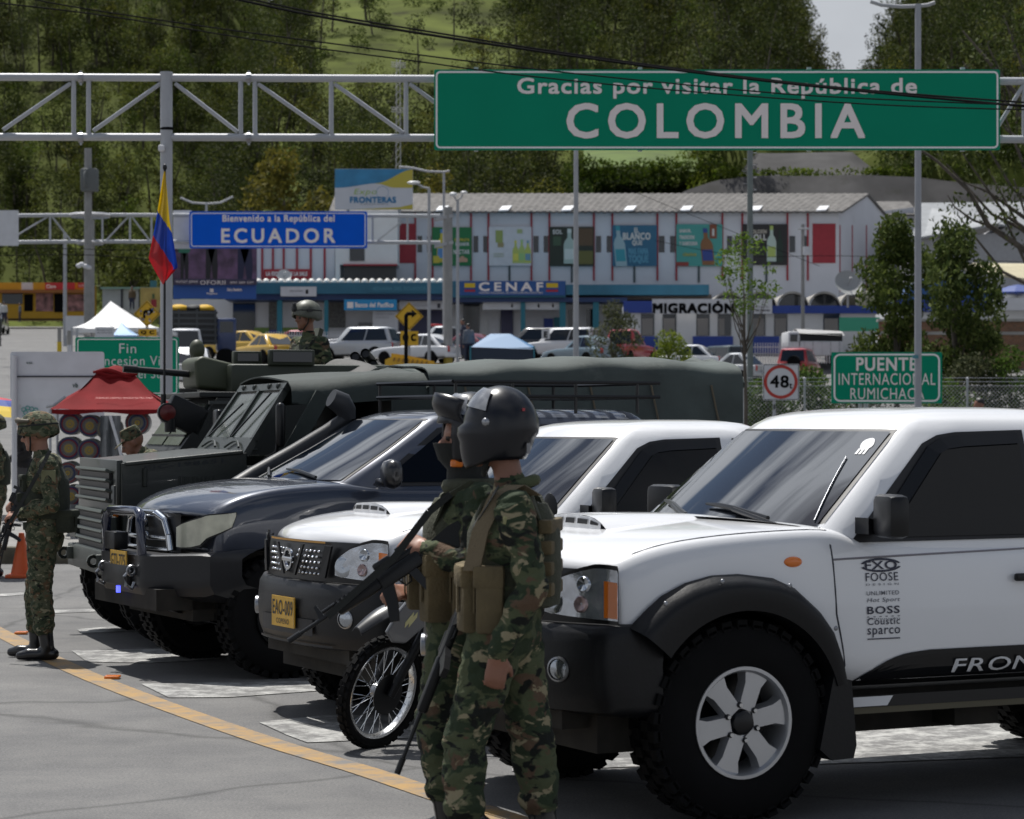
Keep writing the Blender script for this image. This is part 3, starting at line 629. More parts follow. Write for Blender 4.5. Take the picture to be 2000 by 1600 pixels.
    m = MB(); m.box((0, yc, .6), (1.1, 1.3, .45)); m.box((1.8, yc, .56), (2.8, 1.4, .2)); m.box((3.08, yc, .6), (1.1, 1.3, .45)); m.cyl((0, .1, .42), (0, 1.75, .42), .06, n=8); m.cyl((3.08, .1, .42), (3.08, 1.75, .42), .07, n=8); m.box((-.55, yc, .52), (.5, 1.3, .14)); m.box((1.75, .06, .48), (2.0, .12, .06)); m.build('chassis', m_dirt, root)
    for s_ in (1, -1):
        y = -.115 if s_ > 0 else 1.955
        m = MB(); m.box((.70, y, 1.335), (.13, .25, .195), 0, Rz0(R(-14 * s_)), .062); m.box((.69, y + .10 * s_, 1.28), (.09, .14, .05), 0, None, .02); m.build('mirror', mat('mirror_gloss', (.006, .007, .010), .3, coat=.3), root, 50)
    # snorkel up the far windscreen pillar
    m = MB(); P = [(.30, 1.74, 1.22), (.45, 1.765, 1.30), (.75, 1.74, 1.46), (1.0, 1.70, 1.61), (1.10, 1.68, 1.68), (1.15, 1.67, 1.72)]
    m.tube(P, [.06, .06, .058, .056, .054, .056], 14); m.tube([(1.15, 1.67, 1.70), (1.14, 1.67, 1.76), (1.10, 1.67, 1.82), (1.02, 1.67, 1.86)], [.062, .075, .085, .07], 14); m.build('snorkel', mat('snorkel_plastic', (.022, .024, .028), .5, bump=.05), root, 50)
    # roof rack
    rk = sub('roof_rack', root, (0, 0, 0)); m = MB()
    for y in (.28, 1.56):
        for z in (1.86, 1.96): m.tube([(1.34, y, z), (2.98, y, z)], .014, 6)
        for u in (1.36, 1.8, 2.3, 2.8): m.tube([(u, y, 1.74), (u, y, 1.96)], .012, 6)
    for u in (1.34, 2.98):
        for z in (1.86, 1.96): m.tube([(u, .28, z), (u, 1.56, z)], .014, 6)
    m.build('rail', m_satin, rk); m = MB()
    for k in range(9): u = 1.45 + .18 * k; m.box((u, .92, 1.855), (.05, 1.26, .02))
    m.build('slat', m_satin, rk)
    for u in (0, 3.08):
        wheel(root, u, 0, .40, .40, .28, .2, ('hx', 1), [m_satin, m_satin, m_steel], False, off=.4); wheel(root, u, 2 * yc, .40, .40, .28, .2, ('hx', 1), [m_satin, m_satin, m_steel], True)
    return root
make_blue()

# ---- green army truck with canvas cab and load cover
m_canvas = mat('canvas_green', (.030, .040, .037), .8, var=.18, vs=3, bump=.35, bs=9)
m_canvl = mat('canvas_faded', (.055, .070, .066), .8, var=.25, vs=2, bump=.4, bs=6, dirt=(.085, .10, .092), ds=2.5, dl=.58)
m_dusty = mat('dusty_glass', (.025, .034, .030), .18, var=.6, vs=6, coat=.2)
AX, AY, AT = 360, 18.7, 19
def make_army():
    root = thing('army_truck', 'dark green army truck with slatted grille, split windscreen and canvas load cover', 'army truck', (X(AX, AY), AY, 0), R(AT))
    hood = [(-.45, .62), (-.45, 1.376), (.32, 1.45), (.50, 1.45), (.50, .62)]
    m = MB(); m.prism([(u, .10, z) for u, z in hood], (0, 1.80, 0)); m.box((.02, 1.0, 1.413), (.9, 1.84, .03), 0, Matrix.Rotation(R(-5.5), 3, 'Y'), .008)
    o = m.build('bonnet', m_olive, root); bv = o.modifiers.new('b', 'BEVEL'); bv.width = .02; bv.segments = 2; evald(o)
    m = MB()
    for k in range(9):
        for j in range(2): m.box((-.015 + .031 * k, .098, 1.235 - .105 * j), (.018, .012, .075), 0, None, .005)
    m.build('vent', mat('army_dark', (.010, .014, .011), .5), root); m = MB(); m.box((-.28, .08, 1.27), (.03, .03, .14), 0, None, .008); m.build('bonnet_latch', MATS['army_dark'], root)
    m = MB(); m.text('EJC-198651', (-.28, .093, 1.315), (.995, 0, .09), (0, 0, 1), .60, .042, 0, .01); m.build('lettering', mat('stencil', (.008, .013, .018), .6), root)
    # grille
    m = MB(); m.box((-.47, 1.0, .93), (.05, 1.62, .56), 0, None, .012); m.box((-.455, 1.0, 1.21), (.05, 1.7, .38), 0, None, .012); gr = m.build('grille', m_olive, root, 30)
    m = MB()
    for k in range(3): m.box((-.492, 1.0, 1.10 + .075 * k + .03), (.03, 1.36, .05))
    for k in range(4): m.box((-.508, 1.0, .735 + .075 * k), (.03, 1.15, .045))
    m.build('grille_opening', m_seal, gr)
    m = MB()
    for k in range(4): m.box((-.515, 1.0, 1.09 + .075 * k), (.05, 1.4, .022), 0, Matrix.Rotation(R(25), 3, 'Y'), .004)
    for k in range(5): m.box((-.53, 1.0, .70 + .075 * k), (.05, 1.2, .026), 0, Matrix.Rotation(R(25), 3, 'Y'), .004)
    m.build('slat', mat('slat_green', (.05, .062, .055), .4), gr)
    m = MB(); m.box((-.50, 1.0, .62), (.12, 1.9, .18), 0, None, .015)
    for y in (.3, 1.7): m.box((-.58, y, .64), (.06, .07, .10), 0, None, .01); m.lathe([(.05, -.02), (.05, .02), (.025, .02), (.025, -.02)], (-.63, y, .64), (0, 1, 0), 12)
    m.build('bumper', mat('bumper_green', (.045, .052, .046), .5, var=.2, vs=5), root, 30)
    for y in (.22, 1.78):
        h = sub('headlight', root, (-.5, y, .87)); m = MB(); m.box((-.02, 0, 0), (.06, .30, .22), 0, None, .01); m.build('housing', m_olive, h); m = MB(); m.lathe([(.075, 0), (.05, .015), (0, .02)], (-.055, 0, 0), (-1, 0, 0), 18); m.build('lens', m_lampd, h, 50)
    m = MB(); m.box((-.235, .09, 1.03), (.18, .02, .075), 0, None, .006); h = m.build('side_indicator', m_steel, root); m = MB(); m.box((-.235, .078, 1.03), (.13, .012, .045), 0, None, .004); m.build('lens', m_orange, h)
    m = MB(); m.ell((-.50, .16, 1.00), (.045, .05, .035), 0, 12, 8); m.build('front_indicator', m_orange, root, 60)
    # fenders, cab lower, doors
    m = MB(); P = [(-.45, .62), (-.36, .80), (-.15, .93), (.2, .95), (.42, .80), (.52, .60), (.52, 1.05), (-.45, 1.05)]
    m.prism([(u, .02, z) for u, z in P], (0, 1.96, 0)); m.box((1.28, 1.0, .85), (1.55, 1.94, .95), 0, None, .02); m.box((2.0, 1.0, 1.2), (.08, 1.9, 1.5)); m.build('cab', m_olive, root, 30)
    m = MB(); W = [((.50, .12, 1.43), (.50, 1.88, 1.43), (.86, 1.80, 1.97), (.86, .20, 1.97))]
    A, B, D_, E_ = [V(p) for p in W[0]]; wp = lambda s, t: (A.lerp(B, s)).lerp(E_.lerp(D_, s), t); nn = V((-.83, 0, .55)).normalized()
    def strip(s0, s1, t0, t1, th=.05): q = [wp(s0, t0), wp(s1, t0), wp(s1, t1), wp(s0, t1)]; m.prism([p - nn * .02 for p in q], nn * th)
    strip(0, 1, 0, .22); strip(0, 1, .90, 1.0); strip(0, .04, .2, .92); strip(.96, 1, .2, .92); strip(.48, .52, .2, .92)
    for s in (.12, .3, .62, .85): m.ell(wp(s, .95) + nn * .03, (.025, .025, .025), 0, 8, 6)
    for s0 in (.1, .58): m.tube([wp(s0 + .28 * t, .06 + .09 * math.sin(PI * t)) + nn * .05 for t in [i / 10 for i in range(11)]], .010, 6)
    fr = m.build('windshield_frame', m_olive, root, 30)
    for s0, s1 in ((.04, .48), (.52, .96)):
        m = MB(); m.prism([wp(s0, .22), wp(s1, .22), wp(s1, .90), wp(s0, .90)], nn * .012); m.build('windshield', m_dusty, root)
    m = MB(); m.tube([wp(.40, .22) + nn * .04, wp(.16, .85) + nn * .04], .008, 6); m.build('wiper', m_wiper, root); m = MB(); m.tube([wp(.90, .22) + nn * .04, wp(.62, .7) + nn * .04], .008, 6); m.build('wiper', m_wiper, root)
    # canvas cab roof with side valance
    m = MB()
    def cv(s, t):
        u = lerp(.84, 2.02, s); a = lerp(-1, 1, t); zt = lerp(1.985, 2.06, s) + .01 * math.sin(7 * s + 3 * a); y = 1.0 + a * .95; q = abs(a)
        z = zt + .06 * (1 - q ** 2) if q < .86 else lerp(zt + .015, zt - .15 - .05 * s, (q - .86) / .14)
        if q > .86: y = 1.0 + math.copysign(lerp(.82, .93, min(1, (q - .86) / .05)) + .012 * math.sin(9 * s) * (q - .86) / .14, a)
        return V((u, y, z))
    m.sheet(cv, 20, 40, (0, 0, -.012)); m.build('cab_canvas', m_canvas, root, 50)
    for y in (.05, 1.95):
        m = MB(); m.box((1.80, y, 1.58), (.36, .03, .62)); m.box((.94, y, 1.66), (.12, .03, .55), 0, Matrix.Rotation(R(30), 3, 'Y')); m.box((1.3, y, 1.36), (.80, .03, .10)); m.build('door_frame', m_canvas, root)
    m = MB(); m.box((1.5, 1.35, 1.55), (.16, .5, .62), 0, None, .05); m.box((1.5, .55, 1.45), (.16, .5, .5), 0, None, .05); m.build('seat', m_strap, root, 40)
    m = MB(); m.lathe([(.20, -.012), (.215, 0), (.20, .012), (.187, 0), (.20, -.012)], (1.02, .60, 1.52), (-.6, 0, .8), 28); m.tube([(1.02, .60, 1.52), (.8, .6, 1.35)], .02); m.build('steering_wheel', mat('wheel_tan', (.10, .10, .07), .5), root, 60)
    m = MB(); m.box((.72, -.06, 1.66), (.07, .20, .34), 0, Matrix.Rotation(R(-15), 3, 'Z'), .04); m.tube([(.60, .1, 1.38), (.70, -.02, 1.46), (.73, -.03, 1.80)], .014, 8); m.build('mirror', m_satin, root, 50)
    m = MB(); m.box((.70, 2.06, 1.66), (.05, .17, .26), 0, None, .02); m.tube([(.60, 1.9, 1.42), (.72, 2.04, 1.55)], .014, 8); h = m.build('mirror', m_satin, root, 50); m = MB(); m.box((.725, 2.06, 1.66), (.006, .14, .22)); m.build('mirror_glass', m_chrome, h)
    # load cover on hoops
    m = MB()
    def lc(s, t):
        u = lerp(1.92, 4.56, s); a = lerp(-1, 1, t); q = abs(a); sag = .012 * math.sin(s * 4 * 2 * PI + 1) * (1 - q)
        zt = 2.10 + .10 * math.sin(min(1, s * 1.2) * PI * .5) - .05 * max(0, s - .6) / .4; ro = .09
        pts = [(0, 0), (.55, -.012), (.80, -.035), (.90, -.06), (.95, -.10), (.965, -.16), (.97, -.75), (.97, -1.2)]
        i = [0, .3, .45, .52, .58, .64, .84, 1]; y = interp(i, [p[0] for p in pts], q); dz = interp(i, [p[1] for p in pts], q)
        return V((u, 1.0 + math.copysign(y, a) * (1 + .008 * math.sin(11 * s + 5 * q)), zt + .035 + dz + sag * 1. + .006 * math.sin(23 * s + 9 * a)))
    m.sheet(lc, 48, 56, (0, 0, -.012)); m.build('load_cover', m_canvl, root, 60)
    for k in range(5):
        m = MB(); u = 2.2 + .52 * k; m.tube([(u, .022, 1.98), (u + .06, .016, 1.7), (u + .02, .012, 1.36)], .009, 5); m.build('tie_rope', mat('rope_tan', (.12, .10, .07), .9), root, 60)
    m = MB(); m.tube([(4.54, 1.0 + .93 * math.sin(t), 1.96 + .20 * math.cos(t)) for t in [lerp(-1.5, 1.5, i / 14) for i in range(15)]], [.06 + .02 * math.sin(3 * i) for i in range(15)], 8); m.tube([(1.93, 1.0 + .95 * math.sin(t), 1.93 + .17 * math.cos(t)) for t in [lerp(-1.5, 1.5, i / 14) for i in range(15)]], [.03 + .012 * math.sin(5 * i) for i in range(15)], 8); m.build('cover_hem', m_canvl, root, 60)
    m = MB(); m.box((3.25, 1.0, .86), (2.6, 1.96, .12)); m.box((3.25, .04, 1.05), (2.6, .05, .5)); m.box((3.25, 1.96, 1.05), (2.6, .05, .5)); m.build('load_bed', m_olive, root)
    m = MB(); m.box((1.8, 1.0, .62), (4.4, 1.2, .3)); m.cyl((0, .1, .47), (0, 1.9, .47), .09, n=8); m.cyl((3.3, .1, .47), (3.3, 1.9, .47), .09, n=8); m.build('chassis', m_dirt, root)
    for u in (.02, 3.3):
        wheel(root, u, .05, .47, .47, .30, .235, ('ar', 1), [m_olive, m_seal, m_steel], False, lugs=26, lug=.03); wheel(root, u, 1.95, .47, .47, .30, .235, ('ar', 1), [m_olive, m_seal, m_steel], True, lugs=26, lug=.03)
    return root
make_army()

# ---- armoured car beyond the army truck
def make_apc():
    root = thing('armoured_car', 'dark green armoured car with a sloped nose and shielded roof turret', 'armoured car', (X(AX, AY), AY, 0), R(AT)); o_ = 3.2
    P = [(.64, .75), (.60, 1.43), (.95, 1.90), (4.6, 1.95), (4.9, 1.2), (4.7, .6), (.9, .5)]
    m = MB(); m.prism([(u, o_, z) for u, z in P], (0, 1.7, 0)); m.box((1.15, o_ + .85, 1.93), (.7, 1.6, .05), 0, None, .01)
    for u, z in ((.79, 1.70), (.69, 1.57)): m.box((u, o_ + .85, z), (.03, 1.5, .02))
    m.build('hull', mat('armour_black', (.012, .014, .014), .55, var=.2, vs=3), root)
    m = MB()
    for k in range(6): m.box((1.08, o_ - .006, 1.45 + .07 * k), (.45 - .02 * k, .02, .012))
    m.box((1.12, o_ - .01, 1.86), (.5, .02, .03)); m.build('louvre', mat('louvre_edge', (.045, .05, .05), .4), root)
    m = MB(); q = [V((.645, o_ + .1, 1.47)), V((.645, o_ + .8, 1.47)), V((.90, o_ + .8, 1.84)), V((.90, o_ + .1, 1.84))]; m.prism(q, (-.02, 0, .016)); m.build('windshield', m_dusty, root); m = MB(); q = [p + V((0, .78, 0)) for p in q]; m.prism(q, (-.02, 0, .016)); m.build('windshield', m_dusty, root)
    # turret: gun shield, ring box, hatch
    m = MB(); y0 = o_ + .55
    sh_ = [(.88, 2.00), (.86, 2.24), (.93, 2.285), (1.46, 2.16), (1.48, 1.97), (1.3, 1.96)]
    m.prism([(u, y0, z) for u, z in sh_], (0, .62, 0)); o = m.build('gun_shield', m_olive2, root, 30); b = o.modifiers.new('b', 'BEVEL'); b.width = .03; b.segments = 3; evald(o); o.data.shade_smooth(); o.data.set_sharp_from_angle(angle=R(30))
    m = MB(); m.box((1.9, o_ + 1.1, 2.08), (1.5, 1.5, .26), 0, None, .03); m.box((1.35, o_ + .6, 2.27), (.26, .1, .12), 0, None, .01); m.box((1.70, o_ + .35, 2.27), (.42, .08, .14), 0, None, .01); m.build('turret', mat('turret_dark', (.026, .033, .02), .5), root, 30)
    m = MB(); m.box((1.70, o_ + .30, 2.275), (.36, .02, .09)); m.box((1.35, o_ + .54, 2.275), (.20, .02, .07)); m.build('vision_block', m_glassd, root)
    m = MB(); m.cyl((.30, y0 + .3, 2.17), (.95, y0 + .3, 2.12), .028, .034, 12); m.cyl((.27, y0 + .3, 2.173), (.40, y0 + .3, 2.163), .036, .036, 12); m.build('gun_barrel', m_gunmetal, root, 40)
    m = MB(); m.ell((1.05, y0 + .8, 2.36), (.075, .075, .10), 0, 14, 10); m.box((1.05, y0 + .8, 2.24), (.1, .1, .16)); m.build('spotlight', m_olive2, root, 50)
    for k, (du, dz) in enumerate(((0, 0), (.10, .03), (.06, -.10), (.17, -.07))):
        m = MB(); a = V((2.50 + du, o_ + .9, 2.24 + dz)); m.cyl(a, a + V((-.10, -.16, .06)), .045, n=14, cap=False); m.cyl(a + V((-.09, -.145, .052)), a + V((-.02, -.03, .01)), .036, n=12, mi=1); m.build('smoke_launcher', [m_gunmetal, m_seal], root, 40)
    m = MB()
    def tp(s, t): return V((lerp(1.95, 2.65, s) + .03 * math.sin(5 * t), lerp(o_ + .1, o_ + .7, t), 2.08 + .16 * math.sin(s * PI) ** .6 + .035 * math.sin(9 * s + 4 * t) - .14 * (1 - t) ** 2))
    m.sheet(tp, 18, 10, (0, 0, -.02)); m.build('tarpaulin', mat('tarp_gray', (.085, .085, .082), .75, var=.2, vs=6, bump=.3, bs=12), root, 50)
    m = MB(); m.prism([(2.1, o_ + 1.25, 2.2), (2.14, o_ + 1.25, 2.2), (2.24, o_ + 1.25, 2.56), (2.20, o_ + 1.25, 2.58)], (0, .5, 0)); m.build('hatch_lid', m_olive2, root)
    m = MB(); m.cyl((.53, o_ + .0, 1.60), (.53, o_, 1.72), .05, n=14); m.lathe([(.0, .02), (.085, .02), (.085, -.03)], (.50, o_ - .02, 1.77), (0, -1, 0), 20); m.box((.68, o_ + .08, 1.74), (.36, .16, .26), 0, Matrix.Rotation(R(25), 3, 'Y'), .02); h = m.build('lamp_bracket', m_black, root, 40)
    m = MB(); m.lathe([(.07, 0), (.04, .014), (0, .018)], (.50, o_ - .045, 1.77), (0, -1, 0), 18); m.build('tail_lens', mat('dark_red_lens', (.10, .008, .008), .35), h, 60)
    for u in (1.0, 3.7):
        wheel(root, u, o_ + .02, .5, .5, .32, .24, ('apc', 1), [m_olive, m_seal, m_steel], False, lugs=26, lug=.03); wheel(root, u, o_ + 2.18, .5, .5, .32, .24, ('apc', 1), [m_olive, m_seal, m_steel], True, lugs=26, lug=.03)
    m = MB(); m.box((2.4, o_ + 1.1, .6), (4.2, 1.4, .3)); m.build('chassis', m_dirt, root)
    return root
make_apc()
# ---------------------------------------------------------------- people
m_eye = mat('eye_dark', (.015, .010, .008), .3)
m_hair = mat('hair_black', (.008, .007, .006), .5)
def hand_caps(w, d, pn, side, curl, k=1., grip=False):
    """capsules of a hand: wrist w, direction d, palm normal pn (palm faces pn), side +1 when thumb lies along d x pn"""
    d = V(d).normalized(); pn = V(pn); pn = (pn - d * pn.dot(d)).normalized(); ac = d.cross(pn) * side; w = V(w); out = []
    for i, (o, L) in enumerate(((.030, .072), (.011, .080), (-.010, .075), (-.030, .058))):
        b = w + d * .022 * k + ac * o * .7 * k; kn = w + d * .092 * k + ac * o * k
        out.append((b, .014 * k, kn, .0125 * k))
        p = kn; q = d; seg = (.45, .32, .23); ang = curl * (1 + .08 * i)
        for s_, f in enumerate(seg):
            a = ang * (1 if s_ else .8); q = (q * math.cos(a) + pn * math.sin(a)).normalized() if True else q
            ax = pn; pn2 = pn; e = p + q * L * f * k * 1.05; out.append((p, (.0105 - .001 * s_) * k, e, (.0098 - .001 * s_) * k)); p = e
            # rotate the frame for the next joint
            dd = d * math.cos(a * (s_ + 1)) + pn * math.sin(a * (s_ + 1)); q = (d * math.cos(ang * (s_ + 1.6)) + pn * math.sin(ang * (s_ + 1.6))).normalized()
    t0 = w + d * .028 * k + ac * .026 * k; t1 = t0 + (d * .6 + ac * .55 + pn * .45).normalized() * .042 * k; t2 = t1 + (d * .75 + pn * (.3 + .5 * curl) + ac * .1).normalized() * .034 * k
    out += [(t0, .016 * k, t1, .0125 * k), (t1, .012 * k, t2, .010 * k)]
    return out
def Rz(a): return Matrix.Rotation(a, 3, 'Z')
def person(name, label, cat, loc, yaw, P=None, cloth=None, skin=None, boot=None, vox=.011, group=None, legs=None, top=None):
    """a standing figure; local x forward, y to the figure's left"""
    J = dict(pel=(0, 0, .93), chest=(.0, 0, 1.27), neck=(.005, 0, 1.455), head=(.035, 0, 1.60), shL=(-.01, .18, 1.385), shR=(-.01, -.18, 1.385),
             elL=(-.04, .25, 1.10), elR=(-.04, -.25, 1.10), wrL=(.04, .24, .84), wrR=(.04, -.24, .84), hipL=(0, .09, .90), hipR=(0, -.09, .90),
             knL=(.03, .11, .49), knR=(.03, -.11, .49), anL=(-.01, .12, .10), anR=(-.01, -.12, .10), ftL=(1, .15, 0), ftR=(1, -.15, 0),
             hyaw=0., hpitch=0., hdL=None, hdR=None, pnL=(0, -1, 0), pnR=(0, 1, 0), cuL=.45, cuR=.45)
    J.update(P or {})
    J = {k: (V(v) if isinstance(v, tuple) else v) for k, v in J.items()}
    cs = []                                                                # (p0, r0, p1, r1, material)
    def cap(a, ra, b, rb, mi=0): cs.append((V(a), ra, V(b), rb, mi))
    pe, ch, ne, hd = J['pel'], J['chest'], J['neck'], J['head']; y = V((0, 1, 0)); ys = (J['shL'] - J['shR']).normalized()
    cap(pe - y * .075, .125, pe + y * .075, .125); cap(pe - y * .06 + V((0, 0, -.07)), .12, pe + y * .06 + V((0, 0, -.07)), .12)
    mid = pe.lerp(ch, .45); cap(mid - y * .07, .118, mid + y * .07, .118); cap(pe, .13, mid, .125); cap(mid, .125, ch, .13)
    cap(ch - ys * .085, .128, ch + ys * .085, .128); up = ch.lerp(ne, .5); cap(up - ys * .11, .088, up + ys * .11, .088); cap(ch, .12, ne - V((0, 0, .03)), .07)
    cap(J['shL'], .070, J['shR'], .070); cap(ne - V((0, 0, .045)), .068, ne - V((0, 0, .005)), .066)
    cap(ne - V((0, 0, .02)), .054, hd - V((.02, 0, .045)), .052, 1)
    H = Matrix.Rotation(J['hyaw'], 3, 'Z') @ Matrix.Rotation(J['hpitch'], 3, 'Y')
    hp = lambda *c: hd + H @ V(c)
    cap(hp(-.022, 0, .035), .082, hp(.012, 0, .040), .080, 1); cap(hp(.02, 0, .0), .066, hp(.035, 0, -.055), .050, 1); cap(hp(.045, 0, -.06), .040, hp(.068, 0, -.085), .024, 1)
    cap(hp(.085, 0, .012), .012, hp(.112, 0, -.022), .0145, 1); cap(hp(.098, .012, -.028), .009, hp(.098, -.012, -.028), .009, 1)
    cap(hp(.072, .045, .028), .015, hp(.082, .012, .026), .015, 1); cap(hp(.072, -.045, .028), .015, hp(.082, -.012, .026), .015, 1)
    cap(hp(.082, .018, -.053), .010, hp(.082, -.018, -.053), .010, 1); cap(hp(.078, .016, -.066), .010, hp(.078, -.016, -.066), .010, 1)
    for s in (1, -1):
        cap(hp(.052, .043 * s, -.01), .028, hp(.045, .043 * s, -.045), .026, 1)
        cap(hp(-.005, .078 * s, .015), .017, hp(-.008, .076 * s, -.022), .012, 1); cap(hp(.079, .031 * s, .008), .0085, hp(.080, .027 * s, .008), .0085, 3)
    for s, q in ((1, 'L'), (-1, 'R')):
        sh, el, wr = J['sh' + q], J['el' + q], J['wr' + q]
        cap(sh, .072, sh.lerp(el, .5), .060); cap(sh.lerp(el, .5), .060, el, .052); cap(el, .054, el.lerp(wr, .35), .053); cap(el.lerp(wr, .35), .053, wr, .041)
        d = V(J['hd' + q]) if J['hd' + q] is not None else (wr - el).normalized(); d = d.normalized()
        cap(wr - d * .02, .026, wr + d * .03, .026, 1)
        for a, ra, b, rb in hand_caps(wr + d * .012, d, J['pn' + q], s, J['cu' + q]): cap(a, ra, b, rb, 1)
        hi, kn, an, ft = J['hip' + q], J['kn' + q], J['an' + q], J['ft' + q]
        cap(hi, .112, hi.lerp(kn, .5), .094); cap(hi.lerp(kn, .5), .094, kn, .078); cap(kn, .080, kn.lerp(an, .3), .080); lo = kn.lerp(an, .56); cap(kn.lerp(an, .3), .080, lo, .070); cap(lo, .066, lo + V((0, 0, -.035)), .074)
        f = V((ft.x, ft.y, 0)).normalized(); bt = 2
        cap(lo - V((0, 0, .02)), .056, an, .050, bt); cap(an, .048, an + f * .02 - V((0, 0, .045)), .044, bt); hl = an - f * .045; cap(V((hl.x, hl.y, an.z - .055)), .040, V((an + f * .13)) * 1 + V((0, 0, -.055)), .044, bt); cap(V((an + f * .13)) + V((0, 0, -.058)), .042, V((an + f * .19)) + V((0, 0, -.065)), .032, bt)
    m = MB()
    for a, ra, b, rb, mi in cs:
        if (b - a).length > 1e-4: m.cyl(a, b, ra, rb, 14)
        m.ell(a, (ra,) * 3, 0, 14, 8); m.ell(b, (rb,) * 3, 0, 14, 8)
    root = thing(name, label, cat, loc, yaw, group)
    o = m.build('body', [cloth or m_camo, skin or m_skin, boot or m_boot, m_eye, top or m_camo, legs or m_camo], root)
    r = o.modifiers.new('r', 'REMESH'); r.mode = 'VOXEL'; r.voxel_size = vox
    r = o.modifiers.new('s', 'SMOOTH'); r.factor = .5; r.iterations = 3
    evald(o); me = o.data; n = len(me.vertices); co = np.empty(n * 3); me.vertices.foreach_get('co', co); co = co.reshape(-1, 3)
    best = np.full(n, 9.); bi = np.zeros(n, int)
    for a, ra, b, rb, mi in cs:
        a, b = np.array(a), np.array(b); ab = b - a; L = max(1e-9, ab @ ab); t = np.clip(((co - a) @ ab) / L, 0, 1)
        d = np.linalg.norm(co - a - t[:, None] * ab, axis=1) - (ra + (rb - ra) * t) - (.004 if mi == 3 else 0); k = d < best; best[k] = d[k]; bi[k] = mi
    nv = np.empty(n * 3); me.vertices.foreach_get('normal', nv); nv = nv.reshape(-1, 3); disp = np.zeros(n)
    for i in np.nonzero(bi == 0)[0]:
        p = co[i]; disp[i] = .010 * noise.noise(V((p[0] * 11, p[1] * 11, p[2] * 17))) + .008 * (.5 - abs(noise.noise(V((p[0] * 9 + 3, p[1] * 9, p[2] * 30 + 8 * p[0]))))) * 1.3
    co = co + nv * disp[:, None]; me.vertices.foreach_set('co', co.ravel())
    pi = np.array([np.bincount(bi[list(p.vertices)]).argmax() for p in me.polygons]); cz = np.array([co[p.vertices[0]][2] for p in me.polygons])
    if legs: pi[(pi == 0) & (cz < J['pel'].z - .03)] = 5
    me.polygons.foreach_set('material_index', pi); me.shade_smooth(); me.update()
    root['hp'] = 0; del root['hp']
    return root, hp, J
def ring_part(name, parent, rings, mt, bottom=True, th=None):
    """a closed band of elliptical rings (z, cx, rx, ry)"""
    m = MB(); n = 28; vs = []
    for z, cx, rx, ry in rings:
        for i in range(n): a = 2 * PI * i / n; vs.append((cx + rx * math.copysign(abs(math.cos(a)) ** .8, math.cos(a)), ry * math.copysign(abs(math.sin(a)) ** .8, math.sin(a)), z))
    fs = [(k * n + i, k * n + (i + 1) % n, (k + 1) * n + (i + 1) % n, (k + 1) * n + i) for k in range(len(rings) - 1) for i in range(n)]
    fs += [tuple(range(n))[::-1], tuple(range((len(rings) - 1) * n, len(rings) * n))]; m.add(vs, fs); return m.build(name, mt, parent, 50)
def vest(root, mt, z0=1.0, z1=1.39, rx=.168, ry=.205, cx=-.005, straps=True, back=True):
    v = ring_part('vest', root, [(z0 - .01, cx, rx - .025, ry - .03), (z0, cx, rx, ry), (z0 + .12, cx, rx + .006, ry), (z0 + .26, cx, rx + .002, ry - .012), (z1 - .05, cx, rx - .018, ry - .05), (z1, cx, rx - .045, ry - .09)], mt)
    if straps:
        for s in (1, -1):
            m = MB(); P = [(cx + rx - .03, .09 * s, z1 - .12), (cx + .095, .10 * s, z1 - .01), (cx, .105 * s, z1 + .05), (cx - .085, .10 * s, z1 + .0), (cx - rx + .03, .09 * s, z1 - .12)]
            for k in range(4): a, b = V(P[k]), V(P[k + 1]); m.prism([a - V((0, .035, 0)), a + V((0, .035, 0)), b + V((0, .035, 0)), b - V((0, .035, 0))], (0, 0, .022))
            m.build('shoulder_strap', mt, root)
    return v
def pouch(root, c, d, mt, rz=0.):
    m = MB(); Mx = Rz(rz); m.box(c, d, 0, Mx, .014); m.box(V(c) + Mx @ V((.004, 0, d[2] * .34)), (d[0] + .012, d[1] + .008, d[2] * .34), 0, Mx, .012); m.box(V(c) + Mx @ V((d[0] / 2 + .008, 0, d[2] * .05)), (.006, .022, d[2] * .5), 0, Mx); return m.build('pouch', mt, root, 40)
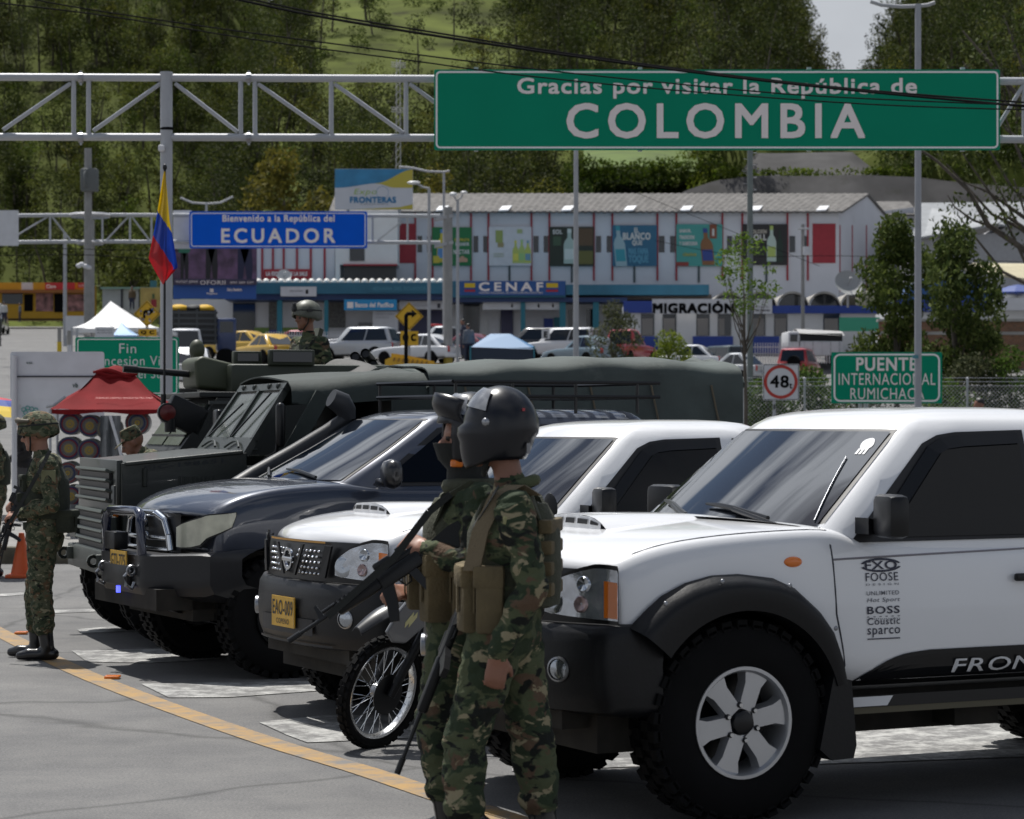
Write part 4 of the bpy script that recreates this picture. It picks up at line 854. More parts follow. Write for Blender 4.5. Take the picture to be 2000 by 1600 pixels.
def rifle(label, muzzle, butt, roll=0., group='black assault rifles', sling=None, L=1.0):
    """local x runs from the grip towards the muzzle"""
    muzzle, butt = V(muzzle), V(butt); d = (muzzle - butt).normalized(); Lr = (muzzle - butt).length; k = Lr / 1.0
    root = thing('rifle', label, 'rifle', butt, 0, group); q = d.to_track_quat('X', 'Z').to_matrix() @ Matrix.Rotation(roll, 3, 'X'); root.rotation_euler = q.to_euler(); WM[root.name] = Matrix.Translation(butt) @ q.to_4x4()
    s = lambda x: x * k
    m = MB(); m.box((s(.36), 0, 0), (s(.24), .034, .062), 0, None, .008); m.box((s(.36), 0, .042), (s(.22), .020, .022), 0, None, .003); m.prism([(s(.29), -.014, -.03), (s(.335), -.014, -.03), (s(.31), -.014, -.125), (s(.275), -.014, -.12)], (0, .028, 0)); m.tube([(s(.335), 0, -.03), (s(.345), 0, -.06), (s(.38), 0, -.062), (s(.395), 0, -.03)], .004, 6); m.build('receiver', m_gunmetal, root, 30)
    m = MB(); P = [(0, -.07), (s(.0), .035), (s(.05), .04), (s(.24), .02), (s(.24), -.02), (s(.08), -.045), (s(.02), -.08)]; m.prism([(a, -.017, b) for a, b in P], (0, .034, 0)); m.build('stock', m_black, root)
    m = MB(); P = [(s(.42), -.02), (s(.49), -.02), (s(.505), -.08), (s(.54), -.15), (s(.50), -.165), (s(.455), -.10)]; m.prism([(a, -.012, b) for a, b in P], (0, .024, 0)); m.build('magazine', m_black, root)
    m = MB(); m.box((s(.60), 0, .003), (s(.25), .040, .050), 0, None, .012)
    for i in range(9): m.box((s(.50 + .026 * i), 0, .033), (s(.014), .020, .008))
    m.build('handguard', m_black, root, 30)
    m = MB(); m.cyl((s(.5), 0, .008), (s(.97), 0, .008), .009, .008, 10); m.cyl((s(.93), 0, .008), (s(1.0), 0, .008), .0125, .0125, 10); m.cyl((s(.70), 0, .03), (s(.79), 0, .03), .007, n=8); m.prism([(s(.79), -.006, .01), (s(.82), -.006, .01), (s(.81), -.006, .065), (s(.795), -.006, .065)], (0, .012, 0)); m.build('barrel', m_gunmetal, root, 40)
    m = MB(); m.box((s(.32), 0, .065), (s(.03), .018, .03)); m.box((s(.42), 0, .062), (s(.1), .03, .03), 0, None, .01); m.build('sight', m_gunmetal, root, 40)
    if sling:
        m = MB(); P = [V(p) for p in sling]; Mi = WM[root.name].inverted()
        for a, b in zip(P[:-1], P[1:]):
            a, b = Mi @ a, Mi @ b; t = (b - a).normalized(); w = t.cross(V((0, 1, 0))); w = (w.normalized() if w.length > .01 else V((0, 0, 1))) * .014; m.prism([a - w, a + w, b + w, b - w], (0, .004, 0))
        m.build('sling', m_strap, root)
    return root
def moto_helmet(root, hp, hyaw, style):
    h = sub('helmet', root, (0, 0, 0)); A = Matrix.Rotation(hyaw, 3, 'Z'); m = MB(); c0 = (-.012, 0, .035)
    def sh(s, t):
        az = s * 2 * PI; pol = t * 2.32; x, y, z = math.sin(pol) * math.cos(az), math.sin(pol) * math.sin(az), math.cos(pol)
        r = V((.134 * x - .010 * (z < -.2) * x, .122 * y, .148 * z)); 
        if style == 'full' and z < 0: r.z *= 1 + .38 * max(0, x) - .06 * max(0, -x); r.x += .02 * max(0, x)
        if z < 0: r.z *= 1.16; r.x += .018 * min(1, -z * 1.5) * (1 if x > 0 else .3)
        return hp(c0[0] + r.x, c0[1] + r.y, c0[2] + r.z)
    vs = []; fs = []; nu, nv = 40, 22
    for j in range(nv + 1):
        for i in range(nu): vs.append(sh(i / nu, j / nv))
    for j in range(nv):
        for i in range(nu):
            az = ((i + .5) / nu) * 2 * PI; az = (az + PI) % (2 * PI) - PI; t = (j + .5) / nv * 2.32; z = math.cos(t)
            if style == 'flip' and abs(az) < .80 and z < .22 and t > 1.0: continue
            fs.append((j * nu + i, j * nu + (i + 1) % nu, (j + 1) * nu + (i + 1) % nu, (j + 1) * nu + i))
    m.add(vs, fs); gl = mat('helmet_black', (.006, .007, .011), .30, spec=.45)
    o = m.build('shell', gl, h, 60); so_ = o.modifiers.new('s', 'SOLIDIFY'); so_.thickness = .010; so_.offset = 0; evald(o)
    # visor: a raised gray band over the brow
    m = MB()
    def vz(s, t):
        az = lerp(-1.2, 1.2, s); el = lerp(.50, 1.10, t) - .25 * abs(az) ** 2 * .35; rr_ = 1.085
        return hp(c0[0] + .136 * rr_ * math.cos(el) * math.cos(az) - .004, .124 * rr_ * math.cos(el) * math.sin(az), c0[2] + .152 * rr_ * math.sin(el))
    m.grid(vz, 18, 8); m.build('visor', mat('visor_gray', (.17, .18, .20), .2, coat=.8), h, 60)
    for s in (1, -1):
        m = MB(); m.ell(hp(c0[0] + .045, .119 * s, c0[2] + .02), (.016, .010, .016), 0, 10, 6); m.build('visor_screw', m_steel, h, 60)
    m = MB()
    for s, (u, z) in enumerate(((-.10, .065), (-.115, -.075))):
        a = 2.35 if s == 0 else 2.55; wq = .10 if s == 0 else .16
        m.grid(lambda q, t: hp(c0[0] + .137 * math.cos(a + wq * (q - .5)) * (.93 if s == 0 else .93), .125 * math.sin(a + wq * (q - .5)) * .99, z + .035 + (.011 if s == 0 else .038) * (t - .5)), 3, 2, s)
    m.build('sticker', [mat('sticker_red', (.35, .03, .04), .4), mat('sticker_gray', (.22, .22, .23), .5)], h)
    if style == 'flip':
        m = MB(); m.grid(lambda s, t: hp(c0[0] + .136 * math.cos(lerp(-1.2, 1.2, s)) * lerp(.86, 1.06, t) + .022 * math.sin(t * PI), .125 * math.sin(lerp(-1.2, 1.2, s)), c0[2] + lerp(.045, .15, t) - .03 * (abs(lerp(-1, 1, s))) ** 2), 14, 6); o = m.build('chin_guard', gl, h, 60); so_ = o.modifiers.new('s', 'SOLIDIFY'); so_.thickness = .02; evald(o)
    m = MB(); m.tube([hp(.02, .075, -.05), hp(.045, .05, -.115), hp(.05, 0, -.135), hp(.045, -.05, -.115), hp(.02, -.075, -.05)], .011, 6); m.build('chin_strap', m_strap, h, 60)
    return h
def combat_helmet(root, hp, mt, nvg=False, net=True):
    h = sub('helmet', root, (0, 0, 0)); m = MB(); c = (-.012, 0, .045)
    def sh(s, t):
        az = s * 2 * PI; pol = t * 1.72; k = 1 + (.015 if t > .9 else 0); ear = .035 * max(0, math.sin(az) ** 2) * t ** 4
        return hp(c[0] + .135 * math.sin(pol) * math.cos(az) * k, .118 * math.sin(pol) * math.sin(az) * k, c[2] + .118 * math.cos(pol) - ear - (.02 * t ** 4 if math.cos(az) < 0 else 0) + .004 * noise.noise(V((az * 2.5, pol * 4, 1))))
    m.grid(sh, 32, 12); o = m.build('shell', mt, h, 60); s_ = o.modifiers.new('s', 'SOLIDIFY'); s_.thickness = .012; evald(o)
    m = MB(); m.tube([hp(c[0] + .139 * math.cos(a), .122 * math.sin(a), c[2] + .028) for a in [2 * PI * i / 24 for i in range(24)]], .007, 6, 0, True); m.build('helmet_band', m_strap, h, 60)
    m = MB()
    for s in (1, -1): m.tube([hp(.03, .10 * s, .01), hp(.035, .085 * s, -.05), hp(.055, .04 * s, -.105), hp(.065, 0, -.112)], .006, 6)
    m.build('chin_strap', m_strap, h, 60)
    if nvg: m = MB(); m.box(hp(.125, 0, .085), (.05, .045, .05), 0, None, .01); m.box(hp(.13, 0, .12), (.03, .03, .04), 0, None, .006); m.box(hp(.02, .118, .07), (.08, .015, .025)); m.build('goggle_mount', m_gunmetal, h, 40)
    else:
        m = MB(); m.tube([hp(c[0] + .138 * math.cos(a), .122 * math.sin(a), c[2] + .055 + .02 * math.cos(a)) for a in [lerp(-1.3, 1.3, i / 14) for i in range(15)]], [.012 + .012 * math.exp(-((i - 7) / 3.) ** 2) for i in range(15)], 8); m.build('goggles', mat('goggle_tan', (.10, .085, .06), .6), h, 60)
    return h
def sunglasses(root, hp):
    m = MB()
    for s in (1, -1): m.ell(hp(.088, .034 * s, .008), (.012, .030, .020), 0, 12, 8); m.tube([hp(.085, .058 * s, .012), hp(.04, .080 * s, .014), hp(-.01, .085 * s, .012)], .004, 5)
    m.tube([hp(.094, -.02, .012), hp(.094, .02, .012)], .004, 5); return m.build('sunglasses', m_satin, root, 60)

YA = 9.45; xa = X(988, YA)
SA, hpA, JA = person('person', 'soldier in camouflage and full black motorcycle helmet, arm hanging by his tan pouches', 'person', (xa, YA, 0), R(171),
    dict(pel=(.0, 0, .92), chest=(-.03, 0, 1.185), neck=(-.02, 0, 1.375), head=(.03, 0, 1.555), shL=(-.06, .185, 1.30), shR=(-.02, -.185, 1.30), elL=(-.135, .235, 1.03), wrL=(-.01, .225, .80), hdL=(.12, 0, -1), pnL=(.15, -1, 0), cuL=.75,
         elR=(.03, -.27, 1.08), wrR=(.10, -.17, .96), hdR=(.7, .6, -.2), pnR=(0, .5, -.5), cuR=.7, hipL=(.0, .09, .88), hipR=(.0, -.09, .88), knL=(.13, .09, .47), anL=(.145, .10, .10), knR=(-.075, -.10, .48), anR=(-.13, -.10, .10), hyaw=.08), m_camo, m_skin2, vox=.009)
SA.scale = (1.035,) * 3
moto_helmet(SA, hpA, .08, 'full')
vest(SA, mat('vest_green', (.045, .048, .028), .85, var=.3, vs=8, bump=.4, bs=70), .95, 1.315, .165, .185, -.03)
for k in range(4):
    m = MB(); m.box((-.165, .0, 1.01 + .075 * k), (.05, .30, .05), 0, None, .008); m.build('webbing_band', m_coyote, SA, 40)
pouch(SA, (.105, .12, .975), (.09, .12, .24), m_coyote, R(22)); pouch(SA, (.025, .195, .975), (.10, .06, .24), m_coyote, R(4)); pouch(SA, (.135, -.05, .975), (.09, .13, .24), m_coyote)
m = MB(); P = [(-.115, .07, 1.345), (-.06, .12, 1.385), (.0, .17, 1.35), (.06, .19, 1.22), (.09, .20, 1.08)]
for k in range(4): a, b = V(P[k]), V(P[k + 1]); m.prism([a + V((-.03, 0, 0)), a + V((.03, .0, 0)), b + V((.03, 0, 0)), b + V((-.03, 0, 0))], (0, .02, 0))
m.build('chest_strap', mat('strap_tan', (.16, .125, .075), .8, bump=.3, bs=90), SA)
m = MB(); m.tube([(-.035 + .072 * math.cos(a), .08 * math.sin(a), 1.372 - .028 * math.cos(a)) for a in [2 * PI * i / 20 for i in range(20)]], .022, 8, 0, True); m.build('collar', m_camo, SA, 60)
m = MB(); m.box((-.065, .247, 1.262), (.07, .02, .03), 0, Rz(R(10)), .006); m.build('shoulder_patch', mat('patch_khaki', (.26, .25, .12), .8), SA)
rifle('black rifle hanging muzzle down in front of the helmeted soldier with tan pouches', at(776, 1512, 9.52), at(945, 1075, 9.52), R(80), sling=[at(905, 1180, 9.45), at(925, 1030, 9.27), at(975, 950, 9.25)])

YB = 9.95; xb = X(897, YB)
SB, hpB, JB = person('person', 'soldier with raised helmet visor gripping a rifle, half hidden by his comrade', 'person', (xb, YB, 0), R(186),
    dict(pel=(.01, 0, .93), chest=(-.03, 0, 1.215), neck=(-.045, 0, 1.40), head=(-.035, 0, 1.565), shL=(-.075, .185, 1.33), shR=(-.03, -.185, 1.33), elL=(-.03, .245, 1.075), wrL=(.125, .17, 1.15), hdL=(.75, -.35, .30), pnL=(.2, -.8, -.55), cuL=1.15,
         elR=(.04, -.25, 1.06), wrR=(.175, -.06, .965), hdR=(.5, .6, .1), pnR=(.7, -.1, -.6), cuR=1.0, knL=(.10, .11, .50), knR=(.02, -.11, .50), anL=(.05, .12, .10), anR=(-.06, -.12, .10), hyaw=.12), m_camo, m_skin, vox=.009)
SB.scale = (1.02,) * 3
moto_helmet(SB, hpB, .12, 'flip')
ring_part('neck_gaiter', SB, [(1.40, -.035, .085, .08), (1.45, -.03, .078, .074), (1.49, -.005, .088, .076), (1.553, .0, .104, .082)], m_strap)
m = MB(); m.box(hpB(.06, .07, -.09), (.05, .02, .03), 0, None, .008); m.build('strap_buckle', m_orange, SB, 40)
vest(SB, MATS['vest_green'], .97, 1.34, .17, .185, -.03)
pouch(SB, (.10, .15, 1.0), (.11, .11, .26), m_coyote, R(15)); pouch(SB, (-.02, .215, 1.0), (.13, .06, .25), m_coyote, R(0)); pouch(SB, (.16, .02, 1.02), (.09, .13, .22), m_coyote)
m = MB(); m.tube([(-.05 + .09 * math.cos(a), .10 * math.sin(a), 1.385) for a in [2 * PI * i / 20 for i in range(20)]], .032, 8, 0, True); m.build('collar', MATS['vest_green'], SB, 60)
rifle('black rifle with ridged handguard pointing down in front of the white pickup, held two-handed', at(566, 1256, 9.76), at(905, 1032, 9.76), R(8), sling=[at(640, 1205, 9.72), at(770, 1090, 9.68), at(838, 1000, 9.68), at(880, 965, 9.7)])

YC = 17.8; xc = X(88, YC)
SC, hpC, JC = person('person', 'soldier in combat helmet and dark glasses standing full length, rifle held low', 'person', (xc, YC, 0), R(178),
    dict(head=(.055, 0, 1.585), neck=(.02, 0, 1.445), shL=(-.06, .18, 1.375), elL=(-.10, .24, 1.10), wrL=(.13, .15, 1.04), hdL=(.85, -.2, -.12), pnL=(0, -.6, -.8), cuL=.8, elR=(-.02, -.25, 1.10), wrR=(.16, -.05, 1.12), hdR=(.7, .5, -.1), pnR=(0, .4, -.8), cuR=.8,
         knL=(.01, .10, .49), anL=(-.04, .11, .10), knR=(.09, -.11, .49), anR=(.09, -.12, .10), hpitch=.10), m_camod, m_skin, vox=.010)
combat_helmet(SC, hpC, m_camod); sunglasses(SC, hpC)
vest(SC, mat('vest_dark', (.025, .030, .018), .85, var=.3, vs=8, bump=.4, bs=60), 1.0, 1.36, .155, .175, -.01)
pouch(SC, (.14, .06, 1.08), (.07, .13, .2), MATS['vest_dark'], R(10)); pouch(SC, (.12, .12, 1.25), (.05, .08, .12), MATS['vest_dark'], R(30)); pouch(SC, (-.17, .08, .98), (.12, .14, .16), MATS['vest_dark'], R(170))
m = MB(); m.box((-.08, .25, 1.30), (.10, .02, .09), 0, Rz(R(8)), .006); m.build('arm_patch', mat('patch_olive', (.17, .17, .09), .8), SC)
ring_part('belt', SC, [(.92, 0, .15, .165), (.97, 0, .15, .165)], MATS['vest_dark'])
m = MB(); m.tube([(.155 + .0, .15 + .03 * math.cos(a), 1.045 + .03 * math.sin(a)) for a in [2 * PI * i / 12 for i in range(12)]], .006, 5, 0, True); m.ell((.155, .185, 1.05), (.018, .008, .018), 0, 10, 6); m.build('wristwatch', m_steel, SC, 60)
rifle('black rifle held low across the lone full-length soldier, muzzle towards the road', at(-8, 1085, 17.70), at(72, 900, 17.70), R(15), sling=[at(20, 1020, 17.6), at(75, 925, 17.5), at(98, 880, 17.55)])

YD = 27.; xd_ = X(-10, YD)
SD, hpD, JD = person('person', 'camouflaged soldier at the picture edge seen in part, beside the traffic cone', 'person', (xd_, YD, gz(YD)), R(190),
    dict(elL=(-.05, .25, 1.1), wrL=(.15, .2, 1.05), wrR=(.2, -.1, 1.05), cuL=.8, cuR=.8), m_camod, m_skin, vox=.014)
combat_helmet(SD, hpD, m_camod); vest(SD, MATS['vest_dark'], 1.0, 1.36, .155, .175, -.01)
rifle('black rifle held muzzle down by the soldier at the picture edge', at(0, 1110, 26.8), at(28, 985, 26.8), R(10))

YE = 36.; 
SE, hpE, JE = person('person', 'person in black clothes and a wide dark hat behind the sign post', 'person', (X(45, YE), YE, gz(YE) - .06), R(200), dict(wrL=(.2, .1, 1.0), wrR=(.2, -.1, 1.0)), mat('black_cloth', (.008, .008, .010), .8), m_skin, vox=.016, legs=mat('gray_trousers', (.06, .06, .065), .8))
m = MB(); m.lathe([(.0, .085), (.06, .082), (.092, .05), (.098, .01), (.18, -.035), (.185, -.045), (.09, -.005), (0, 0)], hpE(-.01, 0, .08), (0, 0, 1), 24); m.build('hat', mat('hat_dark', (.012, .011, .010), .8), SE, 50)

YF = 21.2
SF, hpF, JF = person('person', 'soldier in a camouflage field cap looking down behind the army truck bonnet', 'person', (X(292, YF), YF, 0), R(192),
    dict(chest=(.02, 0, 1.25), neck=(.06, 0, 1.42), head=(.135, 0, 1.505), elL=(.06, .24, 1.12), wrL=(.27, .12, 1.30), hdL=(.7, -.5, .3), elR=(.06, -.24, 1.12), wrR=(.28, -.10, 1.29), hdR=(.7, .4, .3), cuL=.7, cuR=.7, hpitch=.45), m_camod, m_skin2, vox=.012)
m = MB(); m.lathe([(.0, .10), (.075, .095), (.088, .06), (.092, 0), (.085, -.01)], hpF(-.012, 0, .045), hpF(-.012, 0, .2) - hpF(-.012, 0, .1), 22)
q0 = hpF(.07, 0, .06); m.prism([hpF(.05, .08, .055), hpF(.12, .07, .035), hpF(.165, .03, .02), hpF(.165, -.03, .02), hpF(.12, -.07, .035), hpF(.05, -.08, .055)], (0, 0, .008)); m.build('cap', m_camod, SF, 50)

YT = 23.4
ST, hpT, JT = person('person', 'soldier in camouflage helmet standing up out of the armoured car turret', 'person', (X(603, YT), YT, 1.035), R(222),
    dict(elL=(-.04, .27, 1.14), wrL=(.20, .20, 1.13), hdL=(.9, -.1, -.2), elR=(.02, -.27, 1.14), wrR=(.24, -.2, 1.14), hdR=(.9, .1, -.1), cuL=.5, cuR=.5, hyaw=-.1, neck=(0, 0, 1.465), head=(.03, 0, 1.62)), m_camo, m_skin2, vox=.012)
combat_helmet(ST, hpT, mat('helmet_gray_green', (.09, .095, .075), .5, var=.5, vs=12), True); vest(ST, MATS['vest_dark'], 1.02, 1.37, .16, .18)
pouch(ST, (.15, .04, 1.22), (.07, .12, .16), MATS['vest_dark'])

# ---------------------------------------------------------------- motorcycle between the pickups
def make_moto():
    px, Y_, th = 730, 12.9, 40
    root = thing('motorcycle', 'black trail motorcycle with spoked wheels and gray front mudguard', 'motorcycle', (X(px, Y_), Y_, .0), R(th)); root.scale = (.93,) * 3; root.rotation_euler[0] = R(12); r = .318
    def mwheel(u, nm='wheel'):
        h = sub('wheel', root, (u, 0, r)); m = MB(); w = .037
        m.lathe([(.262, -w * .5), (.275, -w * .9), (.30, -w), (.312, -w * .5), (.314, 0), (.312, w * .5), (.30, w), (.275, w * .9), (.262, w * .5)], (0, 0, 0), (0, 1, 0), 48)
        for i in range(36):
            a = 2 * PI * i / 36; Mx = Matrix.Rotation(a, 3, 'Y'); m.box(Mx @ V((0, 0, .316)), (.036, .03, .014), 0, Mx); Mx = Matrix.Rotation(a + PI / 36, 3, 'Y')
            for s in (-1, 1): m.box(Mx @ V((0, s * .028, .308)), (.036, .018, .012), 0, Mx)
        m.build('tyre', m_rubber, h, 40)
        m = MB(); m.lathe([(.246, -.02), (.260, -.024), (.266, -.018), (.253, 0), (.266, .018), (.260, .024), (.246, .02), (.242, 0), (.246, -.02)], (0, 0, 0), (0, 1, 0), 48); m.build('rim', mat('rim_silver', (.66, .67, .68), .22, .9), h, 40)
        m = MB()
        for i in range(18):
            for s in (-1, 1): a = 2 * PI * (i + .25 * s) / 18; b = a + .5 * (1 if i % 2 else -1); m.cyl((.045 * math.cos(b), s * .03, .045 * math.sin(b)), (.236 * math.cos(a), s * .006, .236 * math.sin(a)), .0022, n=5)
        m.build('spoke', m_chrome, h)['kind'] = 'stuff'
        m = MB(); m.cyl((0, -.045, 0), (0, .045, 0), .042, n=18); m.lathe([(.11, .0), (.115, .008), (.07, .012), (.0, .014)], (0, -.046, 0), (0, -1, 0), 28, 1); m.build('hub', [m_steel, m_gunmetal], h, 40); return h
    mwheel(0).rotation_euler = (0, R(0), R(10)); mwheel(1.32)
    top_ = V((.40, 0, 1.02))
    for s in (-1, 1):
        m = MB(); m.cyl((0, .085 * s, r), (.20, .085 * s, .72), .026, .026, 12); m.cyl((.2, .085 * s, .72), (.36, .085 * s, 1.10), .019, .019, 12, 1); m.build('fork', [m_black, m_chrome], root, 40)
    m = MB(); m.sheet(lambda s, t: V((lerp(-.22, .28, s), lerp(-1, 1, t) * lerp(.045, .075, math.sin(s * PI)), .70 + .11 * math.sin(s * PI) + .03 * s - .03 * abs(lerp(-1, 1, t)) ** 2)), 16, 8, (0, 0, -.008)); m.build('front_mudguard', mat('guard_black', (.02, .021, .024), .35), root, 50)
    m = MB()                                                  # gray side shroud with the zigzag emblem
    P = [(u - .10, z + .10) for u, z in [(-.02, .60), (.03, .54), (.12, .53), (.24, .62), (.33, .78), (.36, .90), (.30, .92), (.18, .86), (.05, .72)]]
    m.prism([(u, -.135, z) for u, z in P], (0, .025, 0)); o = m.build('shroud', mat('shroud_gray', (.13, .135, .145), .32, coat=.6), root); b = o.modifiers.new('b', 'BEVEL'); b.width = .01; b.segments = 2; evald(o)
    m = MB(); Q = [(-.5, .25), (.1, .6), (.1, .15), (.5, .35), (.5, -.1), (-.1, -.6), (-.1, -.1), (-.5, -.35)]
    Q2 = [((.035 + .075 * a), (.765 + .085 * b)) for a, b in [(-.5, -.15), (.15, .5), (.15, .18), (.5, .5), (.5, .15), (-.15, -.5), (-.15, -.18), (-.5, -.5)]]; m.prism([(u, -.1385, z) for u, z in Q2], (0, .003, 0)); m.build('emblem', mat('emblem_cream', (.55, .52, .27), .5), o)
    m = MB(); m.box((.18, 0, .98), (.12, .24, .2), 0, None, .03); m.lathe([(.075, 0), (.06, .02), (0, .03)], (.12, 0, .98), (-1, 0, 0), 20, 1); m.build('headlamp', [m_black, m_lampd], root, 40)
    m = MB(); m.tube([(0.77, -.40, 1.24), (0.77, -.30, 1.25), (0.74, -.10, 1.13), (0.74, .10, 1.13), (0.77, .30, 1.25), (0.77, .40, 1.24)], .012, 8); m.build('handlebar', m_steel, root, 60)
    for s in (-1, 1):
        m = MB(); m.cyl((0.77, .28 * s, 1.25), (0.77, .41 * s, 1.24), .017, n=10); m.build('grip', m_black, root, 40)
        m = MB(); m.tube([(0.75, .25 * s, 1.25), (0.70, .32 * s, 1.27), (0.70, .44 * s, 1.30)], .006, 6); m.ell((0.70, .44 * s, 1.30), (.009,) * 3, 0, 8, 6); m.build('lever', m_steel, root, 60)
        m = MB(); m.tube([(0.76, .24 * s, 1.26), (0.73, .26 * s, 1.36), (0.73, .32 * s, 1.40)], .006, 6); m.ell((0.73, .36 * s, 1.44), (.012, .055, .075), 0, 14, 10, Matrix.Rotation(.5 * s, 3, 'X')); m.build('mirror', m_black, root, 50)
    m = MB(); m.ell((.62, 0, .95), (.26, .13, .13), 0, 18, 12); m.build('fuel_tank', mat('tank_gray', (.05, .052, .06), .25, coat=.8), root, 60)
    m = MB(); m.box((1.05, 0, .93), (.62, .22, .09), 0, None, .035); m.build('seat', m_black, root, 40)
    m = MB(); m.box((.62, 0, .55), (.34, .26, .34), 0, None, .05); m.cyl((.55, 0, .65), (.48, 0, .85), .09, n=16)
    for i in range(5): m.box((.52 - .012 * i, 0, .70 + .03 * i), (.22, .22, .008))
    m.build('engine', m_gunmetal, root, 40)
    m = MB(); m.tube([(.42, 0, 1.0), (.48, 0, .6), (.62, 0, .34), (.95, 0, .38), (1.32, 0, r)], .022, 8); m.tube([(.42, 0, 1.0), (.75, 0, .86), (1.45, 0, .92)], .02, 8); m.tube([(.5, -.13, .5), (.7, -.15, .33), (1.1, -.16, .45), (1.5, -.17, .62)], .03, 8); m.tube([(.75, .12, .35), (.78, .30, .02)], .012, 6); m.build('frame', m_black, root, 60)
make_moto()
# ---------------------------------------------------------------- ground
def gzx(x, y): return gz(y) - 1.15 * min(1, max(0, (x - 5) / 6)) * min(1, max(0, (y - 62) / 40)) * min(1, max(0, (139 - y) / 6))
def ground(px, py):
    y = 10.
    for _ in range(80):
        k = (py - YH) / F; g = gz(y); yn = (CH - g) / k if k > 1e-4 and CH - g > 0.05 else None
        if yn is None or y > 30: break
        y = .5 * y + .5 * yn
    if y > 21:
        ys = np.linspace(20, 300, 2801); d = [abs(Z(py, a) - gz(a)) for a in ys]; y = float(ys[int(np.argmin(d))])
    return V((X(px, y), y, gz(y)))
def asphalt_mat():
    m = bpy.data.materials.new('asphalt'); m.use_nodes = True; t = m.node_tree; N = t.nodes; L = t.links; b = N['Principled BSDF']; b.inputs['Roughness'].default_value = .82; b.inputs['Specular IOR Level'].default_value = .4
    co = N.new('ShaderNodeTexCoord').outputs['Object']
    def nz(sc, det, lo, hi, c0, c1, rough=.6, vec=None):
        z = N.new('ShaderNodeTexNoise'); z.inputs['Scale'].default_value = sc; z.inputs['Detail'].default_value = det; z.inputs['Roughness'].default_value = rough; L.new(vec or co, z.inputs['Vector'])
        r = N.new('ShaderNodeValToRGB'); r.color_ramp.elements[0].position = lo; r.color_ramp.elements[1].position = hi; r.color_ramp.elements[0].color = (*c0, 1); r.color_ramp.elements[1].color = (*c1, 1); L.new(z.outputs[0], r.inputs[0]); return r.outputs[0], z.outputs[0]
    def mul(a, b_):
        x = N.new('ShaderNodeMix'); x.data_type = 'RGBA'; x.blend_type = 'MULTIPLY'; x.inputs[0].default_value = 1; L.new(a, x.inputs[6]); L.new(b_, x.inputs[7]); return x.outputs[2]
    a, _ = nz(.35, 6, .3, .7, (.112, .112, .113), (.158, .157, .155)); g, gv = nz(75, 4, .32, .70, (.55,) * 3, (1.42,) * 3, .8); s_, _ = nz(1.3, 9, .38, .60, (.78, .78, .79), (1.06, 1.05, 1.03), .75)
    mp = N.new('ShaderNodeMapping'); mp.inputs['Scale'].default_value = (.25, 1.6, 1); mp.inputs['Rotation'].default_value = (0, 0, .1); L.new(co, mp.inputs[0])
    k, _ = nz(1.1, 9, .485, .50, (1, 1, 1), (1, 1, 1), .75, mp.outputs[0])
    c = mul(mul(a, g), s_)
    v = N.new('ShaderNodeTexVoronoi'); v.feature = 'DISTANCE_TO_EDGE'; v.inputs['Scale'].default_value = .32
    nn = N.new('ShaderNodeTexNoise'); nn.inputs['Scale'].default_value = 1.5; nn.inputs['Detail'].default_value = 6; L.new(co, nn.inputs['Vector']); mxv = N.new('ShaderNodeMix'); mxv.data_type = 'RGBA'; mxv.inputs[0].default_value = .22; L.new(co, mxv.inputs[6]); L.new(nn.outputs['Color'], mxv.inputs[7]); L.new(mxv.outputs[2], v.inputs['Vector'])
    r = N.new('ShaderNodeValToRGB'); r.color_ramp.elements[0].position = .0; r.color_ramp.elements[1].position = .009; r.color_ramp.elements[0].color = (.55, .55, .55, 1); r.color_ramp.elements[1].color = (1, 1, 1, 1); L.new(v.outputs['Distance'], r.inputs[0]); c = mul(c, r.outputs[0])
    L.new(c, b.inputs['Base Color']); bp = N.new('ShaderNodeBump'); bp.inputs['Strength'].default_value = .35; bp.inputs['Distance'].default_value = .01; L.new(gv, bp.inputs['Height']); L.new(bp.outputs[0], b.inputs['Normal'])
    return m
m_asph = asphalt_mat()
def worn(name, col, lo, hi):
    m = bpy.data.materials.new(name); m.use_nodes = True; t = m.node_tree; N = t.nodes; L = t.links; b = N['Principled BSDF']; b.inputs['Roughness'].default_value = .75
    co = N.new('ShaderNodeTexCoord').outputs['Object']; z = N.new('ShaderNodeTexNoise'); z.inputs['Scale'].default_value = 4.5; z.inputs['Detail'].default_value = 10; z.inputs['Roughness'].default_value = .78; L.new(co, z.inputs['Vector'])
    r = N.new('ShaderNodeValToRGB'); r.color_ramp.elements[0].position = lo; r.color_ramp.elements[1].position = hi; r.color_ramp.elements[0].color = (.132, .131, .129, 1); r.color_ramp.elements[1].color = (*col, 1); L.new(z.outputs[0], r.inputs[0]); L.new(r.outputs[0], b.inputs['Base Color']); return m
m_yel = worn('road_paint_yellow', (.33, .20, .065), .36, .58); m_yel2 = worn('road_paint_yellow_worn', (.19, .155, .10), .56, .74); m_wp = worn('road_paint_and_sun_white', (.40, .40, .385), .45, .61)
RX_ = (-140, -40, -10, 0, 5, 8, 11, 40, 140)
ys = [-8, 2] + [4 + 2 * i for i in range(30)] + [66 + 4 * i for i in range(20)] + [150 + 10 * i for i in range(14)]
m = MB()
for i, y in enumerate(ys):
    for x in RX_: m.v.append((x, y, gzx(x, y)))
for i in range(len(ys) - 1):
    for j in range(8): m.f.append((i * 9 + j, i * 9 + j + 1, i * 9 + 10 + j, i * 9 + 9 + j)); m.m.append(0)
road = struct(m.build('road', m_asph, origin=(0, 0, 0)))
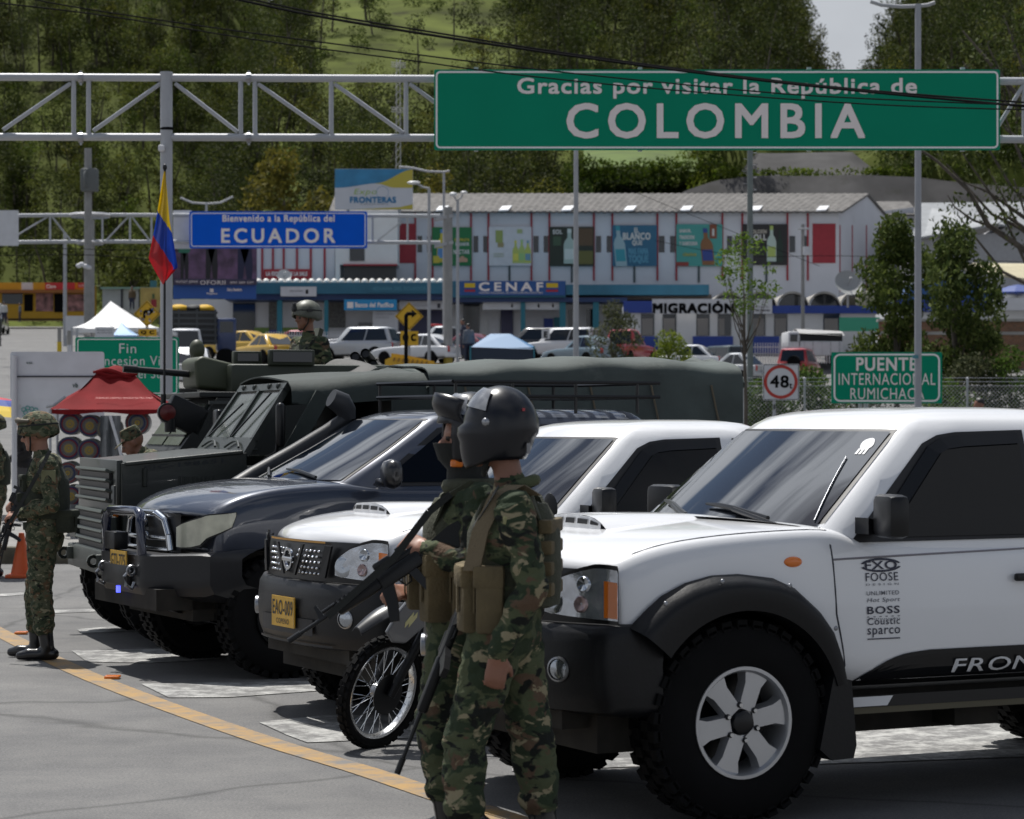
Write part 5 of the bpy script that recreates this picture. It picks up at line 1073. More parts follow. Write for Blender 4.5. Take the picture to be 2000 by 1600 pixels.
def line(name, pts, w, mt, z=.004):
    P = [ground(*p) if len(p) == 2 else V(p) for p in pts]; m = MB(); L_ = []; 
    for i, p in enumerate(P):
        d = (P[min(i + 1, len(P) - 1)] - P[max(i - 1, 0)]); d.z = 0; d.normalize(); nrm = V((-d.y, d.x, 0)) * w / 2; L_.append((p + nrm + V((0, 0, z)), p - nrm + V((0, 0, z))))
    for a, b in zip(L_[:-1], L_[1:]): m.add([a[0], a[1], b[1], b[0]], [(0, 1, 2, 3)])
    o = m.build(name, mt, origin=(0, 0, 0)); struct(o); return o
def smooth_pts(P, n=6):
    out = []
    for i in range(len(P) - 1):
        p0, p1, p2, p3 = [V((*P[max(0, min(len(P) - 1, i + k))], 0)) for k in (-1, 0, 1, 2)]
        for t in [j / n for j in range(n)]:
            q = .5 * (2 * p1 + (p2 - p0) * t + (2 * p0 - 5 * p1 + 4 * p2 - p3) * t * t + (3 * p1 - p0 - 3 * p2 + p3) * t ** 3); out.append((q.x, q.y))
    return out + [P[-1]]
line('road_line', smooth_pts([(-60, 1205), (0, 1236), (130, 1302), (250, 1352), (400, 1407), (550, 1458), (700, 1503), (800, 1536), (900, 1570), (1000, 1602), (1150, 1650)]), .17, m_yel)
def patch(name, pts, mt, z=.005):
    m = MB(); m.add([ground(*p) + V((0, 0, z)) for p in pts], [tuple(range(len(pts)))]); return struct(m.build(name, mt, origin=(0, 0, 0)))
for P in ([(140, 1272), (350, 1268), (430, 1288), (290, 1296), (170, 1294)], [(275, 1337), (700, 1330), (700, 1345), (450, 1363), (330, 1364)], [(505, 1412), (640, 1398), (860, 1400), (860, 1440), (600, 1452), (560, 1437)], [(1000, 1492), (1300, 1478), (1320, 1496), (1000, 1508)], [(1600, 1425), (2050, 1398), (2050, 1478), (1600, 1494)], [(-20, 1161), (60, 1157), (60, 1162), (-20, 1167)], [(60, 1193), (240, 1189), (240, 1194), (60, 1200)], [(150, 1230), (260, 1222), (330, 1230), (160, 1238)]): patch('bar_and_sunlit_patch', P, m_wp)  # wide patch under the nearest pickup paints in sunlit road; the others are crossing paint
for px, py in ((42, 1239), (220, 1326)):
    g = ground(px, py); m = MB(); m.box(g + V((0, 0, .012)), (.10, .09, .022), 0, None, .008); tag(m.build('road_stud', m_orange), 'amber road stud left of the soldier boots, by the yellow line' if px < 100 else 'amber road stud alone on open asphalt below the front bumpers', 'road stud', 'amber road studs')
a_, b_ = ground(4, 712), ground(124, 643); dr = (b_ - a_).normalized()
for q in [(2, 712), (48, 684), (70, 672), (90, 663), (104, 654), (122, 644), (4, 703), (11, 654), (39, 644), (82, 635), (114, 629)]:
    p = ground(*q); line('lane_dash', [tuple(p), tuple(V((p.x + dr.x * 3, p.y + dr.y * 3, gz(p.y + dr.y * 3))))], .22, m_wht2, .01)
patch('lane_arrow', [(0, 764), (14, 756), (22, 762), (16, 764), (40, 768), (10, 770), (4, 770)], m_wht2, .01)
# pavement with a dark kerb on the left
kx = X(200, 29.5); m = MB(); P = [(-30, 29.2), (kx, 29.2), (kx + .4, 30), (kx + .6, 33), (kx - .5, 44), (-30, 44)]
m.prism([(x, y, gz(y) - .05) for x, y in P], (0, 0, .21)); struct(m.build('pavement', mat('pavement_concrete', (.21, .205, .195), .9, var=.15, vs=3, bump=.2), origin=(0, 0, 0)))
m = MB(); m.box(((kx - 30) / 2, 29.12, gz(29) + .08), (kx + 30, .16, .24), 0, None, .03); struct(m.build('kerb', mat('kerb_stone', (.10, .09, .065), .9, var=.4, vs=5), origin=(0, 0, 0)))

# ---------------------------------------------------------------- hill behind
def sst(a, b, x): t = max(0., min(1., (x - a) / (b - a))); return t * t * (3 - 2 * t)
def hill(x, y):
    t = x / y; yb = lerp(252, 173, sst(-35, -21, x)); b0 = gz(min(y, yb))
    if y <= yb: return b0 - .3
    s = .37 - .20 * math.exp(-((t - .134) / .026) ** 2) - .03 * sst(.15, .2, t)
    st = 12.5 * sst(.062, .085, t); s2 = s - st / 173.
    d = min(y, 350) - yb; return b0 - .3 + s2 * d * lerp(1.7, 1, sst(-48, -22, x)) + st * sst(181 + 12 * sst(.086, .092, t) * (1 - sst(.143, .15, t)), 187 + 13 * sst(.086, .092, t) * (1 - sst(.143, .15, t)), y) + 2.2 * noise.noise(V((x * .03, y * .03, 0))) * min(1, d / 20) + (.06 * (y - 350) if y > 350 else 0)
m = MB(); HX_ = list(range(-150, 151, 4)); HY_ = list(range(166, 300, 3)) + list(range(300, 470, 8)); 
for y in HY_:
    for x in HX_: m.v.append((x, y, hill(x, y)))
w_ = len(HX_)
for i in range(len(HY_) - 1):
    for j in range(w_ - 1): m.f.append((i * w_ + j, i * w_ + j + 1, (i + 1) * w_ + j + 1, (i + 1) * w_ + j)); m.m.append(0)
m_grass = mat('hill_grass', (.070, .086, .018), .95, var=.55, vs=.12, bump=.8, bs=1.2, detail=9, spec=.1, dirt=(.026, .026, .010), ds=.25, dl=.56)
struct(m.build('hill', m_grass, smooth=60, origin=(0, 0, 0)))
# leaves: many small faces through each crown
def leaf_geo(cs, rs, n, size, seed=0, flat=.75, droop=0.):
    r = np.random.default_rng(seed); C_ = []; 
    for c, rad in zip(cs, rs):
        k = max(6, int(n * rad * rad)); d = r.normal(size=(k, 3)); d /= np.linalg.norm(d, axis=1)[:, None]; q = rad * (.35 + .65 * r.random(k) ** .5)
        p = np.array(c) + d * q[:, None] * np.array([1, 1, flat]); C_.append(p)
    P = np.concatenate(C_); N = len(P); a = r.normal(size=(N, 3)); a[:, 2] -= droop; a /= np.linalg.norm(a, axis=1)[:, None]; b = np.cross(a, r.normal(size=(N, 3))); b /= np.linalg.norm(b, axis=1)[:, None]
    s = size * (.55 + .9 * r.random(N)); a *= s[:, None]; b *= (s * .42)[:, None]
    return np.stack([P - a * .5, P + b * .5, P + a * .5, P - b * .5], 1).reshape(-1, 3)
def leaf_obj(name, vs, mt, parent=None, tint=None, trunk=None, mats=None):
    nq = len(vs) // 4; tv, tf = trunk if trunk else (np.zeros((0, 3)), np.zeros((0, 4), int)); allv = np.concatenate([vs, tv]); nt = len(tf)
    me = bpy.data.meshes.new(name); me.vertices.add(len(allv)); me.vertices.foreach_set('co', allv.astype('f').ravel())
    idx = np.concatenate([np.arange(nq * 4), (tf + len(vs)).ravel()]).astype('i'); me.loops.add(len(idx)); me.loops.foreach_set('vertex_index', idx)
    me.polygons.add(nq + nt); me.polygons.foreach_set('loop_start', np.arange(0, len(idx), 4).astype('i')); me.materials.append(mt)
    if trunk: me.materials.append(m_bark); me.polygons.foreach_set('material_index', np.concatenate([np.zeros(nq), np.ones(nt)]).astype('i'))
    at_ = me.attributes.new('tint', 'FLOAT_COLOR', 'POINT'); tc_ = np.ones((len(allv), 4)); 
    if tint is not None: tc_[:len(vs), :3] = tint
    at_.data.foreach_set('color', tc_.astype('f').ravel()); me.update(calc_edges=True)
    o = bpy.data.objects.new(name, me); C.objects.link(o); o.parent = parent; return o
m_bark = mat('bark', (.085, .072, .058), .9, var=.35, vs=3); m_barkp = mat('bark_pale', (.20, .18, .155), .85, var=.3, vs=3)
m_leaf = leaf_mat('leaves_dark', [(.016, .026, .009), (.034, .048, .015), (.060, .074, .026)], .32)
m_leafb = leaf_mat('leaves_bright', [(.045, .085, .016), (.075, .125, .025), (.12, .17, .04)], .45)
m_leafy = leaf_mat('leaves_yellow', [(.060, .058, .011), (.115, .105, .018), (.18, .155, .03)], .35)
m_leafo = leaf_mat('leaves_olive', [(.035, .045, .022), (.065, .075, .035), (.11, .115, .06)], .3)
r_ = np.random.default_rng(11); LV = []; LT = []; TV = []; TF = []
def px_of(p): return 1000 + F * p[0] / p[1], YH - F * (p[2] - CH) / p[1]
def add_tree(x, y, H, kind, pale, seed):
    z = hill(x, y); w = 1 if y < 250 else 1.12; tint = {0: (1.05 * w, 1.0 * w, .75), 1: (1.9 * w, 1.65 * w, 1.0), 2: (3.0, 2.3, 1.0), 3: (1.7 * w, 1.85 * w, .9)}[kind]; k = int(r_.integers(8, 13)); cs = []; rs = []
    for i in range(k):
        f = (i + .5) / k; zz = z + H * (.26 + .70 * f) if kind != 3 else z + H * (.15 + .7 * f); wd = H * .30 * (1 - .8 * abs(f - .42)) ; a = r_.random() * 6.28; q = r_.random() ** .6
        cs.append((x + math.cos(a) * wd * q, y + math.sin(a) * wd * q, zz)); rs.append(H * (.085 + .085 * r_.random() ** 1.5))
    v = leaf_geo(cs, rs, 110 if y < 255 else 85, .24 if y < 255 else .29, seed, .85, .4); LV.append(v); kk = [max(6, int((110 if y < 255 else 85) * q * q)) for q in rs]; fc = np.repeat(.55 + .75 * r_.random(len(kk)), kk); LT.append(np.repeat(fc, 4)[:, None] * np.array(tint) * (.6 + .6 * r_.random()))
    o = sum(len(t) for t in TV); a0 = r_.random() * 6; top = cs[int(k * .7)]; rr = .012 * H; V0 = []
    for (cx, cy, cz, q) in ((x, y, z - .5, rr * 1.3), (lerp(x, top[0], .4), lerp(y, top[1], .4), z + H * .4, rr), (top[0], top[1], top[2], rr * .35)):
        for j in range(4): V0.append((cx + q * math.cos(a0 + j * PI / 2), cy + q * math.sin(a0 + j * PI / 2), cz))
    TV.append(np.array(V0)); TF.append(np.array([(o + l_ * 4 + j, o + l_ * 4 + (j + 1) % 4, o + l_ * 4 + 4 + (j + 1) % 4, o + l_ * 4 + 4 + j) for l_ in range(2) for j in range(4)]))
nt_ = 0; tries = 0
while nt_ < 1750 and tries < 22000:
    tries += 1; y = 176 + 172 * r_.random() ** .8; t = -.225 + .455 * r_.random(); x = t * y
    if y < lerp(252, 173, sst(-35, -21, x)) + 3: continue
    z = hill(x, y); px, py = px_of((x, y, z))
    Hq = 4.6 + 5.6 * r_.random() ** 1.3; pt = px_of((x, y, z + Hq))[1]
    if 610 < px < 1030 - .3 * max(0, py) and pt < 120 and py > -60 and r_.random() < .95: continue
    if 1120 < px < 1430 and 285 < py < 345: continue
    if 1085 < px < 2100 and py > 275: continue
    if 1600 < px < 1730 and py < 345 and y > 225: continue
    H = Hq; kind = int(r_.choice([0, 0, 0, 1, 1, 3, 2], p=[.2, .2, .2, .17, .1, .09, .04])); add_tree(x, y, H, kind, False, 100 + nt_); nt_ += 1
fo = leaf_obj('forest', np.concatenate(LV), m_leaf, None, np.concatenate(LT), (np.concatenate(TV), np.concatenate(TF)))
tag(fo, 'dark eucalyptus woodland covering the hillside above the border buildings', 'woodland', kind='stuff')
# grass tussocks and scrub on the open slope and terraces
sc_, st_ = [], []
for i in range(700):
    y = 178 + 150 * r_.random(); px = r_.choice([r_.uniform(600, 1080), r_.uniform(1150, 1480), r_.uniform(1480, 2020), r_.uniform(1300, 2050)]); x = X(px, y); z = hill(x, y); sc_.append((x, y, z + .2)); st_.append(.5 + .9 * r_.random() ** 2)
ns_ = len(sc_); ft = [(.5, .45, .35)] * ns_
for i in range(420):
    k = i % 3; px = (r_.uniform(1080, 1310), r_.uniform(1280, 1480), r_.uniform(1680, 2070))[k]; y = (r_.uniform(205, 222), r_.uniform(179, 214), r_.uniform(177, 191))[k]; x = X(px, y); rad = r_.uniform(.8, 1.7); z = hill(x, y)
    sc_.append((x, y, z + rad * .35)); st_.append(rad); g = .35 + .5 * r_.random(); ft.append(((.5 * g, .55 * g, .45 * g), (1.35 * g, 1.1 * g, .6 * g), (.75 * g, .7 * g, .5 * g))[k])
for i in range(40): px = r_.uniform(1110, 1450); p = at(px, r_.uniform(322, 342), 194); sc_.append(tuple(p)); st_.append(r_.uniform(.6, 1.3)); g = .4 + .6 * r_.random(); ft.append((.9 * g, .85 * g, .5 * g))
for i in range(46): px = r_.uniform(1400, 1800); p = at(px, r_.uniform(336, 345), 184.5); sc_.append(tuple(p)); st_.append(r_.uniform(.4, .9)); g = .5 + .6 * r_.random(); ft.append((1.2 * g, 1.05 * g, .6 * g))
v = leaf_geo(sc_, st_, 95, .32, 5, .7); ft = np.repeat(np.array(ft), [4 * max(6, int(95 * q * q)) for q in st_], 0)
ug = leaf_obj('undergrowth', v, m_leafb, None, ft); tag(ug, 'scrub and tussocks scattered over the open hillside', 'scrub', kind='stuff')

def tree(name, label, base, H, cs, rs, mt, n=60, size=.16, seed=1, droop=.4, bark=None, limbs=None, tr=.05, cat='tree', tint=None, flat=.85, group=None, trunk_top=None):
    root = thing(name, label, cat, base, 0, group); base = V(base)
    m = MB(); tt = V(trunk_top) if trunk_top else V((0, 0, H * .72))
    m.tube([(0, 0, -.3), tuple(tt * .35 + V((tr * .6, 0, 0))), tuple(tt * .7 - V((tr * .5, 0, 0))), tuple(tt)], [tr * 1.2, tr, tr * .75, tr * .35], 8)
    for c in cs[:14]:
        c = V(c); s0 = tt * min(.95, max(.25, (c.z - H * .12) / max(.1, tt.z) * .8)); m.tube([s0, s0.lerp(c, .55) + V((0, 0, -.04 * H)), c], [tr * .45, tr * .3, tr * .12], 6)
    for L_ in (limbs or []): m.tube(L_[0], L_[1], 7)
    m.build('trunk', bark or m_bark, root, 60); v = leaf_geo(cs, rs, n, size, seed, flat, droop); o = leaf_obj('crown', v, mt, root, tint); return root
def blob(W_, H, z0, k, rad, seed, D=None):
    q = np.random.default_rng(seed); cs = []; rs = []
    for i in range(k):
        f = (i + .5) / k; a = q.random() * 6.28; w = (1 - (2 * f - .85) ** 2 * .75) * q.random() ** .5; cs.append((math.cos(a) * W_ * w * .5, math.sin(a) * (D or W_) * w * .5, z0 + (H - z0) * f)); rs.append(rad * (.65 + .7 * q.random()))
    return cs, rs
def gtree(name, label, px, pytop, Y, W_, z0f, k, rad, mt, base=None, **kw):
    b = base if base is not None else gz(Y); H = Z(pytop, Y) - b; cs, rs = blob(W_, H - rad * .6, H * z0f, k, rad, kw.get('seed', 1)); return tree(name, label, (X(px, Y), Y, b), H, cs, rs, mt, **kw)
gtree('acacia_tree', 'yellow flowering acacia behind the blue welcome sign', 555, 285, 171, 7.2, .30, 26, 1.25, m_leafy, seed=21, n=75, size=.42, tr=.2, base=8)
gtree('acacia_tree', 'small yellow acacia right of the exhibition billboard', 858, 322, 171, 2.4, .45, 12, .9, m_leafy, seed=22, n=75, size=.38, tr=.12, base=8)
gtree('tree', 'yellowish tree beyond the containers on the left', 258, 468, 228, 5.2, .25, 16, 1.5, m_leafo, seed=23, n=60, size=.45, tr=.2, base=10.5, tint=(1.2, 1.25, .6))
gtree('eucalyptus_tree', 'dark drooping eucalyptus right of the tall lamp post', 1866, 440, 62, 2.5, .26, 40, .44, m_leaf, seed=24, n=1200, size=.15, tr=.09, droop=1.2, tint=(1.9, 1.9, 1.5))
gtree('eucalyptus_tree', 'dark bushy eucalyptus left of the tall lamp post', 1750, 415, 64, 1.9, .22, 36, .44, m_leaf, seed=25, n=1200, size=.15, tr=.07, droop=1.2, tint=(2.1, 2.1, 1.5))
gtree('sapling', 'thin sapling with sparse bright leaves beside the gray pole', 1455, 445, 50, 1.3, .64, 26, .19, m_leafb, seed=26, n=1300, size=.085, tr=.038, droop=.3, tint=(1.3, 1.3, 1.))
gtree('tree', 'small olive leaved tree standing in front of the parked cars', 1195, 588, 92, 2.1, .18, 24, .36, m_leafo, seed=27, n=800, size=.12, tr=.05)
gtree('bush', 'yellow green bush left of the dark parked van', 1306, 650, 92, 1.7, .02, 18, .38, m_leafb, seed=28, n=900, size=.12, tr=.03, tint=(1.6, 1.3, .7), cat='bush')
for i, (px, pt, Y_, W_, mt, lb) in enumerate(((1500, 735, 58, 1.2, m_leafb, 'green shrub left of the weight limit sign'), (1580, 720, 58, 1.3, m_leafb, 'pale green shrub between the weight limit sign and the bridge sign'), (1680, 668, 66, 1.5, m_leafo, 'olive shrub rising over the bridge sign'), (1905, 690, 60, 1.4, m_leafo, 'leafy shrub right of the bridge sign'), (1975, 672, 60, 1.5, m_leafb, 'tall shrub at the right border of the fence'), (1850, 735, 57, 1.0, m_leafb, 'low shrub under the right edge of the bridge sign'))):
    gtree('shrub', lb, px, pt, Y_, W_ * 1.25, .0, 24, .38, mt, seed=40 + i, n=900, size=.11, tr=.03, cat='shrub', group='shrubs behind the wire fence', tint=(.75, .8, .7) if mt is m_leafb else None)
# bare-limbed tree reaching in from the right
b = V((X(2060, 70), 70, gz(70))); q = lambda px, py, d=0.: tuple(at(px, py, 70 + d) - b)
LM = [([q(2060, 560), q(2000, 488), q(1930, 440), q(1890, 370), q(1830, 315), q(1750, 260)], [.12, .09, .08, .06, .045, .02]), ([q(2060, 440), q(2000, 425), q(1930, 375), q(1880, 355)], [.08, .06, .04, .015]), ([q(1930, 440), q(1900, 430), q(1865, 405), q(1850, 380)], [.04, .035, .025, .01]), ([q(2060, 250), q(1990, 190), q(1930, 120), q(1880, 60)], [.1, .07, .05, .02]), ([q(1990, 190), q(1940, 215), q(1890, 230)], [.05, .03, .01])]
cs = [q(px, py, d) for px, py, d in ((1880, 300, 0), (1930, 330, 1), (1980, 350, -1), (1830, 300, 1), (1950, 400, 0), (1990, 290, 1), (1900, 240, 0), (1960, 220, -1), (1880, 120, 1), (1930, 90, 0), (1990, 130, 0), (1960, 30, 1), (2010, 60, 0), (1870, 420, 0), (1760, 290, 1), (1990, 440, 0))]
tree('eucalyptus_tree', 'bare limbed eucalyptus leaning in over the right border', b, 13, cs, [.75] * 10 + [.8] * 6, m_leaf, n=190, size=.16, seed=51, droop=1., limbs=LM, tr=.16, trunk_top=q(2080, 60), tint=(1.5, 1.45, 1.1))
for i, (px, pt, Y_, W_, H_, mt, lb) in enumerate(((1718, 8, 262, 3.4, 12, m_leaf, 'tall dark tree on the skyline just right of the sky gap'), (1790, -20, 255, 6., 16, m_leaf, 'dark skyline tree behind the lamp post top'), (1596, 55, 300, 3.2, 10, m_leafo, 'slim tree alone in the sky gap'), (1556, 88, 300, 2.6, 7, m_leafo, 'smaller slim tree at the left of the sky gap'), (1500, -10, 300, 3.6, 12, m_leaf, 'tall airy eucalyptus on the skyline left of the sky gap'), (1876, 92, 215, 3.6, 6, m_leafy, 'pale round shrub above the retaining wall on the right'), (1635, 82, 305, 3., 8, m_leafo, 'slim tree at the right of the sky gap'))):
    x = X(px, Y_); zt = Z(pt, Y_); b0 = hill(x, Y_); H = max(H_, zt - b0) if zt - b0 < 40 else H_; cs, rs = blob(W_, H - 1, H * .3, 14, W_ * .17, 60 + i); tree('tree' if i != 5 else 'shrub', lb, (x, Y_, zt - H), H, cs, rs, mt, n=60, size=.5, seed=70 + i, tr=.14, group='skyline trees', cat='tree' if i != 5 else 'shrub', tint=(.9, .9, .9))
# cut slope of gray sprayed concrete
m_cut = mat('cut_slope_gray', (.042, .041, .042), .95, var=.45, vs=.35, bump=.9, bs=.9, detail=9, dirt=(.03, .03, .026), ds=.4, dl=.58)
m = MB(); top_ = [(1300, 392), (1340, 372), (1400, 352), (1470, 345), (1560, 343), (1700, 342), (1800, 347), (1900, 360), (2080, 372)]
def cut(s, t):
    px = lerp(1300, 2080, s); pt = interp([p[0] for p in top_], [p[1] for p in top_], px); y = lerp(174, 183, t); z = lerp(9, Z(pt, 183), t ** .9); x = X(px, y); return V((x, y + .7 * noise.noise(V((x * .25, z * .3, 0))), z))
m.grid(cut, 60, 14); m2 = MB(); tag(m.build('retaining_wall', m_cut, smooth=60), 'long gray sprayed concrete cut slope behind the warehouses', 'retaining wall')
m = MB()
def cut2(s, t):
    px = lerp(1440, 1720, s); y = lerp(186, 193, t); pt = interp([1440, 1475, 1665, 1720], [345, 300, 297, 342], px); z = lerp(Z(348, 186), Z(pt, 193), t); x = X(px, y); return V((x, y + .6 * noise.noise(V((x * .3, z * .3, 4))), z))
m.grid(cut2, 30, 10); tag(m.build('retaining_wall', m_cut, smooth=60), 'short upper gray cut slope under the green gantry sign', 'retaining wall')
m = MB(); m.grid(lambda s, t: V((X(lerp(1140, 1430, s), lerp(196, 216, t)), lerp(196, 216, t), Z(lerp(332, 292, t), lerp(196, 216, t)) + .3 * math.sin(5 * s))), 12, 6); struct(m.build('meadow', mat('meadow_green', (.060, .098, .010), .9, var=.25, vs=.4, bump=.4, bs=3), origin=(0, 0, 0)))
# ---------------------------------------------------------------- signs, gantries, poles
def prect(m, x0, y0, x1, y1, Y, d=.05, mi=0):
    """a slab facing the camera, given by its picture rectangle and distance"""
    a, b = at(x0, y1, Y), at(x1, y0, Y); m.box(((a.x + b.x) / 2, Y + d / 2, (a.z + b.z) / 2), (abs(b.x - a.x), d, abs(b.z - a.z)), mi); return m
def ptext(m, t, x0, yb, x1, yt, Y, mi=0, bold=.015, skew=0):
    d = bold * 2.2 * (yb - yt) * Y / F
    for k, (a, b) in enumerate(((0, 0), (-1, -1), (1, 1), (-1, 1), (1, -1)) if bold > .011 else ((0, 0),)): m.text(t, at(x0, yb, Y) + V((a * d, -.0008 * k, b * d)), (1, 0, 0), (0, 0, 1), (x1 - x0) * Y / F, (yb - yt) * Y / F, mi, 0., skew)
def pring(m, x0, y0, x1, y1, w, r, Y, mi=0):
    def rr(x0, y0, x1, y1, r):
        P = []
        for cx, cy, a0 in ((x1 - r, y0 + r, -PI / 2), (x1 - r, y1 - r, 0), (x0 + r, y1 - r, PI / 2), (x0 + r, y0 + r, PI)):
            P += [at(cx + r * math.cos(a0 + PI / 2 * k / 5), cy + r * math.sin(a0 + PI / 2 * k / 5), Y) for k in range(6)]
        return P
    A, B = rr(x0, y0, x1, y1, r), rr(x0 + w, y0 + w, x1 - w, y1 - w, max(1, r - w)); n = len(A)
    m.add(A + B, [(i, (i + 1) % n, n + (i + 1) % n, n + i) for i in range(n)], mi)
def prr(m, x0, y0, x1, y1, r, Y, d, mi=0):
    P = []
    for cx, cy, a0 in ((x1 - r, y0 + r, -PI / 2), (x1 - r, y1 - r, 0), (x0 + r, y1 - r, PI / 2), (x0 + r, y0 + r, PI)): P += [at(cx + r * math.cos(a0 + PI / 2 * k / 4), cy + r * math.sin(a0 + PI / 2 * k / 4), Y) for k in range(5)]
    m.prism(P, (0, d, 0), mi)
m_sgreen = mat('sign_green', (.001, .235, .135), .7, var=.04, vs=1, spec=.15); m_sblue = mat('sign_blue', (.001, .10, .62), .7, var=.04, vs=1, spec=.15); m_let = mat('sign_letter', (.80, .74, .72), .7, spec=.2); m_lett = mat('sign_border', (.80, .79, .78), .7, spec=.2)
m_syel = mat('sign_yellow', (.62, .36, .012), .5, var=.06); m_blackp = mat('sign_black', (.006, .006, .007), .9, spec=.1); m_pw = mat('panel_white', (.56, .57, .60), .6, var=.06, vs=3)
YG = 36.
def wtube(m, a, b, r, Y, n=10, mi=0): m.cyl(at(*a, Y), at(*b, Y), r, r, n, mi)
g = thing('gantry', 'gray tubular road gantry carrying the large green farewell sign', 'gantry', (X(325, YG), YG, gz(YG)))
m = MB(); wtube(m, (325, 145), (325, 1100), .088, YG, 16); m.cyl(at(325, 145, YG), at(325, 141, YG), .092, n=16); m.build('post', m_grayp, g, 40, world=True)
for ya, yb in ((151, 160), (268, 273)):
    m = MB(); wtube(m, (-150, ya - 1), (2300, yb), .055, YG + .0, 12); m.build('chord', m_grayp, g, 40, world=True)
for x in (-12, 144, 173, 470, 498, 647, 793, 2000, 2030):
    m = MB(); wtube(m, (x, 154), (x, 268), .034, YG, 8); m.build('upright', m_grayp, g, 40, world=True)
for a, b in (((6, 254), (138, 163)), ((182, 256), (314, 163)), ((342, 163), (464, 258)), ((504, 164), (641, 260)), ((653, 164), (788, 260)), ((800, 164), (935, 262)), ((1940, 262), (1998, 168)), ((-140, 256), (-16, 160))):
    m = MB(); wtube(m, a, b, .030, YG, 8); m.build('brace', m_grayp, g, 40, world=True)
for x in (158, 486):
    for y in (152, 269):
        m = MB(); m.lathe([(.06, -.03), (.075, -.03), (.075, .03), (.06, .03)], at(x, y + .3, YG), (1, 0, 0), 14); m.box(at(x, y - 8, YG), (.03, .03, .08)); m.box(at(x, y + 9, YG), (.03, .03, .08)); m.build('clamp', m_steel, g, 40, world=True)
m = MB(); m.box(at(316, 290, YG - .1), (.09, .14, .09), 0, None, .02); m.build('camera_housing', m_pw, g, world=True)
m = MB(); m.lathe([(.092, -.02), (.098, 0), (.092, .02)], at(326, 252, YG), (0, 0, 1), 16); m.build('strap', m_blackp, g, 40, world=True)
s = thing('road_sign', 'huge green overhead sign thanking visitors to COLOMBIA', 'road sign', (X(1400, YG), YG - .15, Z(293, YG)))
m = MB(); prr(m, 848, 136, 1953, 293, 3, YG - .16, .04); m.build('panel', m_sgreen, s, world=True)
m = MB(); pring(m, 851, 139, 1950, 290, 3.5, 9, YG - .164); m.build('border', m_lett, s, world=True)
m = MB(); ptext(m, 'Gracias por visitar la República de', 1011, 192, 1790, 153, YG - .165, 0, .0115); ptext(m, 'COLOMBIA', 1108, 269, 1688, 203, YG - .165, 0, .012); m.build('lettering', m_let, s, world=True)
for x in (930, 1250, 1580, 1880): m = MB(); m.box(at(x, 214, YG - .08), (.06, .08, 1.2)); m.build('bracket', m_grayp, s, world=True)
# far gantry with the blue sign
YF_ = 118.
g = thing('gantry', 'far gray truss gantry on concrete posts carrying the blue welcome sign', 'gantry', (X(875, YF_), YF_, gz(YF_)))
for x0, yt in ((875, 405), (176, 430)):
    m = MB(); wtube(m, (x0, yt), (x0, 745), .21, YF_, 14); m.cyl(at(x0, 712, YF_ - .0), at(x0, 680, YF_), .216, n=14, mi=1) if x0 > 500 else None; m.build('post', [mat('post_concrete', (.27, .27, .265), .8, var=.1, vs=2), mat('post_stripe', (.5, .38, .06), .6)], g, 40, world=True)
for y in (422, 474):
    m = MB(); wtube(m, (-60, y), (180, y - 2), .09, YF_, 8); wtube(m, (180, y - 2), (860, y), .09, YF_, 8); m.build('chord', m_grayp, g, 40, world=True)
for i, x in enumerate([10, 98, 200, 254, 296, 728, 796]): m = MB(); wtube(m, (x, 422), (x, 474), .05, YF_, 6); m.build('upright', m_grayp, g, world=True)
for a, b in (((12, 472), (92, 424)), ((205, 472), (250, 424)), ((258, 424), (294, 472)), ((735, 472), (785, 432)), ((102, 424), (140, 472))): m = MB(); wtube(m, a, b, .045, YF_, 6); m.build('brace', m_grayp, g, world=True)
for y in (418, 470):
    m = MB(); m.prism([at(848, y + 8, YF_ - .2), at(885, y, YF_ - .2), at(885, y + 6, YF_ - .2), at(848, y + 14, YF_ - .2)], (0, .4, 0)); m.build('bracket', m_pole, g, world=True)
m = MB(); m.lathe([(.9, -.1), (1.0, 0), (.9, .1)], at(176, 421, YF_), (0, 0, 1), 20); m.build('collar', m_pole, g, 40, world=True); m = MB(); m.lathe([(.6, -.1), (.7, 0), (.6, .1)], at(176, 474, YF_), (0, 0, 1), 20); m.build('collar', m_pole, g, 40, world=True)
s = thing('road_sign', 'blue overhead sign welcoming drivers to ECUADOR', 'road sign', (X(544, YF_), YF_ - .4, Z(485, YF_)))
m = MB(); prr(m, 370, 413, 717, 485, 3, YF_ - .4, .12); m.build('panel', m_sblue, s, world=True)
m = MB(); pring(m, 373, 416, 714, 482, 1.6, 5, YF_ - .41); m.build('border', m_lett, s, world=True)
m = MB(); ptext(m, 'Bienvenido a la República del', 435, 437, 653, 420, YF_ - .415, 0, .012); ptext(m, 'ECUADOR', 433, 474, 654, 447, YF_ - .415, 0, .015); m.build('lettering', m_let, s, world=True)
s = thing('blank_sign', 'blank pale panel seen behind the flag on the far gantry', 'sign', (X(355, YF_), YF_ + .6, Z(486, YF_))); m = MB(); prect(m, 338, 411, 374, 486, YF_ + .3); m.build('panel', m_pw, s, world=True)
s = thing('blank_sign', 'blank pale panel on the far gantry at the left border', 'sign', (X(10, YF_), YF_ - .3, Z(480, YF_))); m = MB(); prect(m, -30, 411, 36, 480, YF_ - .35); m.build('panel', m_pw, s, world=True)
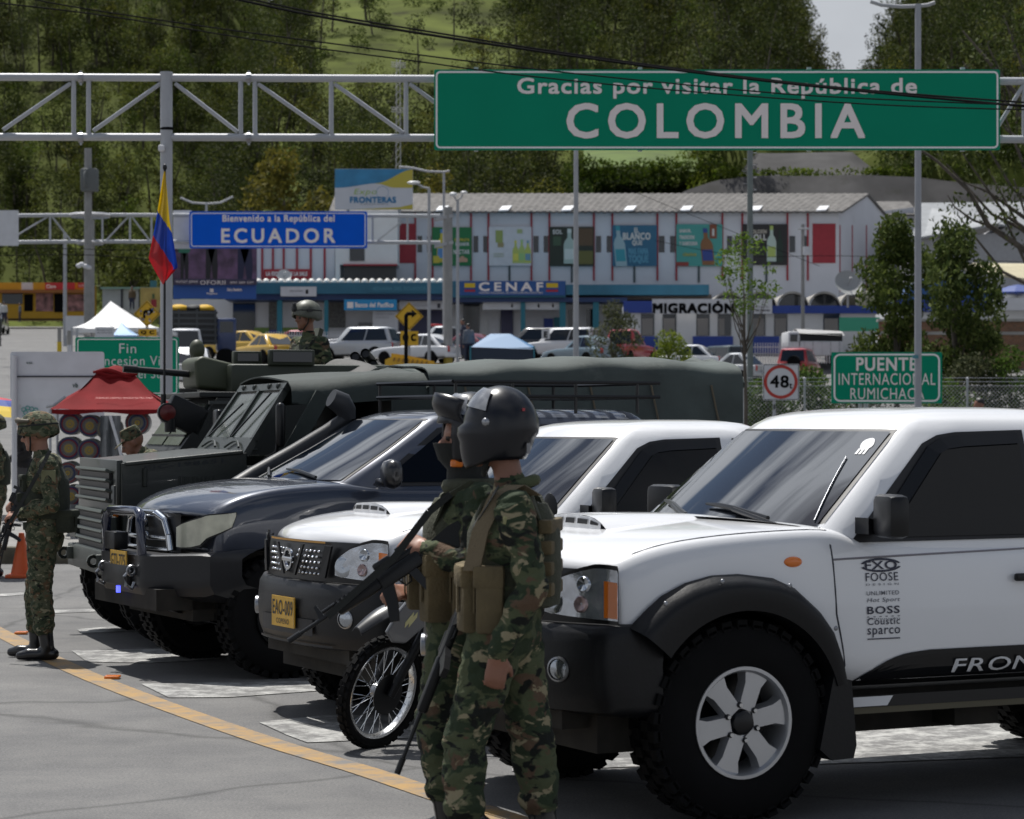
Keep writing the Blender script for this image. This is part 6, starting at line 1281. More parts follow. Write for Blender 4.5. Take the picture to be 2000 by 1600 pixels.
# bridge sign, weight limit sign, end of concession sign, board seen from behind
YP = 50.
s = thing('road_sign', 'green sign naming the PUENTE INTERNACIONAL RUMICHACA', 'road sign', (X(1732, YP), YP, gz(YP)))
m = MB(); prr(m, 1624, 688, 1840, 788, 2, YP, .03); m.build('panel', m_sgreen, s, world=True)
m = MB(); pring(m, 1628, 691, 1836, 785, 3.5, 13, YP - .006); m.build('border', m_lett, s, world=True)
m = MB(); ptext(m, 'PUENTE', 1673, 724, 1790, 699, YP - .007, 0, .014); ptext(m, 'INTERNACIONAL', 1638, 752, 1827, 729, YP - .007, 0, .010); ptext(m, 'RUMICHACA', 1661, 780, 1805, 758, YP - .007, 0, .010); m.build('lettering', m_let, s, world=True)
for x in (1680, 1692): m = MB(); wtube(m, (x, 700), (x, 940), .035, YP + .08, 8); m.build('post', m_grayp, s, world=True)
s = thing('road_sign', 'white square sign with red ring limiting weight to 48 t', 'road sign', (X(1525, YP), YP, gz(YP)))
m = MB(); prr(m, 1490, 711, 1561, 782, 3, YP, .03, 0); pring(m, 1491, 712, 1560, 781, 1., 3, YP - .004, 1); m.build('panel', [m_pw, m_blackp], s, world=True)
m = MB(); A = [at(1525 + 33 * math.cos(2 * PI * i / 40), 746 + 33 * math.sin(2 * PI * i / 40), YP - .006) for i in range(40)]; B = [at(1525 + 27 * math.cos(2 * PI * i / 40), 746 + 27 * math.sin(2 * PI * i / 40), YP - .006) for i in range(40)]; m.add(A + B, [(i, (i + 1) % 40, 40 + (i + 1) % 40, 40 + i) for i in range(40)]); m.build('ring', mat('sign_red', (.42, .03, .02), .5), s, world=True)
m = MB(); ptext(m, '48', 1505, 757, 1540, 734, YP - .007, 0, .015); ptext(m, 't', 1542, 759, 1547, 749, YP - .007); m.build('lettering', m_blackp, s, world=True); m = MB(); wtube(m, (1512, 790), (1512, 930), .03, YP + .06); wtube(m, (1512, 712), (1512, 800), .03, YP + .06); m.build('post', m_grayp, s, world=True)
YB_ = 40.
s = thing('road_sign', 'green sign reading Fin Concesion Vial behind the red stall canopy', 'road sign', (X(250, YB_), YB_, gz(YB_)))
m = MB(); prr(m, 147, 659, 349, 772, 4, YB_, .03, 0); m.build('panel', m_sgreen, s, world=True); m = MB(); pring(m, 151, 662, 346, 769, 1.8, 5, YB_ - .006); m.build('border', m_lett, s, world=True)
m = MB(); ptext(m, 'Fin', 233, 690, 266, 671, YB_ - .007, 0, .01); ptext(m, 'Concesion Vial', 172, 714, 330, 695, YB_ - .007, 0, .01); ptext(m, 'del Sur', 258, 739, 326, 721, YB_ - .007, 0, .01); m.build('lettering', mat('fin_white', (.58, .60, .60), .6), s, world=True)
for x in (180, 320): m = MB(); wtube(m, (x, 664), (x, 1050), .04, YB_ + .08); m.build('post', m_grayp, s, world=True)
YW = 34.5
s = thing('sign_board', 'white painted board on a post, seen from behind, left of the red canopy', 'sign', (X(28, YW), YW, gz(YW)))
m = MB(); prr(m, 20, 687, 203, 780, 5, YW, .03, 0); prr(m, 22, 779, 203, 824, 4, YW + .005, .025, 0); prect(m, 30, 734, 200, 737, YW - .02, .02, 1); m.build('panel', [mat('board_white', (.58, .60, .64), .5, var=.07, vs=3, dirt=(.35, .33, .3), ds=5, dl=.62), m_gap], s, world=True)
m = MB(); wtube(m, (28, 695), (28, 1090), .036, YW - .05, 10); m.build('post', m_pw, s, 40, world=True)
m = MB()
for cx, cy in ((46, 800), (54, 797), (62, 799), (70, 801), (50, 806), (66, 808)): m.tube([at(cx + 4 * math.cos(a), cy + 4 * math.sin(a), YW - .02) for a in [2 * PI * i / 10 for i in range(10)]], .006, 4, 0, True)
m.tube([at(44 + 2 * i, 812 + 2 * math.sin(i * 1.7), YW - .02) for i in range(14)], .006, 4); m.build('graffiti', mat('graffiti_teal', (.05, .30, .27), .6), s, world=True)
m = MB(); ptext(m, '430', 51, 711, 63, 707, YW - .012); ptext(m, 'vb', 142, 757, 152, 748, YW - .012); m.build('graffiti', mat('graffiti_dark', (.05, .09, .08), .6), s, world=True)
def diamond(label, cx, cy, h, Y, stickers, plate_, arrow=True):
    s = thing('warning_sign', label, 'road sign', (X(cx, Y), Y, gz(Y))); m = MB(); m.prism([at(cx, cy - h, Y), at(cx - h, cy, Y), at(cx, cy + h, Y), at(cx + h, cy, Y)], (0, .04, 0)); m.build('panel', m_syel, s, world=True)
    m = MB(); k = h * .55 / 15; Q = lambda *p: [at(cx + a * k, cy + b * k, Y - .01) for a, b in p]
    m.add(Q((-8, 9), (-8, -4), (-4, -8), (5, -8), (5, -13), (15, -5), (5, 3), (5, -2), (-3, -2), (-3, 9)), [(4, 5, 6), (0, 1, 2, 8, 9), (2, 3, 7, 8), (3, 4, 6, 7)]); 
    o_ = h - 2.; i_ = h - 3.4; P = [at(cx + a * o_, cy + b * o_, Y - .008) for a, b in ((0, -1), (1, 0), (0, 1), (-1, 0))] + [at(cx + a * i_, cy + b * i_, Y - .008) for a, b in ((0, -1), (1, 0), (0, 1), (-1, 0))]; m.add(P, [(i, (i + 1) % 4, 4 + (i + 1) % 4, 4 + i) for i in range(4)]); m.build('arrow', m_blackp, s, world=True)
    if stickers:
        q = np.random.default_rng(3); m = MB()
        for i in range(16): a, b = q.uniform(-.55, .55) * h, q.uniform(-.45, .6) * h; w = q.uniform(.8, 2.2); prect(m, cx + a - w, cy + b - w * .8, cx + a + w, cy + b + w * .8, Y - .02, .004, int(q.integers(0, 3)))
        m.build('stickers', [m_pw, m_blackp, mat('sticker_blue', (.05, .12, .3), .5)], s, world=True)
    x0, y0, x1, y1 = plate_; m = MB(); prect(m, x0, y0, x1, y1, Y, .03, 0); m.build('lower_plate', m_syel, s, world=True); m = MB(); w = (x1 - x0); ptext(m, 'Q C', x0 + w * .15, y1 - (y1 - y0) * .25, x1 - w * .15, y0 + (y1 - y0) * .22, Y - .006, 0, .03); m.build('symbol', m_blackp, s, world=True)
    m = MB(); wtube(m, (cx, cy - h * .8), (cx, y1 + 60), .05, Y + .1, 8); m.build('post', m_grayp, s, world=True)
diamond('yellow diamond warning sign covered in stickers left of the flag', 287, 613, 26, 84, True, (270, 643, 306, 657)); diamond('clean yellow diamond warning sign with black arrow below the blue bank sign', 799, 618, 28, 92, False, (782, 647, 817, 675))
# lamp posts, poles, mast
def pole(name, label, px, yt, yb, Y, r, mt=None, cat='pole', r2=None, base=None):
    b = gz(Y); s = thing(name, label, cat, (X(px, Y), Y, b)); m = MB(); m.cyl((X(px, Y), Y, b - .2), at(px, yt, Y), r, r2 or r * .85, 14); m.build('post', mt or m_pole, s, 40, world=True); return s
def arm(s, pts, Y, r, heads=()):
    m = MB(); m.tube([at(*p, Y) for p in pts], r, 8); m.build('arm', m_pole, s, 50, world=True)
    for (px, py, w, h) in heads:
        m = MB(); m.ell(at(px, py, Y), (w * Y / F, .16, h * Y / F), 0, 14, 8); m.build('lamp_head', mat('lamp_head', (.66, .67, .68), .35), s, 50, world=True)
s = pole('street_lamp', 'tall gray double armed street lamp in front of the bridge sign', 1793, 8, 800, 45, .068, mat('lamp_gray', (.30, .31, .34), .5, var=.06), 'street lamp', .055); arm(s, [(1700, 3), (1722, 10), (1760, 13), (1793, 12), (1812, 10), (1826, 5)], 45, .035)
m = MB(); m.box(at(1788, 697, 44.9), (.1, .05, .06)); m.build('sticker', mat('sticker_teal', (.05, .2, .25), .5), s, world=True)
s = pole('utility_pole', 'dark gray green steel pole with step bolts beside the sapling', 1465, 290, 725, 60, .078, mat('pole_green', (.14, .165, .16), .5, var=.08), 'pole')
for i in range(9): m = MB(); p = at(1465, 300 + 12 * i, 60); m.cyl(p, p + V((.16 * (-1) ** i, 0, .02)), .008, n=5); m.build('step_bolt', m_steel, s, world=True)
s = pole('street_lamp', 'slim lamp post rising behind the army truck canvas under the green sign', 1125, 250, 705, 100, .12, None, 'street lamp', .085); arm(s, [(1070, 235), (1100, 248), (1125, 250), (1150, 248), (1180, 235)], 100, .05)
s = pole('street_lamp', 'slim lamp post with one bright white head left of the concrete post', 838, 368, 700, 112, .075, None, 'street lamp'); arm(s, [(838, 368), (826, 366), (815, 359)], 112, .05, [(808, 357, 13, 3.5)])
s = pole('street_lamp', 'slim lamp post with two small heads right of the concrete post', 894, 392, 700, 112, .075, None, 'street lamp'); arm(s, [(885, 382), (892, 392), (899, 388), (904, 380)], 112, .04, [(885, 380, 8, 4.5), (906, 376, 7, 3)])
s = pole('street_lamp', 'thin lamp post whose curved arm starts above the exhibition billboard', 867, 336, 700, 125, .07, None, 'street lamp'); arm(s, [(779, 326), (805, 328), (835, 335), (867, 336), (878, 334)], 125, .055)
s = pole('street_lamp', 'distant double armed lamp showing only its curved top over the blue sign', 403, 395, 700, 150, .08, None, 'street lamp'); arm(s, [(352, 386), (375, 396), (403, 398), (430, 396), (455, 384)], 150, .06)
s = pole('utility_pole', 'concrete pole in front of the yellow shops', 127, 455, 612, 160, .13, None, 'pole')
s = pole('utility_pole', 'gray concrete pole with transformer behind the left end of the near gantry', 172, 290, 660, 110, .19, mat('pole_concrete', (.24, .24, .235), .8, var=.12), 'pole')
m = MB(); m.box(at(175, 352, 109.8), (.75, .5, 1.0), 0, None, .08); m.lathe([(.35, -.05), (.4, 0), (.35, .05)], at(167, 350, 109.6), (1, 0, 0), 14); m.build('transformer', mat('transformer_gray', (.10, .11, .11), .6), s, 40, world=True)
m = MB(); p = at(172, 520, 109.7)
for dx, dz in ((-.28, .08), (-.12, .0), (.02, -.06), (-.4, .02)): m.ell(p + V((dx, 0, dz)), (.14, .1, .1), 0, 10, 6)
m.build('camera_cluster', m_pw, s, 50, world=True)
s = pole('utility_pole', 'short concrete pole with a white transformer before the red panel', 1568, 438, 600, 139.5, .11, mat('pole_concrete', (.24, .24, .235), .8, var=.12), 'pole')
m = MB(); wtube(m, (1558, 447), (1580, 447), .06, 139.3, 6); m.build('cross_arm', m_pole, s, world=True); m = MB(); m.cyl(at(1576, 498, 139.2), at(1576, 482, 139.2), .22, n=14); m.build('transformer', m_pw, s, 40, world=True)
s = thing('antenna_mast', 'thin white lattice antenna mast rising above the exhibition billboard', 'mast', (X(778, 172), 172, 7)); m = MB()
for a in (-.22, .22):
    for b in (-.2, .2): m.cyl((X(778, 172) + a, 172 + b, 7), (X(778, 172) + a * .5, 172 + b * .5, Z(115, 172)), .03, n=4)
for i in range(26): z = lerp(14, Z(118, 172), i / 26); x = X(778, 172); m.cyl((x - .2, 171.8, z), (x + .2, 171.8, z + .5), .02, n=4)
m.build('lattice', mat('mast_white', (.42, .42, .42), .6), s, world=True)
for i, (y, w) in enumerate(((122, 14), (210, 14))):
    m = MB()
    for k in range(3): wtube(m, (778 - w, y + 4 * k), (778 + w, y + 2 + 4 * k), .03, 171.7, 5)
    m.build('antenna_rod', mat('mast_white', (.42, .42, .42), .6), s, world=True)
# overhead wires
def wire(label, pts, Y, r):
    m = MB(); m.tube([at(x, y, Y) for x, y in smooth_pts(pts, 5)], r, 5); tag(m.build('wire', m_blackp, origin=(0, 0, 0)), label, 'wire', 'overhead wires')
wire('thick black cable crossing the top of the green sign', [(380, -20), (600, 28), (850, 70), (1100, 107), (1400, 147), (1700, 180), (2050, 212)], 31, .017); wire('second black cable close above the thick one', [(380, -26), (600, 22), (850, 64), (1100, 103), (1400, 144), (1700, 177), (2050, 204)], 31.2, .012)
wire('thin wire crossing the gantry near the tall post top', [(-40, -30), (100, 6), (400, 52), (700, 92), (1000, 130), (1300, 162), (1600, 188), (2050, 208)], 30, .009); wire('thinnest wire lowest over the gantry and sign', [(-40, 2), (200, 30), (500, 78), (800, 118), (1000, 145), (1300, 175), (1700, 204), (2050, 216)], 30.4, .009)
wire('thin wire slanting across the gray building roof', [(1180, 350), (1300, 400), (1400, 440), (1600, 520)], 70, .007); wire('gray wire over the migration office', [(1280, 470), (1450, 500), (1650, 500), (2000, 512)], 100, .011); wire('thin wire along the hill above the far gantry', [(-20, 482), (170, 487), (350, 490)], 108, .014); wire('wire bundle crossing the left pole', [(-20, 500), (170, 498), (340, 512)], 108, .016)

# ---------------------------------------------------------------- wire fence on the right
YN = 53.; s = thing('wire_fence', 'galvanised chain link fence in front of the shrubs', 'fence', (X(1725, YN), YN, gz(YN)))
zt, zb = Z(752, YN), Z(830, YN); m = MB(); x0, x1 = X(1440, YN), X(2060, YN); k = x0 - 1
while k < x1:
    for dx in (zt - zb, -(zt - zb)):
        a = V((k if dx > 0 else k - dx, YN + (.006 if dx > 0 else 0), zb)); b = V((a.x + dx, a.y, zt)); m.box((a + b) / 2, ((b - a).length, .006, .006), 0, Matrix.Rotation(-math.atan2(b.z - a.z, b.x - a.x), 3, 'Y'))
    k += .085
m.build('mesh', mat('galvanised', (.30, .31, .31), .5, .3), s, world=True)['kind'] = 'stuff'
for px in (1453, 1512, 1572, 1690, 1890, 2010): m = MB(); m.cyl((X(px, YN), YN + .04, gz(YN)), (X(px, YN), YN + .04, zt + .12), .025, n=8); m.ell((X(px, YN), YN + .04, zt + .13), (.035,) * 3, 0, 8, 6); m.build('post', m_grayp, s, 40, world=True)
for dz in (0, .09, .17): m = MB(); m.cyl((x0, YN + .04, zt + dz - .02), (x1, YN + .04, zt + dz - .02), .006, n=5); m.build('top_wire', m_steel, s, world=True)
# ---------------------------------------------------------------- buildings across the plaza
YH_ = 150.
m_wall = mat('wall_lilac_white', (.56, .575, .62), .8, var=.05, vs=.5, dirt=(.42, .42, .44), ds=.6, dl=.62); m_redp = mat('red_trim', (.30, .022, .035), .6, var=.08); m_win = mat('window_dark', (.012, .016, .022), .08, spec=.7); m_roof = mat('fibre_cement_roof', (.125, .12, .115), .95, var=.35, vs=2.5)
m_wallw = mat('wall_white', (.60, .61, .62), .8, var=.05, vs=1); m_blueb = mat('band_blue', (.012, .045, .27), .5, var=.08); m_teal = mat('fascia_teal', (.018, .125, .20), .5, var=.12, vs=1); m_tealc = mat('column_teal', (.012, .16, .22), .5)
g = thing('office_building', 'long pale two storey hall with red stripes and drink posters', 'building', (X(1200, YH_), YH_, gz(YH_)))
zb_, ze = gz(YH_) - .5, Z(409, YH_); zr = Z(390, 158); xl, xr = X(660, YH_), X(1638, YH_); xr2 = X(1752, 158)
m = MB(); m.prism([(xl, YH_, zb_), (xr, YH_, zb_), (xr, YH_, ze), (xl, YH_, ze)], (0, .3, 0)); m.add([(xr, YH_ + .001, zb_), (xr2, 160, zb_), (xr2, 160, ze), (lerp(xr, xr2, .5), 155, zr), (xr, YH_ + .001, ze)], [(0, 1, 2, 3, 4)]); m.add([(xl, YH_ + .1, zb_), (xl, 160, zb_), (xl, 160, ze), (xl, YH_ + .1, ze)], [(0, 1, 2, 3)]); m.build('wall', m_wall, g, world=True)
m = MB(); rx = lerp(xr, xr2, .5); m.sheet(lambda s, t: V((lerp(xl - .5, lerp(xr + .15, rx + .15, t), s), lerp(YH_ - .5, 155, t), lerp(ze - .15, zr + .12, t) + .03 * math.sin(s * 500))), 160, 1, (0, 0, -.12)); m.sheet(lambda s, t: V((lerp(xl - .5, lerp(rx + .15, xr2 + .4, t), s), lerp(155, 160.5, t), lerp(zr + .12, ze - .15, t))), 2, 1, (0, 0, -.12)); m.build('roof', m_roof, g, world=True)
for px in (811, 845, 920, 954, 1038, 1073, 1160, 1196, 1284, 1321, 1411, 1450, 1538, 1578): m = MB(); prect(m, px - 1.8, 410, px + 1.8, 548, YH_ - .08, .1); m.build('stripe', m_redp, g, world=True)
for px, f in ((1631, .02), (1663, .24), (1692, .50), (1722, .76)): m = MB(); x, y = lerp(xr, xr2, f), lerp(YH_, 160, f); m.box((x, y - .04, lerp(zb_, Z(440, y), .75)), (.07, .06, (Z(440, y) - zb_) * .5)); m.build('stripe', m_redp, g, world=True)
for px, w in ((820, 4.5), (838, 4), (929.5, 4.5), (948.5, 4.5), (1047, 5), (1066.5, 4.5), (1169, 5), (1190, 5), (1292.5, 5.5), (1314.5, 5.5), (1425, 5), (1440, 5), (1547.5, 5.5), (1573, 3.5)): m = MB(); prect(m, px - w, 461, px + w, 493, YH_ - .03, .05); m.build('window', m_win, g, world=True)
for x0, x1 in ((1587, 1632), (778, 812)): m = MB(); prect(m, x0, 437, x1, 514, YH_ - .05, .07); m.build('red_panel', m_redp, g, world=True)
for px in (861, 984, 1106, 1228, 1338, 1474, 1604):
    m = MB(); m.prism([at(px - 10, 413, YH_ - .75), at(px + 9, 412, YH_ - .75), at(px + 16, 404, YH_ + .9), at(px - 3, 405, YH_ + .9)], (0, 0, .08)); m.build('skylight', mat('skylight', (.75, .76, .78), .4), g, world=True); m = MB(); prect(m, px + 8, 410, px + 16, 416, YH_ - .3, .2); m.build('floodlight', m_blackp, g, world=True)
for px in (995, 1117, 1239, 1365, 1497): m = MB(); prect(m, px - 2, 519, px + 2, 552, YH_ - .06, .06); m.build('downpipe', mat('pipe_green', (.05, .07, .075), .6), g, world=True)
def bottle(m, cx, yb, yt, w, mi, mc, lean=0.):
    h = yb - yt; Q = [(-1, 0), (1, 0), (1, .55), (.75, .66), (.35, .74), (.32, .98), (-.32, .98), (-.35, .74), (-.75, .66), (-1, .55)]
    P = [(cx + a * w + lean * b * h, yb - b * h) for a, b in Q]; return P
def banner(label, x0, y0, x1, y1, bg, items):
    """poster on the facade: items are ('b',cx,yb,yt,w,lean,col) bottles, ('t',str,x0,yb,x1,yt,col) words, ('r',x0,y0,x1,y1,col) blocks"""
    mats = [bg]; s = thing('banner', label, 'banner', (X((x0 + x1) / 2, YH_), YH_ - .2, Z(y1, YH_)), 0, 'drink posters on the hall facade'); m = MB(); prect(m, x0, y0, x1, y1, YH_ - .16, .06); m.build('sheet', bg, s, world=True); m = MB(); mats = []
    def mi(c):
        k = mat('print_%02x%02x%02x' % tuple(int(min(1, v) * 255) for v in c), c, .6)
        if k not in mats: mats.append(k)
        return mats.index(k)
    for j, it in enumerate(items):
        Y = YH_ - .172 - .004 * j
        if it[0] == 'b':
            P = bottle(m, *it[1:4], it[4], 0, 0, it[5]); m.add([at(*p, Y) for p in P], [(0, 1, 2, 3, 4, 5, 6, 7, 8, 9)], mi(it[6])); cx, yb, yt, w, ln = it[1:6]; h = yb - yt
            if len(it) > 7: m.add([at(cx + a * w * .85 + ln * b * h, yb - b * h, Y - .002) for a, b in ((-1, .12), (1, .12), (1, .42), (-1, .42))], [(0, 1, 2, 3)], mi(it[7])); m.add([at(cx + a * w + ln * b * h, yb - b * h, Y - .002) for a, b in ((-.36, .88), (.36, .88), (.36, 1.0), (-.36, 1.0))], [(0, 1, 2, 3)], mi(it[7]))
        elif it[0] == 't': ptext(m, it[1], it[2], it[3], it[4], it[5], Y, mi(it[6]), .02)
        else: m.add([at(*p, Y) for p in ((it[1], it[4]), (it[3], it[4]), (it[3], it[2]), (it[1], it[2]))], [(0, 1, 2, 3)], mi(it[5]))
    m.build('print', mats, s, world=True)
W_, G_, Y_ = (.58, .58, .56), (.05, .22, .08), (.55, .45, .05)
banner('green poster with yellow fruit and the word NECTAR', 844, 444, 921, 519, mat('poster_green', (.012, .16, .05), .6), [('b', 862, 512, 448, 9, .02, Y_, (.1, .25, .5)), ('r', 846, 500, 858, 514, Y_), ('t', 'DISFRUTA', 888, 471, 917, 466, Y_), ('t', 'EL SABOR', 890, 480, 916, 474, W_), ('t', 'NECTAR', 886, 496, 917, 488, W_), ('b', 903, 512, 500, 10, 0, (.5, .3, .2))])
banner('white poster with three pale green bottles', 955, 443, 1038, 519, m_pw, [('b', 1007, 514, 470, 6, 0, (.45, .50, .12), (.65, .6, .1)), ('b', 1019, 514, 468, 6, 0, (.40, .50, .15), (.3, .5, .2)), ('b', 1031, 514, 470, 6, 0, (.45, .50, .12), (.15, .3, .4)), ('r', 968, 450, 982, 474, (.28, .34, .10)), ('r', 972, 474, 984, 483, (.30, .25, .12)), ('t', 'canelazo', 964, 497, 984, 494, (.4, .45, .3)), ('t', 'tradicion', 964, 502, 984, 499, (.4, .45, .3)), ('r', 1010, 448, 1020, 456, (.35, .42, .2))])
banner('dark poster with one clear bottle and the word SOL', 1073, 443, 1160, 520, mat('poster_dark', (.022, .030, .020), .6), [('r', 1122, 446, 1158, 480, (.10, .06, .03)), ('r', 1130, 490, 1158, 516, (.13, .12, .03)), ('b', 1112, 515, 447, 11, 0, (.36, .46, .42), (.55, .62, .60)), ('t', 'SOL', 1080, 457, 1098, 449, W_), ('r', 1080, 462, 1096, 480, (.05, .09, .05))])
banner('blue poster reading EL BLANCO QUE beside a tilted bottle', 1196, 440, 1283, 520, mat('poster_blue', (.03, .13, .22), .6), [('b', 1214, 520, 441, 11, -.10, (.30, .42, .46), (.04, .28, .34)), ('t', 'EL', 1239, 454, 1247, 445, W_), ('t', 'BLANCO', 1217, 468, 1270, 455, W_), ('t', 'QUE', 1235, 480, 1254, 470, W_), ('t', 'MAS FAMA', 1228, 497, 1266, 485, (.10, .30, .42)), ('t', 'TOQUE', 1228, 515, 1266, 499, (.10, .30, .42))])
banner('turquoise poster with an amber bottle and round seal', 1321, 438, 1411, 520, mat('poster_turquoise', (.06, .30, .27), .6), [('t', 'SABOR,', 1327, 455, 1350, 448, W_), ('t', 'TRADICION', 1327, 467, 1356, 460, W_), ('t', 'Y SABIDURIA', 1327, 479, 1362, 472, W_), ('b', 1384, 518, 446, 12, -.10, (.22, .10, .04), (.03, .06, .25)), ('r', 1386, 438, 1400, 466, (.20, .06, .03)), ('r', 1391, 447, 1395, 461, W_), ('t', 'clasico', 1334, 500, 1360, 493, (.35, .35, .08)), ('r', 1321, 512, 1345, 520, (.25, .04, .03))])
banner('black poster with a frosted bottle behind the gray steel pole', 1450, 438, 1538, 518, mat('poster_black', (.018, .018, .020), .6), [('t', 'GOLDEN', 1462, 456, 1497, 449, (.45, .42, .36)), ('t', 'ROLL', 1464, 469, 1497, 458, W_), ('b', 1507, 511, 441, 9, 0, (.40, .50, .46), (.35, .45, .12)), ('b', 1523, 512, 448, 6, 0, (.012, .03, .022))])
# white block in front of the hall, and the red striped annex with a dish
g = thing('annex_building', 'white plastered block with one dark window left of the hall', 'building', (X(720, 147), 147, gz(147)))
m = MB(); prect(m, 655, 412, 776, 517, 147, 6.); prect(m, 655, 517, 664, 720, 147, 6); prect(m, 664, 545, 776, 720, 149, 4.); m.build('wall', m_wallw, g, world=True); m = MB(); prect(m, 683, 484, 712, 510, 146.95, .05); m.build('window', m_win, g, world=True); m = MB(); prect(m, 672, 519, 774, 548, 147.2, .1); m.build('window', mat('shade_dark', (.05, .05, .05), .6), g, world=True); m = MB(); prect(m, 670, 516, 776, 519, 146.8, .3); m.build('beam', m_redp, g, world=True)  # strip under the red beam is shade painted as a dark panel
g = thing('annex_building', 'low gray annex with red stripes and a red shop sign behind the satellite dish', 'building', (X(570, 148), 148, gz(148)))
m = MB(); prect(m, 495, 470, 654, 720, 148, 6.); m.build('wall', m_wall, g, world=True)
for px in (512, 533, 554, 580, 607, 634): m = MB(); prect(m, px - 2, 470, px + 2, 548, 147.93, .1); m.build('stripe', m_redp, g, world=True)
m = MB(); prect(m, 515, 526, 606, 546, 147.85, .08); m.build('sign_board', mat('shop_red', (.36, .02, .03), .5), g, world=True); m = MB(); ptext(m, 'LA ESQUINA DE LA SALE', 520, 540, 600, 531, 147.83); m.build('lettering', m_let, g, world=True)
def dish(label, px, py, r, Y, mesh=False):
    s = thing('satellite_dish', label, 'satellite dish', (X(px, Y), Y, Z(py + r * 1.4, Y))); k = r * Y / F; c = at(px, py, Y); m = MB(); m.lathe([(k * t, .25 * k * t * t) for t in (0.02, .3, .6, .85, 1)], c, (.15, -.8, .45), 28); o = m.build('bowl', mat('dish_mesh' if mesh else 'dish_gray', (.30, .31, .31) if mesh else (.42, .43, .44), .6), s, 60, world=True)
    m = MB(); m.cyl(c, at(px, py + r * 1.6, Y + .2), .06, n=8); m.cyl(c, c + V((.08, -.7 * k, .35 * k)), .03, n=6); m.ell(c + V((.08, -.75 * k, .38 * k)), (.10,) * 3, 0, 8, 6); m.build('mount', m_pole, s, world=True)
dish('white satellite dish in front of the red shop sign', 555, 540, 14, 146); dish('large gray mesh satellite dish on the vaulted roof', 1656, 556, 28, 136, True)
YC_ = 143.
g = thing('customs_building', 'long single storey customs office under a teal fascia', 'building', (X(900, YC_), YC_ + 2, gz(YC_)))
gy = 698
m = MB(); prect(m, 335, 585, 1222, 720, YC_ + 3, 4.); m.build('wall', m_wallw, g, world=True)
m = MB(); prect(m, 500, 552, 868, 574, YC_, 6., 0); prect(m, 868, 549, 1105, 581, YC_ + .05, 6., 0); prect(m, 1105, 556, 1385, 576, YC_, 6., 0); m.build('fascia', m_teal, g, world=True)
m = MB(); prect(m, 440, 574, 868, 586, YC_ + .3, 5., 0); prect(m, 868, 581, 1225, 590, YC_ + .3, 5., 0); m.build('band', mat('band_dark_blue', (.010, .035, .12), .5), g, world=True)
m = MB(); prect(m, 1105, 575, 1390, 585, YC_ + 1.5, 4); m.build('soffit', mat('soffit_brown', (.14, .12, .11), .8), g, world=True)
for x0, x1 in ((541, 551), (633, 641), (1017, 1026), (1093, 1105), (1158, 1170)): m = MB(); prect(m, x0, 583, x1, gy + 8, YC_ + .5, .35); m.build('column', m_tealc, g, world=True)
for x0, y0, x1, y1, mt in ((455, 592, 498, 690, 'd'), (525, 587, 546, 655, 'l'), (642, 586, 674, 640, 'l'), (905, 588, 936, 690, 'd'), (955, 620, 975, 690, 'w'), (978, 605, 1002, 690, 'p'), (1110, 604, 1128, 690, 'd'), (1146, 604, 1160, 670, 'd'), (700, 630, 745, 655, 'd'), (780, 606, 868, 655, 'p'), (1030, 605, 1092, 690, 'w')):
    m = MB(); prect(m, x0, y0, x1, y1, YC_ + 2.9, .08); m.build('door' if y1 > 660 else 'window', {'d': m_win, 'l': mat('lattice_gray', (.14, .14, .13), .7, var=.5, vs=9), 'w': m_pw, 'p': mat('panel_navy', (.03, .03, .09), .4)}[mt], g, world=True)
for x0, y0, x1, y1, c in ((548, 640, 600, 662, 'g'), (497, 640, 525, 665, 'g'), (525, 645, 545, 690, 'b'), (720, 660, 750, 700, 'b'), (1045, 652, 1062, 668, 'b'), (1062, 622, 1080, 640, 'b'), (1082, 620, 1096, 642, 't')): m = MB(); prect(m, x0, y0, x1, y1, YC_ + 2.8, .06); m.build('dado_panel', {'g': mat('dado_green', (.16, .26, .05), .6), 'b': m_blueb, 't': m_tealc}[c], g, world=True)
for i in range(25): m = MB(); m.ell(at(505 + 14.8 * i, 552, YC_ + 2.2), (.21, .4, .24), 0, 12, 8); m.build('roof_dome', mat('dome_white', (.62, .62, .60), .5), g, 60, world=True)
def board(label, x0, y0, x1, y1, Y, bg, words, mt=None, cat='sign', extra=None):
    s = thing('sign', label, cat, (X((x0 + x1) / 2, Y), Y, Z(y1, Y))); m = MB(); prect(m, x0, y0, x1, y1, Y, .08); m.build('panel', bg, s, world=True)
    if words:
        m = MB()
        for w in words: ptext(m, w[0], *w[1:5], Y - .012, 0, w[5] if len(w) > 5 else .02)
        m.build('lettering', mt or m_let, s, world=True)
    if extra:
        ms = []; m = MB()
        for r in extra:
            if r[4] not in ms: ms.append(r[4])
            m.add([at(*p, Y - .01) for p in ((r[0], r[3]), (r[2], r[3]), (r[2], r[1]), (r[0], r[1]))], [(0, 1, 2, 3)], ms.index(r[4]))
        m.build('emblem', ms, s, world=True)
    return s
my, mb_, mr = mat('flag_y', (.60, .42, .02), .7), mat('flag_b', (.02, .05, .25), .7), mat('flag_r', (.38, .02, .03), .7)
board('blue CENAF sign with two small flags on the teal fascia', 897, 549, 1104, 577, YC_ - .1, mat('cenaf_blue', (.012, .075, .26), .5), [('CENAF', 936, 568, 1060, 552), ('CENTRO NACIONAL DE ATENCION EN FRONTERA', 936, 574, 1060, 570, .0)], extra=[(907, 553, 928, 562, my), (907, 562, 928, 566, mb_), (907, 566, 928, 570, mr), (1067, 553, 1090, 562, my), (1067, 562, 1090, 566, mb_), (1067, 566, 1090, 570, mr)])
